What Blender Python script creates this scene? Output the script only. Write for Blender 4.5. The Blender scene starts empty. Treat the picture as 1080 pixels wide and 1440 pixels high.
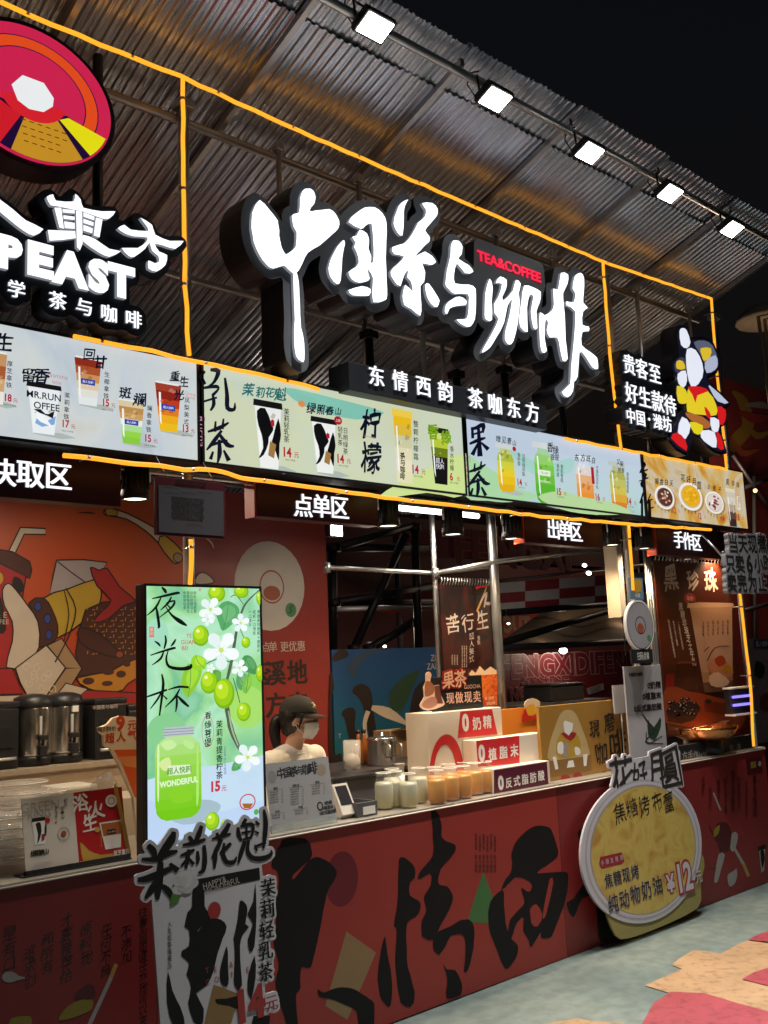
import bpy, bmesh, math, random
import numpy as np
from mathutils import Vector, Matrix, geometry
random.seed(7)
S = bpy.context.scene
COL = S.collection
R = math.radians

# ------------------------------------------------------------------ camera
PITCH, YAW, ROLL = 0.1521275, 0.7496241, -0.0421947
FPX, CX, CY, EYE = 1401.39, 540.0, 720.0, 1.6
_f = Vector((math.sin(YAW)*math.cos(PITCH), math.cos(YAW)*math.cos(PITCH), math.sin(PITCH)))
_r0 = Vector((math.cos(YAW), -math.sin(YAW), 0)); _u0 = _r0.cross(_f)
_r = _r0*math.cos(ROLL) + _u0*math.sin(ROLL); _u = -_r0*math.sin(ROLL) + _u0*math.cos(ROLL)
cam = bpy.data.cameras.new('camera'); camo = bpy.data.objects.new('camera', cam); COL.objects.link(camo)
cam.sensor_fit = 'VERTICAL'; cam.sensor_height = 36; cam.sensor_width = 27
cam.lens = FPX/1440*36; cam.clip_start = .05; cam.clip_end = 3000
m = Matrix.Identity(4)
for i, a in enumerate((_r, _u, -_f)):
    for k in range(3): m[k][i] = a[k]
m.translation = Vector((0, 0, EYE)); camo.matrix_world = m
S.camera = camo
# ------------------------------------------------------------------ night sky
W = bpy.data.worlds.new("World"); S.world = W; W.use_nodes = True
wn = W.node_tree; bg = wn.nodes['Background']; sky = wn.nodes.new('ShaderNodeTexSky')
sky.sky_type = 'NISHITA'; sky.sun_disc = False; sky.sun_elevation = R(-3.0); sky.sun_rotation = R(200)
wn.links.new(sky.outputs[0], bg.inputs[0]); bg.inputs[1].default_value = 0.08
sun = bpy.data.lights.new('moon', 'SUN'); sun.energy = 0.02; sun.angle = R(.5); sun.color = (.8, .88, 1)
suno = bpy.data.objects.new('moon', sun); COL.objects.link(suno); suno.rotation_euler = (R(40), 0, R(-25)); suno.location = (0, 0, 20)
S.view_settings.view_transform = 'Standard'; S.view_settings.look = 'None'
S.view_settings.exposure = 0.0; S.view_settings.gamma = 1; S.view_settings.use_curve_mapping = False
FLOOD_W, SPOT_W, TUBE_S = 44.0, 32.0, 2.4

# ------------------------------------------------------------------ planes
def ray(px, py): return _r*((px-CX)/FPX) + _u*((CY-py)/FPX) + _f
class Plane:
    def __init__(s, O, U, V):
        s.O = Vector(O); s.U = Vector(U).normalized(); s.V = Vector(V).normalized(); s.N = s.U.cross(s.V)
    def uv(s, px, py):
        d = ray(px, py); c = Vector((0, 0, EYE)); t = (s.O-c).dot(s.N)/d.dot(s.N); p = c+d*t-s.O
        return (p.dot(s.U), p.dot(s.V))
    def pt(s, u, v, h=0): return s.O + s.U*u + s.V*v + s.N*h
    def px(s, x, y, h=0): return s.pt(*s.uv(x, y), h)
def FP(y): return Plane((0, y, 0), (1, 0, 0), (0, 0, 1))
def at(x, y, Y): return FP(Y).px(x, y)
GP = Plane((0, 0, 0), (1, 0, 0), (0, 1, 0))

# ------------------------------------------------------------------ materials
_mc = {}
def lin(h):
    if isinstance(h, str):
        h = h.lstrip('#'); c = [int(h[i:i+2], 16)/255 for i in (0, 2, 4)]
        return tuple((x/12.92 if x <= .04045 else ((x+.055)/1.055)**2.4) for x in c)
    return tuple(h)
def mat(name, col, rough=.5, metal=0, var=.12, scale=9, bump=.0, em=0, trans=0, alpha=1, coat=0, bscale=None, streak=None, ior=1.45):
    key = (name, str(col))
    if key in _mc: return _mc[key]
    M = bpy.data.materials.new(name); M.use_nodes = True; nt = M.node_tree; b = nt.nodes['Principled BSDF']
    c = lin(col)
    tc = nt.nodes.new('ShaderNodeTexCoord'); nz = nt.nodes.new('ShaderNodeTexNoise')
    nz.inputs['Scale'].default_value = scale; nz.inputs['Detail'].default_value = 5
    if streak:
        mp = nt.nodes.new('ShaderNodeMapping'); mp.inputs['Scale'].default_value = streak
        nt.links.new(tc.outputs['Object'], mp.inputs[0]); nt.links.new(mp.outputs[0], nz.inputs['Vector'])
    else: nt.links.new(tc.outputs['Object'], nz.inputs['Vector'])
    rp = nt.nodes.new('ShaderNodeMix'); rp.data_type = 'RGBA'
    rp.inputs[6].default_value = (*[x*(1-var) for x in c], 1); rp.inputs[7].default_value = (*[min(1, x*(1+var)) for x in c], 1)
    nt.links.new(nz.outputs[0], rp.inputs[0])
    if em:
        nt.links.new(rp.outputs[2], b.inputs['Emission Color']); b.inputs['Emission Strength'].default_value = em
        b.inputs['Base Color'].default_value = (*[x*.12 for x in c], 1)
    else: nt.links.new(rp.outputs[2], b.inputs['Base Color'])
    mr = nt.nodes.new('ShaderNodeMapRange'); mr.inputs[3].default_value = max(0, rough-.08); mr.inputs[4].default_value = min(1, rough+.08)
    nt.links.new(nz.outputs[0], mr.inputs[0]); nt.links.new(mr.outputs[0], b.inputs['Roughness'])
    b.inputs['Metallic'].default_value = metal; b.inputs['Transmission Weight'].default_value = trans; b.inputs['IOR'].default_value = ior
    b.inputs['Alpha'].default_value = alpha; b.inputs['Coat Weight'].default_value = coat
    if bump:
        n2 = nt.nodes.new('ShaderNodeTexNoise'); n2.inputs['Scale'].default_value = bscale or scale*4; n2.inputs['Detail'].default_value = 4
        nt.links.new(tc.outputs['Object'], n2.inputs['Vector'])
        bp = nt.nodes.new('ShaderNodeBump'); bp.inputs['Strength'].default_value = bump; bp.inputs['Distance'].default_value = .01
        nt.links.new(n2.outputs[0], bp.inputs['Height']); nt.links.new(bp.outputs[0], b.inputs['Normal'])
    _mc[key] = M; return M
def em(h, s=1.0, name='backlit_film'): return mat(name+('%g' % s), h, .35, em=s, var=.05, scale=5)
def pr(h, rough=.38, name='print_ink'): return mat(name+'%g' % rough, h, rough, var=.08, scale=6)
def ramp_mat(name, cols, scale=2.5, emis=0, rough=.4, dist=1.5, axis=None, bump=0, streak=None):
    """several colours laid over a surface by noise (or along an axis) : a printed watercolour / stained sheet"""
    M = bpy.data.materials.new(name); M.use_nodes = True; nt = M.node_tree; b = nt.nodes['Principled BSDF']
    tc = nt.nodes.new('ShaderNodeTexCoord'); nz = nt.nodes.new('ShaderNodeTexNoise')
    nz.inputs['Scale'].default_value = scale; nz.inputs['Detail'].default_value = 4; nz.inputs['Distortion'].default_value = dist
    mp = nt.nodes.new('ShaderNodeMapping'); nt.links.new(tc.outputs['Object'], mp.inputs[0]); nt.links.new(mp.outputs[0], nz.inputs['Vector'])
    if streak: mp.inputs['Scale'].default_value = streak
    fac = nz.outputs[0]
    if axis is not None:
        a, lo, hi, w = axis
        sp = nt.nodes.new('ShaderNodeSeparateXYZ'); nt.links.new(tc.outputs['Object'], sp.inputs[0])
        mr = nt.nodes.new('ShaderNodeMapRange'); mr.inputs[1].default_value = lo; mr.inputs[2].default_value = hi
        nt.links.new(sp.outputs[a], mr.inputs[0])
        mx = nt.nodes.new('ShaderNodeMix'); mx.data_type = 'FLOAT'; mx.inputs[0].default_value = w
        nt.links.new(mr.outputs[0], mx.inputs[2]); nt.links.new(nz.outputs[0], mx.inputs[3]); fac = mx.outputs[0]
    cr = nt.nodes.new('ShaderNodeValToRGB'); e = cr.color_ramp.elements
    n = len(cols)
    while len(e) < n: e.new(.5)
    lo_, hi_ = (.3, .7) if axis is None else (.05, .95)
    for i, c in enumerate(cols):
        e[i].position = lo_+(hi_-lo_)*i/(n-1); e[i].color = (*lin(c), 1)
    nt.links.new(fac, cr.inputs[0])
    if emis:
        nt.links.new(cr.outputs[0], b.inputs['Emission Color']); b.inputs['Emission Strength'].default_value = emis
        b.inputs['Base Color'].default_value = (.05, .05, .05, 1)
    else: nt.links.new(cr.outputs[0], b.inputs['Base Color'])
    b.inputs['Roughness'].default_value = rough
    if bump:
        bp = nt.nodes.new('ShaderNodeBump'); bp.inputs['Strength'].default_value = bump; bp.inputs['Distance'].default_value = .01
        nt.links.new(nz.outputs[0], bp.inputs['Height']); nt.links.new(bp.outputs[0], b.inputs['Normal'])
    return M
INK = mat('black_ink', (.012, .012, .014), .45, var=.2)
BLACK = mat('black_plastic', (.018, .018, .02), .38, var=.3, bump=.05, scale=20)
BLACKM = mat('black_painted_metal', (.022, .022, .026), .42, metal=.3, var=.3, bump=.05)
GALV = mat('galvanised_steel', (.62, .63, .64), .34, metal=.95, var=.2, scale=14, bump=.08)
STEEL = mat('brushed_stainless', (.66, .64, .6), .24, metal=1, var=.12, scale=3, streak=(40, 40, 1))
DARKSTEEL = mat('dark_steel', (.10, .10, .11), .5, metal=.7, var=.3, bump=.1)
WHITEP = mat('white_board', (.78, .76, .72), .5, var=.05)
GLASS = mat('clear_plastic', (.95, .97, .97), .06, trans=1, var=.01, ior=1.3)
NEON = mat('amber_neon', (1.0, .34, .02), .4, em=1.5, var=.12, scale=5)
LETSIDE = mat('letter_side_acrylic', (.75, .8, .9), .4, em=.25, var=.02)
LETTER = mat('lit_letter_white', (.93, .96, 1.0), .3, em=1.9, var=.04)
LETTERS = mat('lit_small_letter_white', (.93, .94, 1.0), .3, em=1.35, var=.05)

# ------------------------------------------------------------------ mesh tools
ORG = {}
def root(name, loc, label, cat, group=None):
    o = bpy.data.objects.new(name, None); COL.objects.link(o); o.location = loc; o.empty_display_size = .1
    o['label'] = label; o['category'] = cat
    if group: o['group'] = group
    ORG[o.name] = Vector(loc); return o
class MB:
    def __init__(s): s.v = []; s.f = []; s.m = []; s.ms = []; s.sm = []
    def mi(s, M):
        if M not in s.ms: s.ms.append(M)
        return s.ms.index(M)
    def add(s, vs, fs, M, smooth=False):
        o = len(s.v); s.v += [tuple(x) for x in vs]; k = s.mi(M)
        for f in fs: s.f.append(tuple(i+o for i in f)); s.m.append(k); s.sm.append(smooth)
    def box(s, lo, hi, M, bev=0):
        x0, y0, z0 = lo; x1, y1, z1 = hi
        if bev <= 0:
            v = [(x, y, z) for x in (x0, x1) for y in (y0, y1) for z in (z0, z1)]
            s.add(v, [(0, 1, 3, 2), (4, 6, 7, 5), (0, 4, 5, 1), (2, 3, 7, 6), (0, 2, 6, 4), (1, 5, 7, 3)], M)
        else:
            bm = bmesh.new(); bmesh.ops.create_cube(bm, size=1)
            bmesh.ops.transform(bm, matrix=Matrix.Translation(((x0+x1)/2, (y0+y1)/2, (z0+z1)/2)) @ Matrix.Diagonal((x1-x0, y1-y0, z1-z0, 1)), verts=bm.verts)
            bmesh.ops.bevel(bm, geom=bm.edges, offset=bev, segments=2, affect='EDGES', profile=.6)
            s.add([v.co for v in bm.verts], [[q.index for q in f.verts] for f in bm.faces], M); bm.free()
    def tube(s, pts, r, M, seg=8, closed=False, caps=True, smooth=True):
        pts = [Vector(p) for p in pts]; n = len(pts); rs = r if isinstance(r, (list, tuple)) else [r]*n
        V = []; up = None
        for i, p in enumerate(pts):
            a = pts[(i-1) % n] if (i > 0 or closed) else p; b = pts[(i+1) % n] if (i < n-1 or closed) else p
            t = (b-a).normalized()
            if up is None: up = Vector((0, 0, 1)) if abs(t.z) < .9 else Vector((1, 0, 0))
            x = t.cross(up); x.normalize(); y = x.cross(t).normalized(); up = y
            for k in range(seg):
                q = 2*math.pi*k/seg; V.append(p+(x*math.cos(q)+y*math.sin(q))*rs[i])
        F = []
        for i in range(n if closed else n-1):
            j = (i+1) % n
            for k in range(seg): F.append((i*seg+k, i*seg+(k+1) % seg, j*seg+(k+1) % seg, j*seg+k))
        if caps and not closed: F += [tuple(range(seg))[::-1], tuple((n-1)*seg+k for k in range(seg))]
        s.add(V, F, M, smooth)
    def lathe(s, c, prof, M, seg=24, mtx=None, smooth=True):
        V = []; F = []; n = len(prof)
        for (r_, z) in prof:
            for k in range(seg):
                q = 2*math.pi*k/seg; p = Vector((r_*math.cos(q), r_*math.sin(q), z))
                V.append((mtx @ p if mtx else p)+Vector(c))
        for i in range(n-1):
            for k in range(seg): F.append((i*seg+k, i*seg+(k+1) % seg, (i+1)*seg+(k+1) % seg, (i+1)*seg+k))
        if prof[0][0] > 1e-5: F.append(tuple(range(seg))[::-1])
        if prof[-1][0] > 1e-5: F.append(tuple((n-1)*seg+k for k in range(seg)))
        s.add(V, F, M, smooth)
    def ell(s, c, rad, M, seg=20, rings=12, rot=None, smooth=True):
        prof = [(math.sin(math.pi*i/rings), -math.cos(math.pi*i/rings)) for i in range(rings+1)]
        mx = Matrix.Diagonal(rad)
        if rot is not None: mx = rot.to_3x3() @ mx
        s.lathe(c, [(max(1e-6, a), b) for a, b in prof], M, seg, mx, smooth)
    def prism(s, P, uv, h0, h1, M, Mside=None):
        """outline uv on plane P, given thickness from h0 (back) to h1 (front)"""
        uv = clean(uv)
        if len(uv) < 3: return
        n = len(uv); tri = geometry.tessellate_polygon([[Vector((a, b, 0)) for a, b in uv]])
        fr = [P.pt(a, b, h1) for a, b in uv]; bk = [P.pt(a, b, h0) for a, b in uv]
        s.add(fr, orient(tri, uv), M)
        if h1-h0 > 1e-6:
            s.add(bk, [t[::-1] for t in orient(tri, uv)], Mside or M)
            s.add(fr+bk, [(i, n+i, n+(i+1) % n, (i+1) % n) for i in range(n)] if area(uv) > 0 else [(i, (i+1) % n, n+(i+1) % n, n+i) for i in range(n)], Mside or M)
    def build(s, name, parent=None, off=None, label=None, kind=None, sharp=False):
        o3 = Vector((0, 0, 0))
        if parent is not None: o3 = ORG[parent.name]
        if off is not None: o3 = Vector(off)
        me = bpy.data.meshes.new(name); me.from_pydata([Vector(v)-o3 for v in s.v], [], s.f)
        for M in s.ms: me.materials.append(M)
        me.polygons.foreach_set('material_index', s.m); me.polygons.foreach_set('use_smooth', s.sm); me.update()
        ob = bpy.data.objects.new(name, me); COL.objects.link(ob)
        if parent is not None: ob.parent = parent
        elif off is not None: ob.location = o3
        ORG[ob.name] = o3
        if label: ob['label'] = label
        if kind: ob['kind'] = kind
        return ob
def area(uv): return sum(uv[i][0]*uv[(i+1) % len(uv)][1]-uv[(i+1) % len(uv)][0]*uv[i][1] for i in range(len(uv)))/2
def orient(tri, uv):
    out = []
    for t in tri:
        a, b, c = (uv[i] for i in t)
        out.append(t if (b[0]-a[0])*(c[1]-a[1])-(b[1]-a[1])*(c[0]-a[0]) > 0 else (t[0], t[2], t[1]))
    return out
def clean(uv):
    o = []
    for p in uv:
        if not o or (abs(p[0]-o[-1][0])+abs(p[1]-o[-1][1])) > 1e-5: o.append(p)
    if len(o) > 1 and abs(o[0][0]-o[-1][0])+abs(o[0][1]-o[-1][1]) < 1e-5: o.pop()
    return o
def cr(pts, n=3, closed=True, amt=.5):
    out = []; L = len(pts)
    for i in range(L if closed else L-1):
        p0 = pts[(i-1) % L] if closed or i > 0 else pts[i]; p1 = pts[i]; p2 = pts[(i+1) % L]; p3 = pts[(i+2) % L] if closed or i+2 < L else pts[(i+1) % L]
        for k in range(n):
            t = k/n; q = []
            for a, b, c, d in zip(p0, p1, p2, p3):
                m1 = (c-a)*amt; m2 = (d-b)*amt
                q.append((2*t**3-3*t*t+1)*b+(t**3-2*t*t+t)*m1+(-2*t**3+3*t*t)*c+(t**3-t*t)*m2)
            out.append(tuple(q))
    if not closed: out.append(tuple(pts[-1]))
    return out
def copy_tree(o, parent=None, loc=None, label=None, rotz=None):
    c = o.copy(); COL.objects.link(c)
    if parent is not None: c.parent = parent
    if loc is not None: c.location = loc
    if label: c['label'] = label
    if rotz is not None: c.rotation_euler = (0, 0, rotz)
    for ch in list(o.children): copy_tree(ch, c)
    return c
# ---- glyphs from Blender's own bundled font
_gc = {}
def glyph(body, bold=0.0):
    k = (body, bold)
    if k in _gc: return _gc[k]
    c = bpy.data.curves.new('t', 'FONT'); c.body = body; c.resolution_u = 3; c.offset = bold; c.fill_mode = 'FRONT'
    o = bpy.data.objects.new('t', c); COL.objects.link(o)
    me = bpy.data.meshes.new_from_object(o)
    bm = bmesh.new(); bm.from_mesh(me); bmesh.ops.remove_doubles(bm, verts=bm.verts, dist=1e-5)
    v = [(x.co.x, x.co.y) for x in bm.verts]; f = [tuple(q.index for q in p.verts) for p in bm.faces]
    bm.free(); bpy.data.objects.remove(o); bpy.data.meshes.remove(me); bpy.data.curves.remove(c)
    if not v: v = [(0, 0), (1e-3, 0), (0, 1e-3)]; f = [(0, 1, 2)]
    fo = []
    for q in f:
        ar = area([v[i] for i in q]); fo.append(q if ar > 0 else q[::-1])
    x0 = min(a for a, b in v); x1 = max(a for a, b in v); y0 = min(b for a, b in v); y1 = max(b for a, b in v)
    _gc[k] = (v, fo, (x0, x1, y0, y1)); return _gc[k]
def hashf(x, y, s=0): return math.sin(x*12.9+y*7.3+s)*.6+math.sin(x*31.7-y*23.1+s*2)*.4
class Art:
    """flat print / raised letters on a plane.  z=(ox,oy,scale): coordinates are read in an enlarged crop of the view"""
    def __init__(s, P, z=(0, 0, 1), base=.0005, step=.00012):
        s.P = P; s.z = z; s.mb = MB(); s.h = base; s.base = base; s.step = step; s.marks = [0]
    def to(s, x, y): return s.P.uv(s.z[0]+x/s.z[2], s.z[1]+y/s.z[2])
    def up(s): s.h += s.step
    def mark(s):
        if len(s.mb.f) > s.marks[-1]: s.marks.append(len(s.mb.f))
    def reset(s): s.h = s.base
    def raw(s, uv, M, th=0):
        if getattr(s, 'clip', None): c = s.clip; uv = [(min(max(a, c[0]), c[1]), min(max(b, c[2]), c[3])) for a, b in uv]
        if th: s.mb.prism(s.P, uv, s.h-1e-4, s.h+th, M)
        else: s.mb.prism(s.P, uv, s.h, s.h, M)
        s.up()
    def poly(s, pts, M, smooth=0, th=0):
        if smooth: pts = cr(pts, smooth)
        s.raw([s.to(*p) for p in pts], M, th)
    def loc(s, cx, cy, w, h):
        u, v = s.to(cx, cy); a = s.to(cx-w/2, cy); b = s.to(cx+w/2, cy); c = s.to(cx, cy-h/2); d = s.to(cx, cy+h/2)
        su = abs(b[0]-a[0]) if abs(b[0]-a[0]) > 1e-6 else .1; sv = abs(c[1]-d[1])
        return lambda L: [(u+x*su, v+y*sv) for x, y in L]
    def ell(s, cx, cy, w, h, M, n=28, rot=0):
        f = s.loc(cx, cy, w, h)
        s.raw([(a, b) for a, b in f([(math.cos(2*math.pi*i/n+rot)*.5, math.sin(2*math.pi*i/n+rot)*.5) for i in range(n)])], M)
    def ring(s, cx, cy, w, h, t, M, n=40):
        f = s.loc(cx, cy, w, h); o = f([(math.cos(2*math.pi*i/n)*.5, math.sin(2*math.pi*i/n)*.5) for i in range(n)]); k = 1-t
        q = f([(math.cos(2*math.pi*i/n)*.5*k, math.sin(2*math.pi*i/n)*.5*k) for i in range(n)])
        s.mb.add([s.P.pt(a, b, s.h) for a, b in o+q], [(i, (i+1) % n, n+(i+1) % n, n+i) for i in range(n)], M); s.up()
    def rect(s, x0, y0, x1, y1, M, slope=True):
        f = s.loc((x0+x1)/2, (y0+y1)/2, x1-x0, y1-y0); s.raw(f([(-.5, -.5), (.5, -.5), (.5, .5), (-.5, .5)]), M)
    def stroke(s, pts, M, smooth=3, k=1.0, jag=0):
        """a brush line: points (x, y, width)"""
        if smooth: pts = cr(pts, smooth, False)
        n = len(pts); L = []; Q = []
        for i, (x, y, w) in enumerate(pts):
            a = pts[max(0, i-1)]; b = pts[min(n-1, i+1)]; dx, dy = b[0]-a[0], b[1]-a[1]; l = math.hypot(dx, dy) or 1
            w = w*k*.5*(1+jag*random.uniform(-1, 1)); nx, ny = -dy/l*w, dx/l*w
            L.append((x+nx, y+ny)); Q.append((x-nx, y-ny))
        V = [s.P.pt(*s.to(*p), s.h) for p in L+Q]
        s.mb.add(V, [(i, i+1, n+i+1, n+i) for i in range(n-1)], M); s.up()
    def text(s, x, y, body, hpx, M, bold=0.0, heavy=0, shear=0, rot=0, wx=1, th=0, brush=0, align='c', px=True, fit=0):
        """hpx = height of the characters in crop pixels"""
        if align == 'c' and px: s.mark()
        hv = 0
        if any(ord(ch) > 0x2e00 for ch in body): hv = bold*.62 if bold > .004 else 0; bold = 0
        v, f, (x0, x1, y0, y1) = glyph(body, bold)
        u0, v0 = s.to(x, y); a = s.to(x, y-hpx/2); b = s.to(x, y+hpx/2); sz = math.hypot(a[0]-b[0], a[1]-b[1])
        cjk = any(ord(ch) > 0x2e00 for ch in body); em_ = sz/(.90 if cjk else .70)
        ym = .38 if cjk else .35
        xc = {'c': (x0+x1)/2, 'l': x0, 'r': x1}[align]
        cs, sn = math.cos(rot), math.sin(rot); sd = hash(body) % 17 if False else sum(map(ord, body)) % 17
        if fit: wx = abs(s.to(x+fit/2, y)[0]-s.to(x-fit/2, y)[0])/((x1-x0)*em_)
        def tr(p, dx):
            X = p[0]-xc+dx[0]; Y = p[1]-ym+dx[1]
            if brush:
                X += brush*.045*hashf(p[0]*.45, p[1]*.5, sd); Y += brush*.04*hashf(p[1]*.4, p[0]*.5, sd+3)
                Y += brush*.09*X
            X = (X+shear*Y)*wx*em_; Y *= em_
            return (u0+X*cs-Y*sn, v0+X*sn+Y*cs)
        offs = [(0, 0)] if not heavy else [(-heavy, 0), (0, 0), (heavy, 0)]
        if hv: offs += [(-hv-heavy, -hv), (hv+heavy, hv), (-hv-heavy, hv), (hv+heavy, -hv)]
        for j, dx in enumerate(offs):
            V2 = [tr(p, dx) for p in v]
            if th:
                ed = {}
                for q in f:
                    for i in range(len(q)):
                        e = (q[i], q[(i+1) % len(q)]); ed[e] = ed.get(e, 0)+1
                bd = [e for e in ed if (e[1], e[0]) not in ed]; n = len(V2); hh = s.h+th+j*2e-4
                s.mb.add([s.P.pt(a, b, hh) for a, b in V2], list(f), M)
                s.mb.add([s.P.pt(a, b, hh) for a, b in V2]+[s.P.pt(a, b, s.h) for a, b in V2],
                         [(e[0], n+e[0], n+e[1], e[1]) for e in bd], LETSIDE if M is LETTERS else M)
            else: s.mb.add([s.P.pt(a, b, s.h+j*1.5e-5) for a, b in V2], f, M)
        s.up()
    def vtext(s, x, y, body, hpx, M, pitch=None, dx=0, **k):
        pitch = pitch or hpx*1.08; h0 = s.h; s.mark()
        for i, ch in enumerate(body):
            s.h = h0; s.text(x+dx*i, y+hpx/2+i*pitch, ch, hpx, M, px=False, **k)
    def build(s, name, parent, label=None, **k):
        mb = s.mb; mk = s.marks; s.mb = MB(); s.marks = [0]
        if not any(w in name for w in ('letter', 'character', 'printed_text')) or len(mk) < 2: return mb.build(name, parent, label=label, **k)
        ends = mk[1:]+[len(mb.f)]; out = None
        for a, b in zip(mk, ends):
            if b <= a: continue
            q = MB(); mp = {}
            for fi in range(a, b):
                for i in mb.f[fi]:
                    if i not in mp: mp[i] = len(mp); q.v.append(mb.v[i])
                q.f.append(tuple(mp[i] for i in mb.f[fi])); q.m.append(q.mi(mb.ms[mb.m[fi]])); q.sm.append(mb.sm[fi])
            out = q.build(name, parent, label=label, **k)
        return out
# ---- outline grown round a set of shapes
def blob(polys, grow, res):
    allp = [p for q in polys for p in q]
    x0 = min(p[0] for p in allp)-grow-2*res; x1 = max(p[0] for p in allp)+grow+2*res
    y0 = min(p[1] for p in allp)-grow-2*res; y1 = max(p[1] for p in allp)+grow+2*res
    nx = int((x1-x0)/res)+1; ny = int((y1-y0)/res)+1
    X, Y = np.meshgrid(x0+np.arange(nx)*res, y0+np.arange(ny)*res)
    D = np.full(X.shape, 1e9); IN = np.zeros(X.shape, bool)
    for q in polys:
        n = len(q); ins = np.zeros(X.shape, bool)
        for i in range(n):
            ax, ay = q[i]; bx, by = q[(i+1) % n]; dx, dy = bx-ax, by-ay; l2 = dx*dx+dy*dy
            if l2 < 1e-12: continue
            t = np.clip(((X-ax)*dx+(Y-ay)*dy)/l2, 0, 1)
            D = np.minimum(D, (X-ax-t*dx)**2+(Y-ay-t*dy)**2)
            if abs(dy) > 1e-12:
                c = ((ay > Y) != (by > Y)) & (X < dx*(Y-ay)/dy+ax); ins ^= c
        IN |= ins
    Fd = np.where(IN, -1, 1)*np.sqrt(D)-grow
    seg = {}
    B = Fd < 0
    cells = np.argwhere((B[:-1, :-1] != B[1:, :-1]) | (B[:-1, :-1] != B[:-1, 1:]) | (B[:-1, :-1] != B[1:, 1:]))
    def ip(j, i, jj, ii):
        a, b = Fd[j, i], Fd[jj, ii]; t = a/(a-b); return (x0+(i+(ii-i)*t)*res, y0+(j+(jj-j)*t)*res)
    P = {}
    for j, i in cells:
        cs = [(j, i), (j, i+1), (j+1, i+1), (j+1, i)]; b = [B[c] for c in cs]; ent = []; ext = []
        for k in range(4):
            a_, b_ = cs[k], cs[(k+1) % 4]
            if b[k] != b[(k+1) % 4]:
                key = tuple(sorted((a_, b_))); P[key] = ip(*a_, *b_)
                (ext if b[k] else ent).append(key)
        for e_, x_ in zip(ent, ext if len(ext) < 2 else ext): seg[x_] = e_
    loops = []
    while seg:
        st = next(iter(seg)); cur = st; L = []
        while cur in seg:
            nxt = seg.pop(cur); L.append(P[cur]); cur = nxt
        if len(L) > 8: loops.append(L)
    out = []
    for L in loops:
        if area(L) < 0: L = L[::-1]
        L = L[::2] if len(L) > 60 else L
        out.append(L)
    out.sort(key=lambda l: -area(l))
    keep = []
    def inside(p, L):
        c = False
        for i in range(len(L)):
            a, b = L[i], L[i-1]
            if (a[1] > p[1]) != (b[1] > p[1]) and p[0] < (b[0]-a[0])*(p[1]-a[1])/(b[1]-a[1])+a[0]: c = not c
        return c
    for L in out:
        if not any(inside(L[0], K) for K in keep): keep.append(L)
    return keep
def tris2d(art, x, y, body, hpx, **k):
    """outline polygons of a piece of text, for growing a backing round it"""
    t = Art(art.P, art.z); t.text(x, y, body, hpx, INK, **k); P = art.P
    V = [((Vector(v)-P.O).dot(P.U), (Vector(v)-P.O).dot(P.V)) for v in t.mb.v]
    return [[V[i] for i in f] for f in t.mb.f]
def wav(n, a, s): return [a*hashf(i*.37, s) for i in range(n)]

# ================================================================== SETTING
GC = ramp_mat('printed_ground_sheet', ['#566463', '#63706d', '#6f7974', '#5c6a69'], 1.3, rough=.55, dist=.6, bump=.15)
nt = GC.node_tree; b = nt.nodes['Principled BSDF']
n2 = nt.nodes.new('ShaderNodeTexNoise'); n2.inputs['Scale'].default_value = 14; n2.inputs['Detail'].default_value = 8
mu = nt.nodes.new('ShaderNodeMix'); mu.data_type = 'RGBA'; mu.blend_type = 'MULTIPLY'; mu.inputs[0].default_value = .45
tc = nt.nodes.new('ShaderNodeTexCoord'); nt.links.new(tc.outputs['Object'], n2.inputs[0])
crn = nt.nodes.new('ShaderNodeValToRGB'); crn.color_ramp.elements[0].position = .35; crn.color_ramp.elements[0].color = (.45, .45, .45, 1); crn.color_ramp.elements[1].position = .62
src = b.inputs['Base Color'].links[0].from_socket
nt.links.new(n2.outputs[0], crn.inputs[0]); nt.links.new(src, mu.inputs[6]); nt.links.new(crn.outputs[0], mu.inputs[7]); nt.links.new(mu.outputs[2], b.inputs['Base Color'])
g = MB(); N = 60
# fine sheet near the stall with real wrinkles, plain beyond
def gz(x, y):
    z = 0
    for (a, b_, c, w, h) in ((.55, .83, 3.1+.6, .02, .006), (-.35, .94, 1.35, .018, .005), (.2, .98, 2.9, .015, .006), (.8, .6, 4.9, .03, .005), (.1, 1, 3.3, .02, .007), (-.2, .98, 1.9, .02, .004)):
        d = x*a+y*b_-c-.05*math.sin(x*2.3); z += h*math.exp(-(d/w)**2)*(.5+.5*math.sin(x*1.7+c))
    return z+.0015*math.sin(x*3+y*2)-.001
xs = np.linspace(.5, 9, 230); ys = np.linspace(-.5, 3.95, 190)  # noqa
g.add([(x, y, gz(x, y)) for y in ys for x in xs], [(j*230+i, j*230+i+1, (j+1)*230+i+1, (j+1)*230+i) for j in range(189) for i in range(229)], GC, True)
ground = g.build('ground', kind='structure')
g = MB(); g.add([(-400, -400, -.02), (400, -400, -.02), (400, 400, -.02), (-400, 400, -.02)], [(0, 1, 2, 3)], mat('dark_asphalt', (.045, .045, .048), .75, var=.3, bump=.2))
g.build('plaza_ground', kind='structure')
PEACH = ramp_mat('peach_print', ['#8a7054', '#98795a', '#a08262'], 3, rough=.55, dist=.4, bump=.2); PINK = ramp_mat('pink_print', ['#84303c', '#8c3642', '#943c48'], 3, rough=.5, dist=.4, bump=.2)
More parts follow.
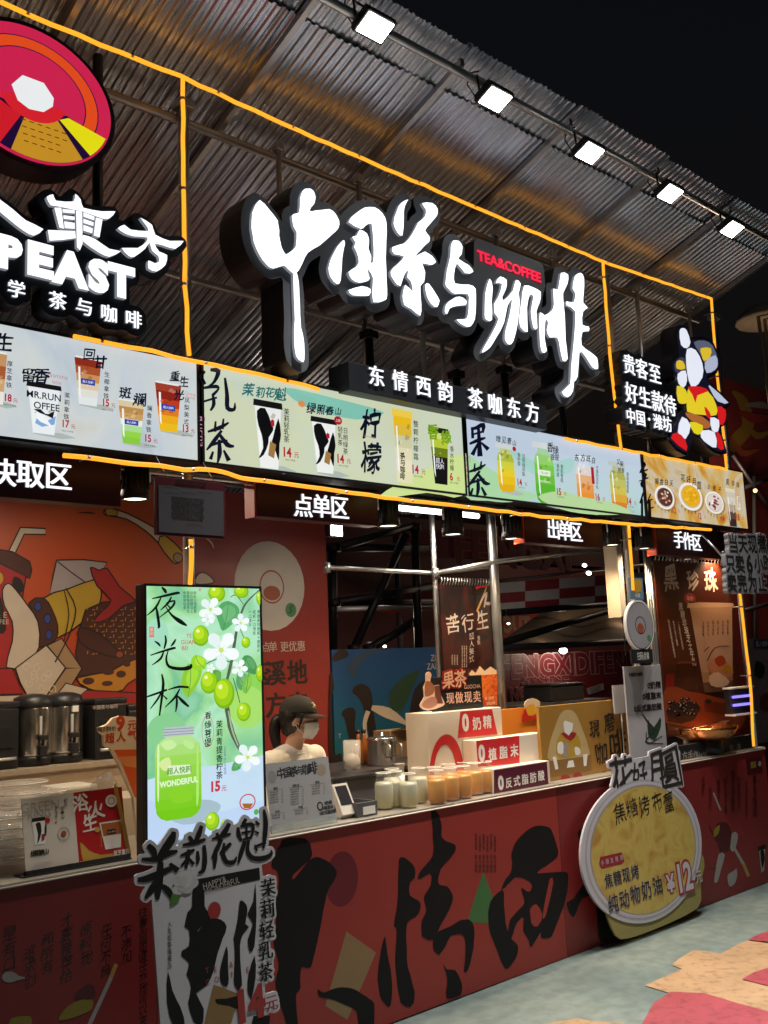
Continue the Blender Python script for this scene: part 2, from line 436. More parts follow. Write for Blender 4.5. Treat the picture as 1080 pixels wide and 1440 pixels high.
for M_ in (PEACH, PINK):   # worn print: small scuffs and dirt specks
    nt = M_.node_tree; b = nt.nodes['Principled BSDF']; src = b.inputs['Base Color'].links[0].from_socket
    n2 = nt.nodes.new('ShaderNodeTexNoise'); n2.inputs['Scale'].default_value = 22; n2.inputs['Detail'].default_value = 9; tc = nt.nodes.new('ShaderNodeTexCoord'); nt.links.new(tc.outputs['Object'], n2.inputs[0])
    c_ = nt.nodes.new('ShaderNodeValToRGB'); c_.color_ramp.elements[0].position = .34; c_.color_ramp.elements[0].color = (.5, .48, .46, 1); c_.color_ramp.elements[1].position = .5
    mu = nt.nodes.new('ShaderNodeMix'); mu.data_type = 'RGBA'; mu.blend_type = 'MULTIPLY'; mu.inputs[0].default_value = .6
    nt.links.new(n2.outputs[0], c_.inputs[0]); nt.links.new(src, mu.inputs[6]); nt.links.new(c_.outputs[0], mu.inputs[7]); nt.links.new(mu.outputs[2], b.inputs['Base Color'])
ga = Art(GP, (780, 1020, 3.43), base=.009)
def gpatch(pts, M, h):
    q = [ga.to(*p) for p in pts]; mb = MB()
    tri = geometry.tessellate_polygon([[Vector((a, b_, 0)) for a, b_ in q]])
    bm = bmesh.new(); vs = [bm.verts.new((a, b_, 0)) for a, b_ in q]
    for t in tri:
        try: bm.faces.new([vs[i] for i in t])
        except ValueError: pass
    for _ in range(5): bmesh.ops.subdivide_edges(bm, edges=[e for e in bm.edges if e.calc_length() > .06], cuts=1, use_grid_fill=False)
    bmesh.ops.triangulate(bm, faces=bm.faces)
    bm.normal_update(); bm.verts.index_update()
    mb.add([(v.co.x, v.co.y, gz(v.co.x, v.co.y)+h) for v in bm.verts], [[v.index for v in (f.verts if f.normal.z > 0 else reversed(f.verts))] for f in bm.faces], M, True); bm.free()
    return mb.build('printed_shape', ground)
gpatch([(435, 1258), (615, 1178), (563, 1160), (600, 1130), (670, 1088), (730, 1092), (800, 1105), (860, 1072), (925, 1040), (1100, 1062), (1300, 1150), (1300, 1480), (1029, 1385), (870, 1348), (700, 1312), (560, 1296)], PEACH, .004)
gpatch([(905, 1232), (960, 1200), (1050, 1170), (1250, 1180), (1250, 1330), (1050, 1268)], PINK, .008)
gpatch([(930, 1040), (1000, 1005), (1300, 960), (1300, 1140), (1100, 1058)], PINK, .008)
gpatch([(300, 1640), (425, 1440), (480, 1345), (560, 1293), (720, 1298), (880, 1345), (1040, 1388), (1400, 1500), (1500, 1900), (500, 1900)], PINK, .008)
gpatch([(-120, 1450), (60, 1425), (110, 1418), (200, 1432), (330, 1436), (345, 1475), (250, 1560), (-60, 1520)], PEACH, .004)

# ================================================================== CANOPY ROOF
Y0, Z0, TH = 3.55, 4.235, R(20)
def roofz(y): return Z0-math.tan(TH)*(y-Y0)
SHEET = mat('galvanised_roof_sheet', (.52, .56, .66), .28, metal=.72, var=.4, scale=3, streak=(26, .5, .5), bump=.05, bscale=5)
rf = root('canopy_roof', (2.8, Y0, Z0), 'long sloping canopy of corrugated metal sheets above the lit shop sign', 'roof')
XR = 6.85
def sheet(x0, x1, ya, yb, dz, seed):
    mb = MB(); pitch = .048; nx = max(2, int((x1-x0)/pitch*6)); ny = 14
    prof = [0, .9, 1, 1, .1, 0]
    V = []
    for j in range(ny+1):
        for i in range(nx+1):
            x = x0+(x1-x0)*i/nx; y = ya+(yb-ya)*j/ny
            if j == 0 and yb < 4: y += .006*hashf(i*.11, seed)+.014*math.sin(seed*5)
            z = roofz(y)+dz+(.006 if yb < 4 else .010)*prof[i % 6]+.006*hashf(x*.7+seed, y*.6)+.0012*math.sin(y*6+x*5+seed)
            V.append((x, y, z))
    mb.add(V, [(j*(nx+1)+i, (j+1)*(nx+1)+i, (j+1)*(nx+1)+i+1, j*(nx+1)+i+1) for j in range(ny) for i in range(nx)], SHEET)
    mb.build('roof_sheet', rf)
x = XR; k = 0
while x > -1.5:
    w = .86
    sheet(x-w-.04, x, 2.88, 3.30, .052+.010*(k % 2), k*1.7)
    sheet(x-w-.04, x, 3.12, 6.9, .030+.012*(k % 2), k*2.3+9)
    x -= w; k += 1
RAFT = mat('rafter_steel', (.48, .47, .48), .4, metal=.9, var=.3, scale=12, bump=.1)
for i in range(10):
    x = 6.80-i*.86
    mb = MB(); ya, yb = 2.92, 6.85
    for s_ in (0,):
        v = [(x+dx, y, roofz(y)+dz) for y in (ya, yb) for dx in (-.014, .014) for dz in (-.022, .012)]
        mb.add(v, [(0, 1, 3, 2), (4, 6, 7, 5), (0, 4, 5, 1), (2, 3, 7, 6), (0, 2, 6, 4), (1, 5, 7, 3)], RAFT)
    mb.build('rafter', rf)
for y in (2.93, 3.70, 4.6, 5.5, 6.4):
    mb = MB(); z = FP(2.93).uv(800, 184)[1] if y < 3.5 else roofz(y)-.07; mb.tube([(-1.6, y, z), (XR-.02, y, z)], .021, GALV if y < 3.5 else RAFT, 10); mb.build('purlin', rf)
# back supports of canopy
STR = MB()

# ---- floodlights under the eave pipe
FLG = mat('flood_light_glass', (1, .98, .92), .3, em=34, var=.01)
fl = root('floodlight', (0, 0, 0), 'x', 'floodlight', 'floodlights along the canopy edge')
tilt = Matrix.Rotation(R(-24), 3, 'X')
mb = MB()
mb.box((-.085, -.062, -.03), (.085, .062, .0), BLACKM, .006)
for i in range(7): mb.box((-.08+i*.025, -.055, 0), (-.074+i*.025, .055, .016), BLACKM)
mb.v = [tilt @ Vector(v) for v in mb.v]; mb.build('housing', fl, off=(0, 0, 0))
mb = MB(); mb.box((-.072, -.049, -.0345), (.072, .049, -.0305), FLG); mb.v = [tilt @ Vector(v) for v in mb.v]; mb.build('lens', fl, off=(0, 0, 0))
mb = MB(); mb.tube([(-.103, 0, -.01), (-.103, .01, .07), (-.06, .03, .085), (.06, .03, .085), (.103, .01, .07), (.103, 0, -.01)], .006, BLACKM, 6); mb.build('bracket', fl, off=(0, 0, 0))
mb = MB(); mb.tube([(0, .03, .02), (-.07, .06, .0), (-.12, .06, .04), (-.11, .05, .1), (-.06, .03, .12)], .004, BLACK, 6); mb.build('cable', fl, off=(0, 0, 0))
ld = bpy.data.lights.new('flood', 'AREA'); ld.shape = 'RECTANGLE'; ld.size = .16; ld.size_y = .11; ld.energy = FLOOD_W; ld.color = (1, .96, .88)
lo = bpy.data.objects.new('flood_light_source', ld); COL.objects.link(lo); lo.parent = fl; lo.location = tilt @ Vector((0, 0, -.038)); lo.rotation_euler = (R(-24), 0, 0); ld.spread = R(105)
names = ['nearest and largest floodlight at the top of the picture, above the menu board', 'second floodlight from the left along the canopy edge, above the big sign',
         'third floodlight from the left along the canopy edge', 'fourth floodlight from the left along the canopy edge', 'farthest small floodlight at the right end of the canopy']
for i, (px, py) in enumerate([(525, 41), (694, 142), (827, 217), (940, 274), (1027, 324)]):
    u, v = FP(2.90).uv(px, py); loc = (u, 2.90, v+.03)
    if i == 0: fl.location = loc; fl['label'] = names[0]
    else: copy_tree(fl, loc=loc, label=names[i])

# ---- hanging poles and frame
def post(name, x, y, z0, z1, r, label, M=GALV, cat='post', group=None, sq=False):
    o = root(name, (x, y, z0), label, cat, group); mb = MB()
    if sq: mb.box((x-r, y-r, z0), (x+r, y+r, z1), M, .002)
    else: mb.tube([(x, y, z0), (x+.002, y, (z0+z1)/2), (x, y, z1)], r, M, 12)
    mb.build('shaft', o)
    mb = MB(); mb.box((x-r*1.6, y-r*1.6, z1-.05), (x+r*1.6, y+r*1.6, z1-.01), M, .003); mb.build('clamp', o)
    return o
hl = ['thin steel pole hanging behind the first big sign character', 'thin steel pole behind the second big sign character', 'thin steel pole behind the third big sign character',
      'thin steel pole above the red TEA&COFFEE letters', 'thin steel pole above the last big sign character', 'thin steel pole above the white small sign text on the right', 'thin steel pole above the cartoon sign on the right']
for i, (px, py) in enumerate([(391, 200), (504, 250), (612, 300), (697, 330), (776, 360), (894, 400), (968, 430)]):
    u, v = FP(3.68).uv(px, py); post('hanging_pole', u, 3.68, 2.9, roofz(3.68)-.0, .014, hl[i], group='thin poles carrying the signs')
sp = [(258, 200, 3.66, 'left steel post carrying the neon frame above the menus', .9), (854, 420, 3.66, 'middle steel post beside the neon line and the last big character', .9), (1004, 450, 3.66, 'right steel post at the end of the neon frame', 0)]
for px, py, Y, lb, zb in sp:
    u, v = FP(Y).uv(px, py); post('frame_post', u, Y, zb if zb else 0, roofz(Y), .024, lb, cat='post', group=None)

# ================================================================== NEON
def neon(pts, label, Y=3.475, r=.0095, wob=.004):
    P = FP(Y); w = [P.uv(*p) for p in pts]; L = []
    for i in range(len(w)-1):
        n = max(2, int(math.hypot(w[i+1][0]-w[i][0], w[i+1][1]-w[i][1])/.09))
        for k in range(n):
            t = k/n; L.append((w[i][0]+(w[i+1][0]-w[i][0])*t, w[i][1]+(w[i+1][1]-w[i][1])*t))
    L.append(w[-1]); pts3 = [P.pt(a+wob*hashf(b*3, a*2), b+wob*hashf(a*3, b*2, 2), wob*.5*hashf(a, b)) for a, b in L]
    pts3 = [tuple(p) for p in pts3]; pts3 = cr(pts3, 2, False)
    o = root('neon_tube', pts3[0], label, 'neon light', 'amber neon tubes framing the stall front')
    mb = MB(); mb.tube(pts3, r, NEON, 8); mb.build('tube', o)
    for i in range(2, len(pts3)-2, 9):
        mb = MB(); p = Vector(pts3[i]); mb.lathe(p, [(r*1.15, -.006), (r*1.15, .006)], GALV, 8); mb.tube([p, p+Vector((0, .07, .0))], .003, GALV, 5); mb.build('clip', o)
    return o
neon([(0, 3), (110, 50), (255, 108), (400, 175), (560, 245), (700, 305), (848, 368), (1000, 420)], 'long amber neon tube along the top edge of the stall front', wob=.003)
neon([(257, 112), (258, 250), (260, 400), (266, 500)], 'upright amber neon tube between the left logo and the big sign')
neon([(848, 370), (852, 430), (860, 520), (868, 590), (873, 630)], 'upright amber neon tube between the big sign and the cartoon sign')
neon([(1000, 420), (1006, 500), (1012, 560), (1022, 660)], 'upright amber neon tube at the far right end, upper half')
neon([(105, 474), (180, 487), (275, 508), (380, 530), (448, 547)], 'amber neon tube on top of the left and milk tea menu boards')
neon([(795, 617), (880, 633), (960, 648), (1022, 660)], 'amber neon tube on top of the rightmost menu board')
neon([(90, 640), (190, 652), (260, 660), (300, 660), (340, 672), (430, 684), (560, 702), (650, 712), (760, 726), (884, 737), (1000, 745)], 'long amber neon tube under the menu boards', Y=3.44)
neon([(884, 737), (887, 780), (890, 830)], 'short amber neon tube hanging above the small round sign')
neon([(268, 758), (270, 780), (268, 822)], 'short amber neon tube above the green light box')
neon([(1040, 830), (1048, 900), (1055, 960), (1060, 1050)], 'upright amber neon tube beside the brown pearl poster')

# ================================================================== MENU BOARDS
def board(x0, x1, face, label, zt=2.905, zb=2.462, yf=3.50):
    o = root('menu_board', ((x0+x1)/2, yf, zb), label, 'menu board', 'backlit menu boards in a row')
    mb = MB(); t = .012
    mb.box((x0, yf+.012, zb), (x1, yf+.11, zt), BLACKM, .003)
    mb.build('case', o)
    mb = MB()
    for a in ((x0, x0+t, zb, zt), (x1-t, x1, zb, zt)): mb.box((a[0], yf-.004, a[2]), (a[1], yf+.012, a[3]), BLACKM)
    for a in ((zb, zb+t), (zt-t, zt)): mb.box((x0+t, yf-.004, a[0]), (x1-t, yf+.012, a[1]), BLACKM)
    mb.build('frame', o)
    mb = MB(); mb.box((x0+t, yf, zb+t), (x1-t, yf+.0119, zt-t), face); mb.build('light_panel', o)
    return o
NAVY = em('#141a33', .5); RED = em('#b02030', .9, 'backlit_red'); DK = em('#15161c', .3)
B1 = board(.45, 2.222, ramp_mat('menu_face_grey', ['#a9b6c4', '#c3cdd4', '#cfd4d2', '#c9c8bc'], 1.6, .98), 'leftmost menu board with coffee cups on pale grey, beside the neon post')
B2 = board(2.232, 3.862, ramp_mat('menu_face_green', ['#9cc4b2', '#c4d3c6', '#ced6b4', '#ccd6cc', '#bccfa4'], 1.5, .95, axis=(0, -.9, .8, .75)), 'pale green milk tea and lemon menu board under the big sign')
B3 = board(3.872, 5.555, ramp_mat('menu_face_blue', ['#8fc6b4', '#b5d0d2', '#bccbdd', '#c2cede'], 1.4, .98, axis=(2, -.0, .44, .45)), 'pale blue fruit tea menu board with green jars')
B4 = board(5.565, 6.905, ramp_mat('menu_face_orange', ['#b0742a', '#c98f2c', '#cfb070', '#c8c0ae', '#cf9c34', '#b8742a'], 1.9, .95, dist=2), 'rightmost menu board with dessert bowls on orange')
MP = FP(3.50)
def bands(a, f, prof, cols, M=em):
    """a drink in a clear cup: prof = [(y, halfwidth)], cols from bottom to top"""
    n = len(cols); ys = [p[0] for p in prof]
    def hw(y):
        for (ya, wa), (yb, wb) in zip(prof, prof[1:]):
            if ya <= y <= yb: return wa+(wb-wa)*(y-ya)/(yb-ya)
        return prof[-1][1]
    lo, hi = ys[0], ys[-1]
    for i, c in enumerate(cols):
        a0 = lo+(hi-lo)*i/n; a1 = lo+(hi-lo)*(i+1)/n; mid = [y for y in ys if a0 < y < a1]
        L = [(hw(y), y) for y in [a0]+mid+[a1]]; a.raw(f([(w, y) for w, y in L]+[(-w, y) for w, y in reversed(L)]), M(c)); a.h -= a.step
    a.up()
CUP = [(-.5, .30), (.40, .44), (.5, .46)]
JAR = [(-.5, .25), (-.44, .40), (-.3, .46), (.2, .46), (.32, .38), (.38, .26), (.5, .28)]
TALL = [(-.5, .36), (.5, .44)]
def lerp_cols(a, b, n):
    A = [int(a[i:i+2], 16) for i in (1, 3, 5)]; B = [int(b[i:i+2], 16) for i in (1, 3, 5)]
    return ['#%02x%02x%02x' % tuple(int(x+(y-x)*k/(n-1)) for x, y in zip(A, B)) for k in range(n)]
def drink(o, x, y, w, h, cols, prof=CUP, z=(0, 0, 1), tag=None, lid=None, P=MP, M=em, extra=None, name='drink_picture'):
    a = Art(P, z); f = a.loc(x, y, w, h)
    sh = M('#a9b4ae'); a.raw(f([(-.3, -.52), (.5, -.56), (.95, -.50), (.5, -.44), (-.2, -.46)]), sh)
    bands(a, f, prof, cols, M)
    a.raw(f([(-.30, -.30), (-.24, -.38), (-.26, .3), (-.33, .3)]), M('#eef2ee'))
    for k in range(7):
        cx, cy = random.uniform(-.25, .28), random.uniform(-.1, .38); s_ = random.uniform(.05, .11)
        c = cols[min(len(cols)-1, int((cy+.5)*len(cols)))]; c2 = lerp_cols(c, '#ffffff' if k % 2 else '#503010', 5)[1]
        a.raw(f([(cx-s_, cy-s_*.3), (cx+s_*.2, cy-s_*.5), (cx+s_, cy+s_*.2), (cx, cy+s_*.5)]), M(c2)); a.h -= a.step
    a.up()
    if lid: a.raw(f([(-.5, .44), (.5, .44), (.48, .54), (-.48, .54)]), M(lid))
    else: a.raw(f([(-.47, .49), (.47, .49), (.40, .53), (-.40, .53)]), M('#dfe6e6'))
    if tag:
        a.raw(f([(-.24, -.06), (.24, -.06), (.24, .06), (-.24, .06)]), M(tag)); a.text(x, y, '超人快跑', h*.055, M('#e8ecf4'), bold=.01)
    if extra: extra(a, f)
    a.build(name, o)
# -- board 1 (crop 3.6x at 0,440)
z1 = (0, 440, 3.6); S4 = lerp_cols
drink(B1, 445, 350, 150, 235, ['#dfe3e2', '#dcdcd4', '#d9c6a6', '#c89058', '#a8502c', '#8a2c1c'], z=z1, tag='#2d3fa0')
drink(B1, 222, 490, 180, 245, ['#e6ebef']*3, z=z1, lid='#141414', extra=lambda a, f: (
    a.text(222, 420, 'MR.RUN', 34, em('#20242c', .5), bold=.012), a.text(236, 474, 'OFFEE', 34, em('#20242c', .5), bold=.012),
    a.raw(f([(-.25, -.30), (-.05, -.36), (.3, -.28), (.34, -.1), (.1, -.22), (-.2, -.2)]), em('#7fa8d8')), a.raw(f([(-.3, -.02), (-.1, .0), (.1, -.12), (.25, -.16), (.3, .0), (.12, -.08), (-.12, -.08)]), em('#20242c', .5)), a.raw(f([(-.22, -.06), (0, -.12), (.2, -.3), (.26, -.34), (-.1, -.26), (-.2, -.2)]), em('#f2f4f4'))))
drink(B1, 665, 555, 145, 215, ['#86c83c', '#8fd048', '#a8d890', '#e0e6da', '#c79a5c', '#b88a50', '#d6c6a0'], z=z1, tag='#2d3fa0')
drink(B1, 852, 480, 145, 240, ['#e8b91c', '#e8a81c', '#dd7a20', '#b83a1c', '#8a2016', '#9c3a26'], z=z1, tag='#2d3fa0')
drink(B1, -20, 330, 120, 260, ['#e6e2da', '#caa070', '#a45a30', '#c09060'], z=z1)
a = Art(MP, z1, base=.0035)
for (x, y, t, h, sh) in [(145, 315, '留', 62, 0), (210, 320, '香', 66, 0), (450, 210, '回', 52, 0), (505, 250, '甘', 58, 0), (632, 405, '斑', 52, 0), (705, 440, '斓', 60, 0), (884, 322, '重', 46, 0), (930, 350, '生', 46, 0), (905, 415, '光', 46, 0), (20, 150, '生', 78, 0)]:
    a.text(x, y, t, h*1.12, NAVY, bold=.03, brush=1.3, shear=.15); a.reset()
for (x, y, t) in [(48, 245, '厚芝拿铁'), (338, 405, '茉莉拿铁'), (540, 300, '生椰拿铁'), (755, 470, '斓香拿铁'), (945, 430, '凤梨美式')]:
    a.vtext(x, y, t, 27, NAVY, pitch=36, bold=.012, dx=-1.5); a.reset()
for (x, y, t) in [(40, 430, '18'), (332, 562, '17'), (535, 455, '15'), (748, 635, '15'), (938, 585, '13')]:
    a.text(x, y, t, 36, RED, bold=.03, wx=.8); a.text(x+36, y+14, '元', 22, RED, bold=.01); a.text(x+8, y+38, '500ml 冷/常温', 9, NAVY); a.reset()
a.text(290, 320, 'Jasmine', 24, em('#c58a90', .9)); a.text(285, 352, 'latte', 20, em('#c58a90', .9)); a.text(960, 410, 'Chong', 16, em('#c58a90', .9)); a.text(960, 428, 'Sheng', 16, em('#c58a90', .9))
a.build('menu_lettering', B1)
# -- board 2 (crop 2.7x at 260,500)
z2 = (260, 500, 2.7)
def inkcup(a, f):
    a.raw(f(cr([(-.38, .36), (-.1, .42), (.1, .2), (.16, .1), (0, -.02), (-.02, -.12), (-.18, -.3), (-.36, -.36), (-.2, -.2), (-.24, .0), (-.34, .14)], 2)), DK)
    a.raw(f(cr([(.15, -.0), (.34, .3), (.42, .05), (.36, -.1), (.32, -.36), (.2, -.2), (.1, -.1)], 2)), DK)
    a.raw(f([(-.04, -.3), (.16, -.34), (.24, -.12), (.04, -.08)]), em('#9c7440')); a.raw(f([(.06, .22), (.12, .27), (.2, .25), (.2, .17), (.1, .15)]), RED)
drink(B2, 318, 305, 112, 245, ['#e6e9e6']*2, z=z2, lid='#121212', extra=inkcup)
drink(B2, 530, 345, 100, 200, ['#e6e9e6']*2, z=z2, lid='#121212', extra=inkcup)
drink(B2, 830, 350, 78, 265, ['#dcd6b0', '#e0d9b8', '#d9d2ae', '#c9c8a0', '#dcb83a', '#e8b820'], prof=TALL, z=z2, lid='#e8c84a', extra=lambda a, f: [a.text(826, 380+k*26, c, 24, DK, bold=.03, brush=1) for k, c in enumerate('茶与咖啡')])
drink(B2, 968, 385, 78, 205, ['#12100e', '#12100e', '#1c1810', '#6a7c1c', '#b4c83a', '#cdd67c'], z=z2, lid='#1c1c1c', extra=lambda a, f: (a.text(968, 400, '超人', 20, em('#e8ecf4')), a.text(968, 422, '快跑', 20, em('#e8ecf4'))))
a = Art(MP, z2, base=.0035)
TEAL = em('#1d6d6c', .9); GRN = em('#7ba81c', .9)
def hand(a, strokes, M, ox=0, oy=0, s=1.0, k=1.0, jag=.06):
    a.mark()
    for st in strokes: a.stroke([(ox+x*s, oy+y*s, w*s) for x, y, w in st], M, 3, k, jag)
RU = [[(75, 60, 6), (60, 80, 12), (75, 110, 8)], [(95, 55, 8), (125, 60, 14), (110, 100, 8), (85, 120, 5)], [(60, 125, 6), (115, 118, 10), (125, 128, 6), (105, 150, 9)], [(103, 145, 6), (108, 185, 10), (95, 210, 5)], [(70, 175, 6), (120, 160, 6)], [(150, 85, 6), (158, 150, 11), (160, 200, 12), (185, 205, 10), (188, 180, 3)]]
hand(a, RU, NAVY, k=1.4); a.reset()
CHA = [[(85, 290, 6), (130, 275, 12), (165, 255, 5)], [(115, 250, 5), (112, 290, 9)], [(145, 240, 5), (140, 280, 9)], [(138, 285, 8), (105, 330, 12), (80, 360, 4)], [(130, 300, 8), (160, 340, 14), (185, 345, 6)], [(90, 345, 5), (130, 330, 9), (160, 322, 4)], [(128, 320, 8), (130, 370, 13), (122, 408, 5)], [(105, 365, 6), (95, 395, 10)], [(145, 360, 6), (165, 400, 13)]]
hand(a, CHA, NAVY, k=1.35); a.reset()
for k, (t, x, y, h) in enumerate([('茉', 240, 130, 48), ('莉', 285, 140, 38), ('花', 322, 140, 38), ('魁', 362, 148, 50)]): a.text(x, y, t, h, TEAL, bold=.03, brush=1.2, shear=.2)
a.reset()
for (t, x, y, h) in [('绿', 478, 200, 40), ('照', 515, 205, 36), ('春', 548, 210, 36), ('山', 580, 212, 28)]: a.text(x, y, t, h, NAVY, bold=.03, brush=1.2, shear=.2)
a.reset(); a.ell(580, 247, 30, 32, RED); a.text(580, 247, '上新', 11, em('#f0e0e0')); a.reset()
a.vtext(384, 202, '茉莉轻乳茶', 24, NAVY, bold=.012, pitch=26); a.vtext(588, 270, '轻乳茶', 22, NAVY, bold=.012, pitch=25); a.vtext(608, 275, '日照绿茶', 22, NAVY, bold=.012, pitch=26); a.reset()
a.vtext(705, 205, '柠檬', 108, NAVY, bold=.025, brush=1.5, shear=.12, pitch=130, wx=.85); a.reset()
a.vtext(875, 248, '整颗柠檬霜', 24, NAVY, bold=.01, pitch=31); a.vtext(1012, 345, '香水柠檬', 20, NAVY, bold=.01, pitch=24); a.reset()
a.text(940, 290, '香', 54, GRN, bold=.04, brush=1.2); a.text(990, 310, '缘', 50, GRN, bold=.04, brush=1.2); a.reset()
for (x, y, t, h) in [(388, 367, '14', 36), (590, 392, '14', 32), (874, 432, '14', 32), (1010, 460, '6', 28)]:
    a.text(x, y, t, h, RED, bold=.03, wx=.85); a.text(x+h*.95, y+h*.3, '元', h*.6, RED, bold=.01); a.text(x+10, y+h*.85, '500ml 冷/常温', 7, NAVY); a.reset()
a.text(62, 290, 'Rucha', 34, em('#c08898', .9), rot=-math.pi/2); a.text(700, 308, 'Lemon tea', 9, em('#c08898', .9))
a.build('menu_lettering', B2)
a = Art(MP, (0, 0, 1), base=.0003, step=.0003)   # soft hills printed on the green board
a.poly([(400, 545), (470, 560), (540, 580), (500, 590), (430, 572)], em('#7fbfae'), 3); a.poly([(530, 700), (600, 660), (651, 640), (651, 697), (600, 693)], em('#c6d98f'), 3); a.ell(424, 568, 10, 9, em('#d88a50'))
a.build('printed_hills', B2)
# -- board 3 (crop 2.571x at 640,570)
z3 = (640, 570, 2.571)
drink(B3, 184, 230, 66, 165, ['#d8a818', '#e0b81c', '#dcc42c', '#c8c83c', '#a8b840', '#c0c878'], prof=JAR, z=z3, lid='#ccd2d2')
drink(B3, 324, 250, 76, 210, ['#4ca028', '#58b030', '#68b838', '#78c048', '#8cc868', '#a0c8a0'], prof=JAR, z=z3, lid='#ccd2d2', extra=lambda a, f: (a.rect(305, 235, 344, 255, em('#dfe8d8')), a.text(324, 245, '超人快跑', 9, em('#6a8c3a')), a.text(325, 276, 'WONDERFUL', 7, em('#eef4e8'))))
drink(B3, 470, 285, 66, 190, ['#d87a28', '#e08c34', '#e0944a', '#dca878', '#d4ccc8', '#c8d0dc'], prof=JAR, z=z3)
drink(B3, 590, 295, 62, 165, ['#d07c2c', '#d0a038', '#c8b850', '#b8b860', '#a8a850', '#b0b88c'], prof=JAR, z=z3, lid='#b8c0bc')
a = Art(MP, z3, base=.0035)
GUO = [[(55, 85, 8), (75, 82, 10), (100, 70, 12), (98, 100, 6)], [(60, 80, 7), (62, 120, 8)], [(65, 105, 5), (100, 95, 6)], [(50, 140, 6), (85, 125, 10), (108, 118, 5)], [(82, 75, 7), (85, 130, 11), (88, 185, 14)], [(82, 135, 5), (60, 180, 12)], [(92, 135, 5), (118, 160, 12)]]
hand(a, GUO, NAVY, k=1.35); a.reset(); hand(a, CHA, NAVY, ox=-20, oy=15, s=.78, k=1.35); a.reset()
for (x, y, t, h) in [(155, 122, '唯', 24), (175, 125, '见', 24), (194, 130, '青', 24), (212, 136, '山', 20), (342, 152, '香', 34), (362, 162, '缘', 30), (358, 188, '菩提', 22), (438, 190, '东', 26), (460, 190, '方', 26), (480, 193, '既', 24), (498, 200, '白', 22), (588, 205, '又', 20), (600, 212, '柴', 20), (598, 235, '桂香', 18)]: a.text(x, y, t, h, NAVY, bold=.015, brush=1, shear=.15)
a.reset()
for (x, y, t, h) in [(229, 172, '香柠茶', 15), (246, 176, '日照绿凤梨', 15), (370, 212, '香柠茶', 15), (384, 215, '茉莉青提', 15), (512, 220, '芒果奶冻牛乳', 13), (622, 243, '茉莉香雪茶', 14)]: a.vtext(x, y, t, h, NAVY, bold=.006)
a.reset(); a.rect(491, 224, 501, 284, RED); a.reset()
for (x, y, t) in [(232, 278, '14'), (374, 312, '15'), (514, 332, '16'), (628, 347, '14')]:
    a.text(x, y, t, 24, RED, bold=.03, wx=.85); a.text(x+22, y+7, '元', 13, RED, bold=.01); a.text(x+6, y+20, '500ml 冷/常温', 5, NAVY); a.reset()
a.text(47, 240, 'Guocha', 26, em('#c08898', .9), rot=-math.pi/2); a.ell(212, 158, 13, 17, RED); a.build('menu_lettering', B3)
a = Art(MP, z3, base=.0003, step=.0003)
a.poly([(32, 175), (90, 210), (160, 250), (230, 300), (300, 330), (200, 350), (120, 345), (33, 325)], em('#a4d0a0'), 3); a.poly([(190, 150), (260, 190), (330, 215), (420, 190), (420, 240), (330, 260), (250, 230)], em('#a2ccc4'), 3)
a.poly([(300, 330), (380, 310), (450, 330), (560, 350), (640, 390), (500, 395), (380, 375)], em('#b0d098'), 3); a.build('printed_hills', B3)
# -- board 4
a = Art(MP, z3, base=.002)
for (x, y, w, h, c1, c2) in [(757, 333, 70, 86, '#e6e2d8', '#58302c'), (851, 330, 84, 100, '#e8e4da', '#e0a820'), (937, 352, 66, 80, '#e6e2da', '#d8ccc4')]:
    a.reset(); a.ell(x+6, y+6, w, h, em('#a8804a')); a.ell(x, y, w, h, em(c1)); a.ell(x, y, w*.84, h*.82, em('#b8b4ac')); a.ell(x+1, y-1, w*.78, h*.76, em(c2))
    for k in range(24):
        r_ = random.uniform(0, .3); q = random.uniform(0, 6.28); c = {'#58302c': ['#d8ceb8', '#8a5040', '#c8b090'], '#e0a820': ['#e8bc38', '#d09818'], '#d8ccc4': ['#a03830', '#58181c', '#f0ece4', '#7c3c38']}[c2]
        a.h = a.base+.0024; a.ell(x+r_*w*math.cos(q), y+r_*h*math.sin(q), w*.1, h*.09, em(random.choice(c)), n=8)
a.build('dessert_picture', B4)
drink(B4, 1000, 372, 34, 130, ['#3c2420', '#5c4034', '#b09c84', '#d0c8b8', '#c8c0ac'], prof=TALL, z=z3, lid='#d8d0bc')
a = Art(MP, z3, base=.0035)
for st in [[(672, 200, 3), (685, 215, 9), (668, 240, 6), (688, 250, 9), (672, 285, 10), (682, 300, 4)], [(664, 245, 3), (695, 232, 6)], [(662, 275, 3), (697, 262, 6)]]: a.stroke(st, DK)
for st in [[(678, 315, 5), (668, 355, 9)], [(674, 340, 8), (674, 405, 9)], [(705, 320, 4), (690, 360, 6)], [(695, 345, 6), (712, 340, 4)], [(700, 345, 10), (702, 412, 12)], [(700, 375, 5), (716, 368, 5)]]: a.stroke(st, DK)
a.reset()
for (x, y, t, h) in [(728, 275, '椰', 22), (745, 277, '香', 22), (762, 278, '白', 22), (780, 282, '天', 22), (822, 262, '花', 26), (842, 268, '好', 26), (862, 276, '月', 26), (880, 290, '圆', 28), (915, 295, '白', 18), (935, 300, '雪', 18), (955, 304, '子', 18), (983, 278, '黑', 22), (1003, 282, '珍', 20), (1020, 288, '珠', 20)]: a.text(x, y, t, h, NAVY, bold=.015, brush=1, shear=.15)
a.reset()
for k, c in enumerate('椰奶红豆芋圆'): a.text(722+k*12, 352+[0, 14, 24, 30, 32, 32][k], c, 11, NAVY)
for k, c in enumerate('焦糖烤布蕾'): a.text(818+k*12, 365+[0, 12, 20, 24, 22][k], c, 11, NAVY)
